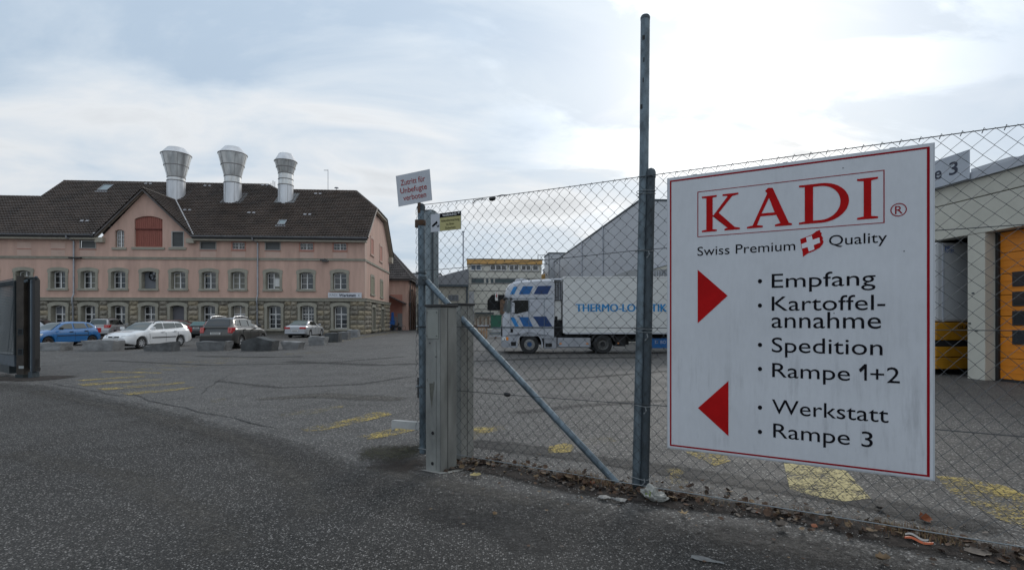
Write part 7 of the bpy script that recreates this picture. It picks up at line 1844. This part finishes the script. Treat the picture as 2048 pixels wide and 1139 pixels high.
o = mb2.build('gate_netting', mat('gate_wire', (.09, .11, .125), .5, metal=.4), gt_, fix=False); o['kind'] = 'stuff'
b = MB(); b.tube([(x_r - GL_, -.07, ztg + .05), (x_r - 2, -.07, ztg + .035), (x_r, -.07, ztg + .05)], .012, 5); b.build('top_wire', m_wire, gt_, fix=False)
b = MB(); b.tube([(x_r - GL_, -.07, zbg + .48), (x_r - 1.5, -.07, zbg + .46), (x_r, -.07, zbg + .50)], .008, 5); b.build('bottom_wire', m_wirel, gt_, fix=False)
b = MB(); b.box(x_r - 1.6, x_r - .5, -.06, .1, .08, zbg + .1); b.build('roller_housing', m_gate, gt_)
# guide post: open steel channel with slots, a round tube and a flat bar
p = G(44, 755); gpz = (755 - HY) * 0 + 2.96; D_ = FOC * EYE / (755 - HY); k_ = D_ / FOC
gu = thing('gate_guide_post', 'dark brown steel guide channel and grey tube at the end of the sliding gate', 'post', (p.x, p.y, 0), -TH + radians(-3))
def gx_(px): return (px - 44) * k_
m_chan = mat('brown_steel_channel', (.045, .037, .030), .6, metal=.3, var=.3, vscale=4)
zt1 = EYE + (HY - 551) * k_
b = MB(); b.box(gx_(33.5), gx_(49), -.02, .0, .0, zt1); b.box(gx_(33.5), gx_(34.7), .001, .3, 0, zt1); b.box(gx_(48), gx_(49), .001, .3, 0, zt1 - .02); b.build('channel', m_chan, gu, bevel=.004)
b = MB(); b.box(gx_(49.3), gx_(56), .1, .28, .28, zt1 - .08); b.build('guide_slot', m_dark, gu)
b = MB(); b.tube([(gx_(59), .08, .15), (gx_(59), .08, zt1 - .12)], .042, 14); b.build('tube', mat('gate_tube', (.14, .17, .19), .5, metal=.5, var=.3, vscale=6, stretch=(1, 1, .4)), gu, smooth=40)
b = MB(); b.box(gx_(62), gx_(65.5), .02, .14, .18, zt1 - .14); b.build('angle_bar', mat('gate_bar_blue', (.045, .06, .08), .5, metal=.4), gu)
b = MB(); b.box(gx_(65.7), gx_(71), .0, .16, .18, zt1 - .10); b.build('stop_bar', m_black, gu, bevel=.006)
b = MB(); b.box(gx_(45), gx_(73), .03, .10, zt1 - .10, zt1 - .06); b.build('top_bracket', m_gate, gu)
b = MB(); b.tube([(gx_(60), .0, zt1 - .05), (gx_(74), .0, zt1 - .05)], .012, 6); b.lathe([(.001, -.03), (.035, -.02), (.035, .02), (.001, .03)], (gx_(74), 0, zt1 - .045), 'X', 8); b.build('adjusting_screw', m_galvd, gu)
b = MB(); b.lathe([(.001, -.03), (.045, -.03), (.045, .03), (.001, .03)], (gx_(55.5), -.04, zt1 - .16), 'Y', 12); b.build('roller', m_galvd, gu, smooth=40)
for py in (663, 703):
    z = EYE + (HY - py) * k_; b = MB()
    for q in ((gx_(37.5), gx_(39), z - .09, z + .09), (gx_(47), gx_(48.5), z - .09, z + .09), (gx_(39), gx_(47), z + .07, z + .09), (gx_(39), gx_(47), z - .09, z - .07)): b.box(q[0], q[1], -.035, -.021, q[2], q[3])
    f = b.build('slot_frame', m_gate, gu); b = MB(); b.box(gx_(39), gx_(47), -.026, -.0205, z - .07, z + .07); b.build('slot_hole', m_dark, f)
z = EYE + (HY - 733.5) * k_; b = MB(); b.box(gx_(39.5), gx_(49.5), -.035, -.021, z - .04, z + .035); b.build('type_plate', mat('pale_plate', (.32, .34, .34), .5), gu)
b = MB(); b.box(gx_(34), gx_(50), -.06, .3, 0.0, .10); b.build('foot_plate', m_gate, gu)
b = MB(); b.box(gx_(59), gx_(68), -.03, .18, .0, .17); b.build('foot', m_galvd, gu)
b = MB(); b.tube([(gx_(72.5), .1, .55), (gx_(74), .08, .3), (gx_(78), .04, .25)], .015, 5); b.box(gx_(76.5), gx_(79), .0, .06, .22, .30); b.build('latch', m_black, gu)
def patch(px, m_, name, z=.010, kind='structure', sub=.25):
    P = [G(*q) for q in px]; Q = []
    for i in range(len(P)):
        a, c = P[i], P[(i + 1) % len(P)]; n_ = max(1, int((c - a).length / .08))
        for j in range(min(n_, 60)):
            p = a.lerp(c, j / min(n_, 60)); k = noise.noise(p * 4.1) * .10 + noise.noise(p * 13) * .05; Q.append(p + Vector((k, k * .7, 0)))
    import mathutils.geometry as mg_
    vs = [Vector((q.x, q.y, z)) for q in Q]; b = MB(); b.add(vs, mg_.tessellate_polygon([[Vector((q.x, q.y, 0)) for q in Q]])); return tag(b.build(name, m_, fix=False), kind=kind)
ribbon('gate_track', [(-60, 754), (10, 752), (60, 757), (118, 757)], .05, m_dark, z=.014, jag=.01)

# ------------------------------------------------------------------ soil strip, leaves, grass and litter along the fence
mask_alpha(m_soil, m_soil.node_tree.nodes['Principled BSDF'], 9, .42); mask_alpha(m_moss, m_moss.node_tree.nodes['Principled BSDF'], 17, .20)
def cover_strip(name, px, half, m_, z, peak=1.15, shift=0.0):
    P = [G(*q) for q in px]; Q = []
    for a, c in zip(P, P[1:]):
        n_ = max(2, int((c - a).length / .1)); Q += [a.lerp(c, i / n_) for i in range(n_)]
    Q.append(P[-1]); vs = []; cv = []; K = 9
    for i, p in enumerate(Q):
        d = (Q[min(i + 1, len(Q) - 1)] - Q[max(i - 1, 0)]).normalized(); s = Vector((-d.y, d.x, 0)); h_ = half * (1 + .5 * noise.noise(p * 1.1)); end = min(1, min(i, len(Q) - 1 - i) / 4)
        for k in range(K):
            t = 2 * k / (K - 1) - 1; q = p + s * (t * h_ + shift); vs.append((q.x, q.y, z)); cv.append(peak * (1 - t * t) * end)
    n_ = len(Q); b = MB(); b.add(vs, [(i * K + k, i * K + k + 1, (i + 1) * K + k + 1, (i + 1) * K + k) for i in range(n_ - 1) for k in range(K - 1)])
    o = b.build(name, m_, fix=False); set_cover(o, cv); return tag(o, kind='structure')
for px, hf, m_, pk in (([(560, 722), (760, 730), (900, 724), (1100, 716), (1330, 714)], .8, m_patchd, .50), ([(840, 740), (1000, 762), (1160, 756), (1330, 742), (1600, 745)], .35, m_patchd, .50),
        ([(200, 720), (420, 730), (640, 726), (820, 712)], .45, m_patchd, .48), ([(420, 760), (560, 775), (720, 768), (840, 750)], .30, m_patchd, .48), ([(380, 712), (560, 714), (620, 712)], .5, m_patchd, .55),
        ([(1000, 830), (1150, 812), (1330, 800), (1600, 800)], .4, m_patchd, .48), ([(480, 800), (640, 790), (830, 800)], .5, m_patchl, .60), ([(900, 700), (1100, 705), (1330, 706)], .6, m_patchd, .7),
        ([(905, 880), (1100, 905), (1300, 935), (1560, 975), (1800, 1020), (2100, 1080)], .32, m_patchd, .70), ([(1330, 1060), (1500, 1075), (1800, 1139)], .35, m_patchd, .60), ([(700, 925), (860, 962), (1060, 1000), (1250, 1030)], .22, m_patchl, .55),
        ([(60, 780), (300, 830), (480, 880), (600, 960), (640, 1060)], .35, m_patchl, .50), ([(0, 900), (240, 950), (420, 1040), (480, 1139)], .4, m_patchl, .48), ([(800, 1010), (1000, 1050), (1150, 1139)], .35, m_patchd, .60)):
    cover_strip('worn_asphalt', px, hf, m_, .0045 + .0006 * (hash(str(px)) % 3 if False else len(px) % 4), pk)
cover_strip('moss_patch', [(730, 902), (790, 898), (850, 900), (880, 905)], .28, m_moss, .0098, .62)
cover_strip('moss_patch', [(670, 908), (720, 906), (770, 905), (820, 908), (875, 916)], .80, m_moss, .009, .58)
cover_strip('soil_patch', [(700, 922), (740, 926), (800, 932), (850, 940), (900, 940)], .30, m_soil, .0105, .62)
cover_strip('soil_patch', [(760, 925), (800, 926), (850, 925), (880, 930)], .30, m_soil, .011, .8)
cover_strip('soil_strip', [(850, 930), (905, 930), (960, 935), (1060, 952), (1180, 975), (1290, 992), (1400, 1008), (1560, 1030), (1700, 1055), (1850, 1085), (2050, 1122), (2300, 1168)], .30, m_soil, .013, .95)
leafm = [mat('leaf_brown', (.075, .040, .022), .8, var=.3, vscale=20), mat('leaf_tan', (.17, .115, .065), .8, var=.3, vscale=20), mat('leaf_grey', (.13, .108, .09), .85, var=.3, vscale=20), mat('leaf_dark', (.045, .028, .018), .85), mat('leaf_orange', (.20, .06, .02), .8)]
random.seed(8)
def leaf(b, c, s, rz_, tilt, curl, roll=0.0, notch=False):
    n_ = 7; L_ = []
    M_ = Matrix.Translation(c) @ Matrix.Rotation(rz_, 4, 'Z') @ Matrix.Rotation(tilt, 4, 'X') @ Matrix.Rotation(roll, 4, 'Y')
    vs = []
    for i in range(n_):
        t = i / (n_ - 1); w = sin(pi * t) ** .7 * .36 * s * (1 + .25 * sin(t * 17 + rz_ * 5)); x = (t - .5) * s
        zc = curl * s * ((2 * t - 1) ** 2)
        for sd, zz in ((-1, curl * s * 1.3), (0, 0), (1, curl * s)): vs.append(M_ @ Vector((x, sd * w, zc + zz * (w / (.36 * s) if s else 0))))
    b.add(vs, [(i * 3 + k, i * 3 + k + 1, i * 3 + k + 4, i * 3 + k + 3) for i in range(n_ - 1) for k in range(2)])
lit = [MB() for _ in leafm]
line = [(880, 935), (960, 925), (1060, 945), (1180, 968), (1290, 990), (1400, 1005), (1560, 1028), (1700, 1052), (1850, 1082), (2050, 1120), (2200, 1150)]
LP_ = [G(*q) for q in line]
seglen = [(b - a).length for a, b in zip(LP_, LP_[1:])]
def along():
    t = random.random() * sum(seglen)
    for (a, b), l in zip(zip(LP_, LP_[1:]), seglen):
        if t < l: p = a.lerp(b, t / l); d = (b - a).normalized(); return p, Vector((-d.y, d.x, 0))
        t -= l
    return LP_[-1], Vector((0, 1, 0))
for _ in range(2000):
    p, n_ = along(); off_ = random.gauss(0, .085 if random.random() < .7 else .2); p = p + n_ * off_
    cl = noise.noise(p * 1.5); 
    if cl < -.12 and random.random() < .7: continue
    k = random.choices(range(5), (.36, .12, .18, .32, .012))[0]
    leaf(lit[k], (p.x, p.y, .02 + random.random() * .035 * max(0, 1 - abs(off_) * 5)), random.uniform(.025, .075), random.uniform(0, 6.28), random.gauss(0, .35), random.uniform(-.1, .25), random.gauss(0, .35))
for _ in range(120):       # strays on the driveway and yard
    p, n_ = along(); p = p + n_ * random.uniform(-1.6, .7); k = random.choices(range(4), (.3, .3, .3, .1))[0]
    leaf(lit[k], (p.x, p.y, .018), random.uniform(.015, .04), random.uniform(0, 6.28), random.gauss(0, .15), random.uniform(0, .15))
for b, m_ in zip(lit, leafm): tag(b.build('leaf_litter', m_, fix=False, smooth=60), 'dead brown leaves and dirt gathered along the foot of the fence', 'leaves', kind='stuff')
# dry grass
gr = MB(); gr2 = MB()
for _ in range(5200):
    p, n_ = along(); 
    dens_ = noise.noise(p * 1.1 + Vector((4, 0, 0)))
    if dens_ < -.05 and random.random() < .85: continue
    p = p + n_ * random.gauss(.08, .07); h_ = random.uniform(.02, .085) * (1 if dens_ > .0 else .7); a = random.uniform(0, 6.28); ln = random.uniform(.0, .04)
    c = Vector((p.x, p.y, .013)); tip = c + Vector((cos(a) * ln, sin(a) * ln, h_)); sd = Vector((-sin(a), cos(a), 0)) * .0016
    (gr if random.random() < .7 else gr2).add([c - sd, c + sd, c + (tip - c) * .6 + sd * .8, tip, c + (tip - c) * .6 - sd * .8], [(0, 1, 2, 3, 4)])
tag(gr.build('dry_grass', mat('dry_grass', (.27, .19, .10), .9), fix=False), 'short dry grass tufts growing through the fence line', 'grass', kind='stuff')
tag(gr2.build('dry_grass', mat('reddish_grass', (.18, .085, .045), .9), fix=False), 'short dry grass tufts growing through the fence line', 'grass', kind='stuff')
# loose chippings
ch = MB(); ch2 = MB()
for _ in range(1600):
    p, n_ = along(); p = p + n_ * random.gauss(-.05, .4); s = random.uniform(.003, .009)
    b = ch if random.random() < .6 else ch2
    c = Vector((p.x, p.y, .012)); b.add([c + Vector((s, 0, 0)), c + Vector((0, s * .8, 0)), c + Vector((-s, 0, 0)), c + Vector((0, -s, 0)), c + Vector((0, 0, s * .8))], [(0, 1, 4), (1, 2, 4), (2, 3, 4), (3, 0, 4)])
tag(ch.build('chippings', mat('pale_chipping', (.30, .29, .27), .9), fix=False), 'loose pale stone chippings scattered near the fence', 'gravel', kind='stuff')
tag(ch2.build('chippings', mat('dark_chipping', (.10, .09, .08), .9), fix=False), 'loose dark stone chippings scattered near the fence', 'gravel', kind='stuff')
cover_strip('soil_patch', [(-60, 757), (20, 757), (80, 756), (130, 758)], .8, m_soil, .009, .95)
# single leaves that stand out
def one_leaf(px, py, s, m_, label, star=False, rz_=0.3, tilt=.1, curl=.12):
    p = G(px, py); b = MB()
    if star:
        n_ = 10; ring_ = [(s * (.5 if i % 2 == 0 else .2) * (1.1 if i < 5 else .8) * cos(2 * pi * i / n_), s * (.5 if i % 2 == 0 else .2) * sin(2 * pi * i / n_), .02 + (.018 if i % 2 == 0 else .0)) for i in range(n_)]
        b.add([(0, 0, .024)] + ring_, [(0, i + 1, (i + 1) % n_ + 1) for i in range(n_)])
    else: leaf(b, (0, 0, .018), s, 0, tilt, curl)
    o = b.build('fallen_leaf', m_, fix=False, smooth=60); o.location = (p.x, p.y, 0); o.rotation_euler = (0, 0, rz_); tag(o, label, 'leaf')
one_leaf(951, 954, .13, mat('leaf_yellow', (.33, .27, .11), .7, var=.2, vscale=30), 'single yellowish oval leaf on the asphalt by the steel box column')
one_leaf(1367, 1030, .10, mat('leaf_light', (.36, .25, .13), .7), 'light brown star-shaped leaf on the asphalt below the big sign', True)
one_leaf(988, 1033, .06, leafm[1], 'small tan curled leaf alone on the dark driveway', False, 1.2, .4, .3)
one_leaf(1560, 1057, .12, leafm[2], 'greyish brown curled leaf on the drive below the sign', False, .4, .3, .3)
one_leaf(1764, 1124, .10, leafm[1], 'twisted tan leaf near the bottom right of the drive', False, -.2, .3, .3)
one_leaf(1845, 1042, .12, leafm[4], 'rusty orange leaf leaning in the fence line right of the sign', False, .2, .7, .25)
one_leaf(1955, 1110, .17, leafm[2], 'large grey-brown leaf lying flat near the right edge', False, -.3, .1, .08)
# crumpled plastic bag at the foot of the post
p = G(1311, 1002); bag = thing('plastic_bag', 'crumpled whitish plastic bag with green print at the foot of the fence post', 'litter', (p.x, p.y, 0), FAZ)
random.seed(5)
bm = bmesh.new(); bmesh.ops.create_icosphere(bm, subdivisions=4, radius=1)
for v in bm.verts:
    q = v.co.copy(); k = 1 + .35 * noise.noise(q * 1.7 + Vector((3, 3, 3))) + .22 * abs(noise.noise(q * 4.3)) - .10 * abs(noise.noise(q * 9))
    v.co = Vector((q.x * .115 * k, q.y * .07 * k, max(.0, (q.z * .55 + .45) * .105 * k * (1.25 if q.x < 0 else .8))))
me = bpy.data.meshes.new('bag'); bm.to_mesh(me); bm.free(); me.materials.append(mat('bag_plastic', (.27, .27, .25), .45, var=.4, vscale=22)); me.polygons.foreach_set('use_smooth', [True] * len(me.polygons)); me.set_sharp_from_angle(angle=radians(25))
o = bpy.data.objects.new('bag', me); COL.objects.link(o); o.parent = bag; o.location = (0, 0, .012)
b = MB(); b.add([(-.085, -.062, .05), (-.03, -.078, .055), (-.025, -.066, .105), (-.075, -.045, .115)], [(0, 1, 2, 3)]); b.build('green_print', mat('bag_green', (.13, .17, .03), .5), bag, fix=False)
# orange and white wrapper
p = G(1838, 1088); wr = thing('litter_wrapper', 'bent orange and white wrapper lying on the drive near the right corner', 'litter', (p.x, p.y, .012), FAZ - .25)
b = MB(); b.grid(lambda u, v: ((u - .5) * .17, (v - .5) * .035, .015 + .02 * sin(u * 7) * .5 + .012 * sin(v * 3)), 12, 4); b.build('wrapper', mat('wrapper_orange', (.38, .07, .012), .4), wr, smooth=60)
b = MB(); b.grid(lambda u, v: ((u - .62) * .14, .018 + v * .016, .030 + .014 * sin(u * 6) + .01 * v), 10, 2); b.build('white_edge', mat('wrapper_white', (.34, .32, .30), .5), wr, smooth=60)
p = G(1415, 1122); rg = thing('paper_scrap', 'dirty pale scrap of film lying at the bottom of the drive', 'litter', (p.x, p.y, .006), FAZ)
b = MB(); b.grid(lambda u, v: ((u - .5) * .22, (v - .5) * .05 * (1 + .6 * sin(u * 5)), .006 + .012 * abs(noise.noise(Vector((u * 5, v * 3, 1))))), 14, 5); b.build('scrap', mat('film_scrap', (.13, .135, .135), .55, var=.3, vscale=40), rg, smooth=40)
p = G(1225, 1001); rg = thing('paper_scrap', 'torn grey film scrap between the brace foot and the tall pole', 'litter', (p.x, p.y, .018), FAZ)
b = MB(); b.grid(lambda u, v: ((u - .5) * .26, (v - .5) * .07 * (1 + .5 * sin(u * 9)), .006 + .022 * abs(noise.noise(Vector((u * 7, v * 4, 2))))), 16, 5); b.build('scrap', mat('film_scrap', (.13, .135, .135), .55), rg, smooth=40)
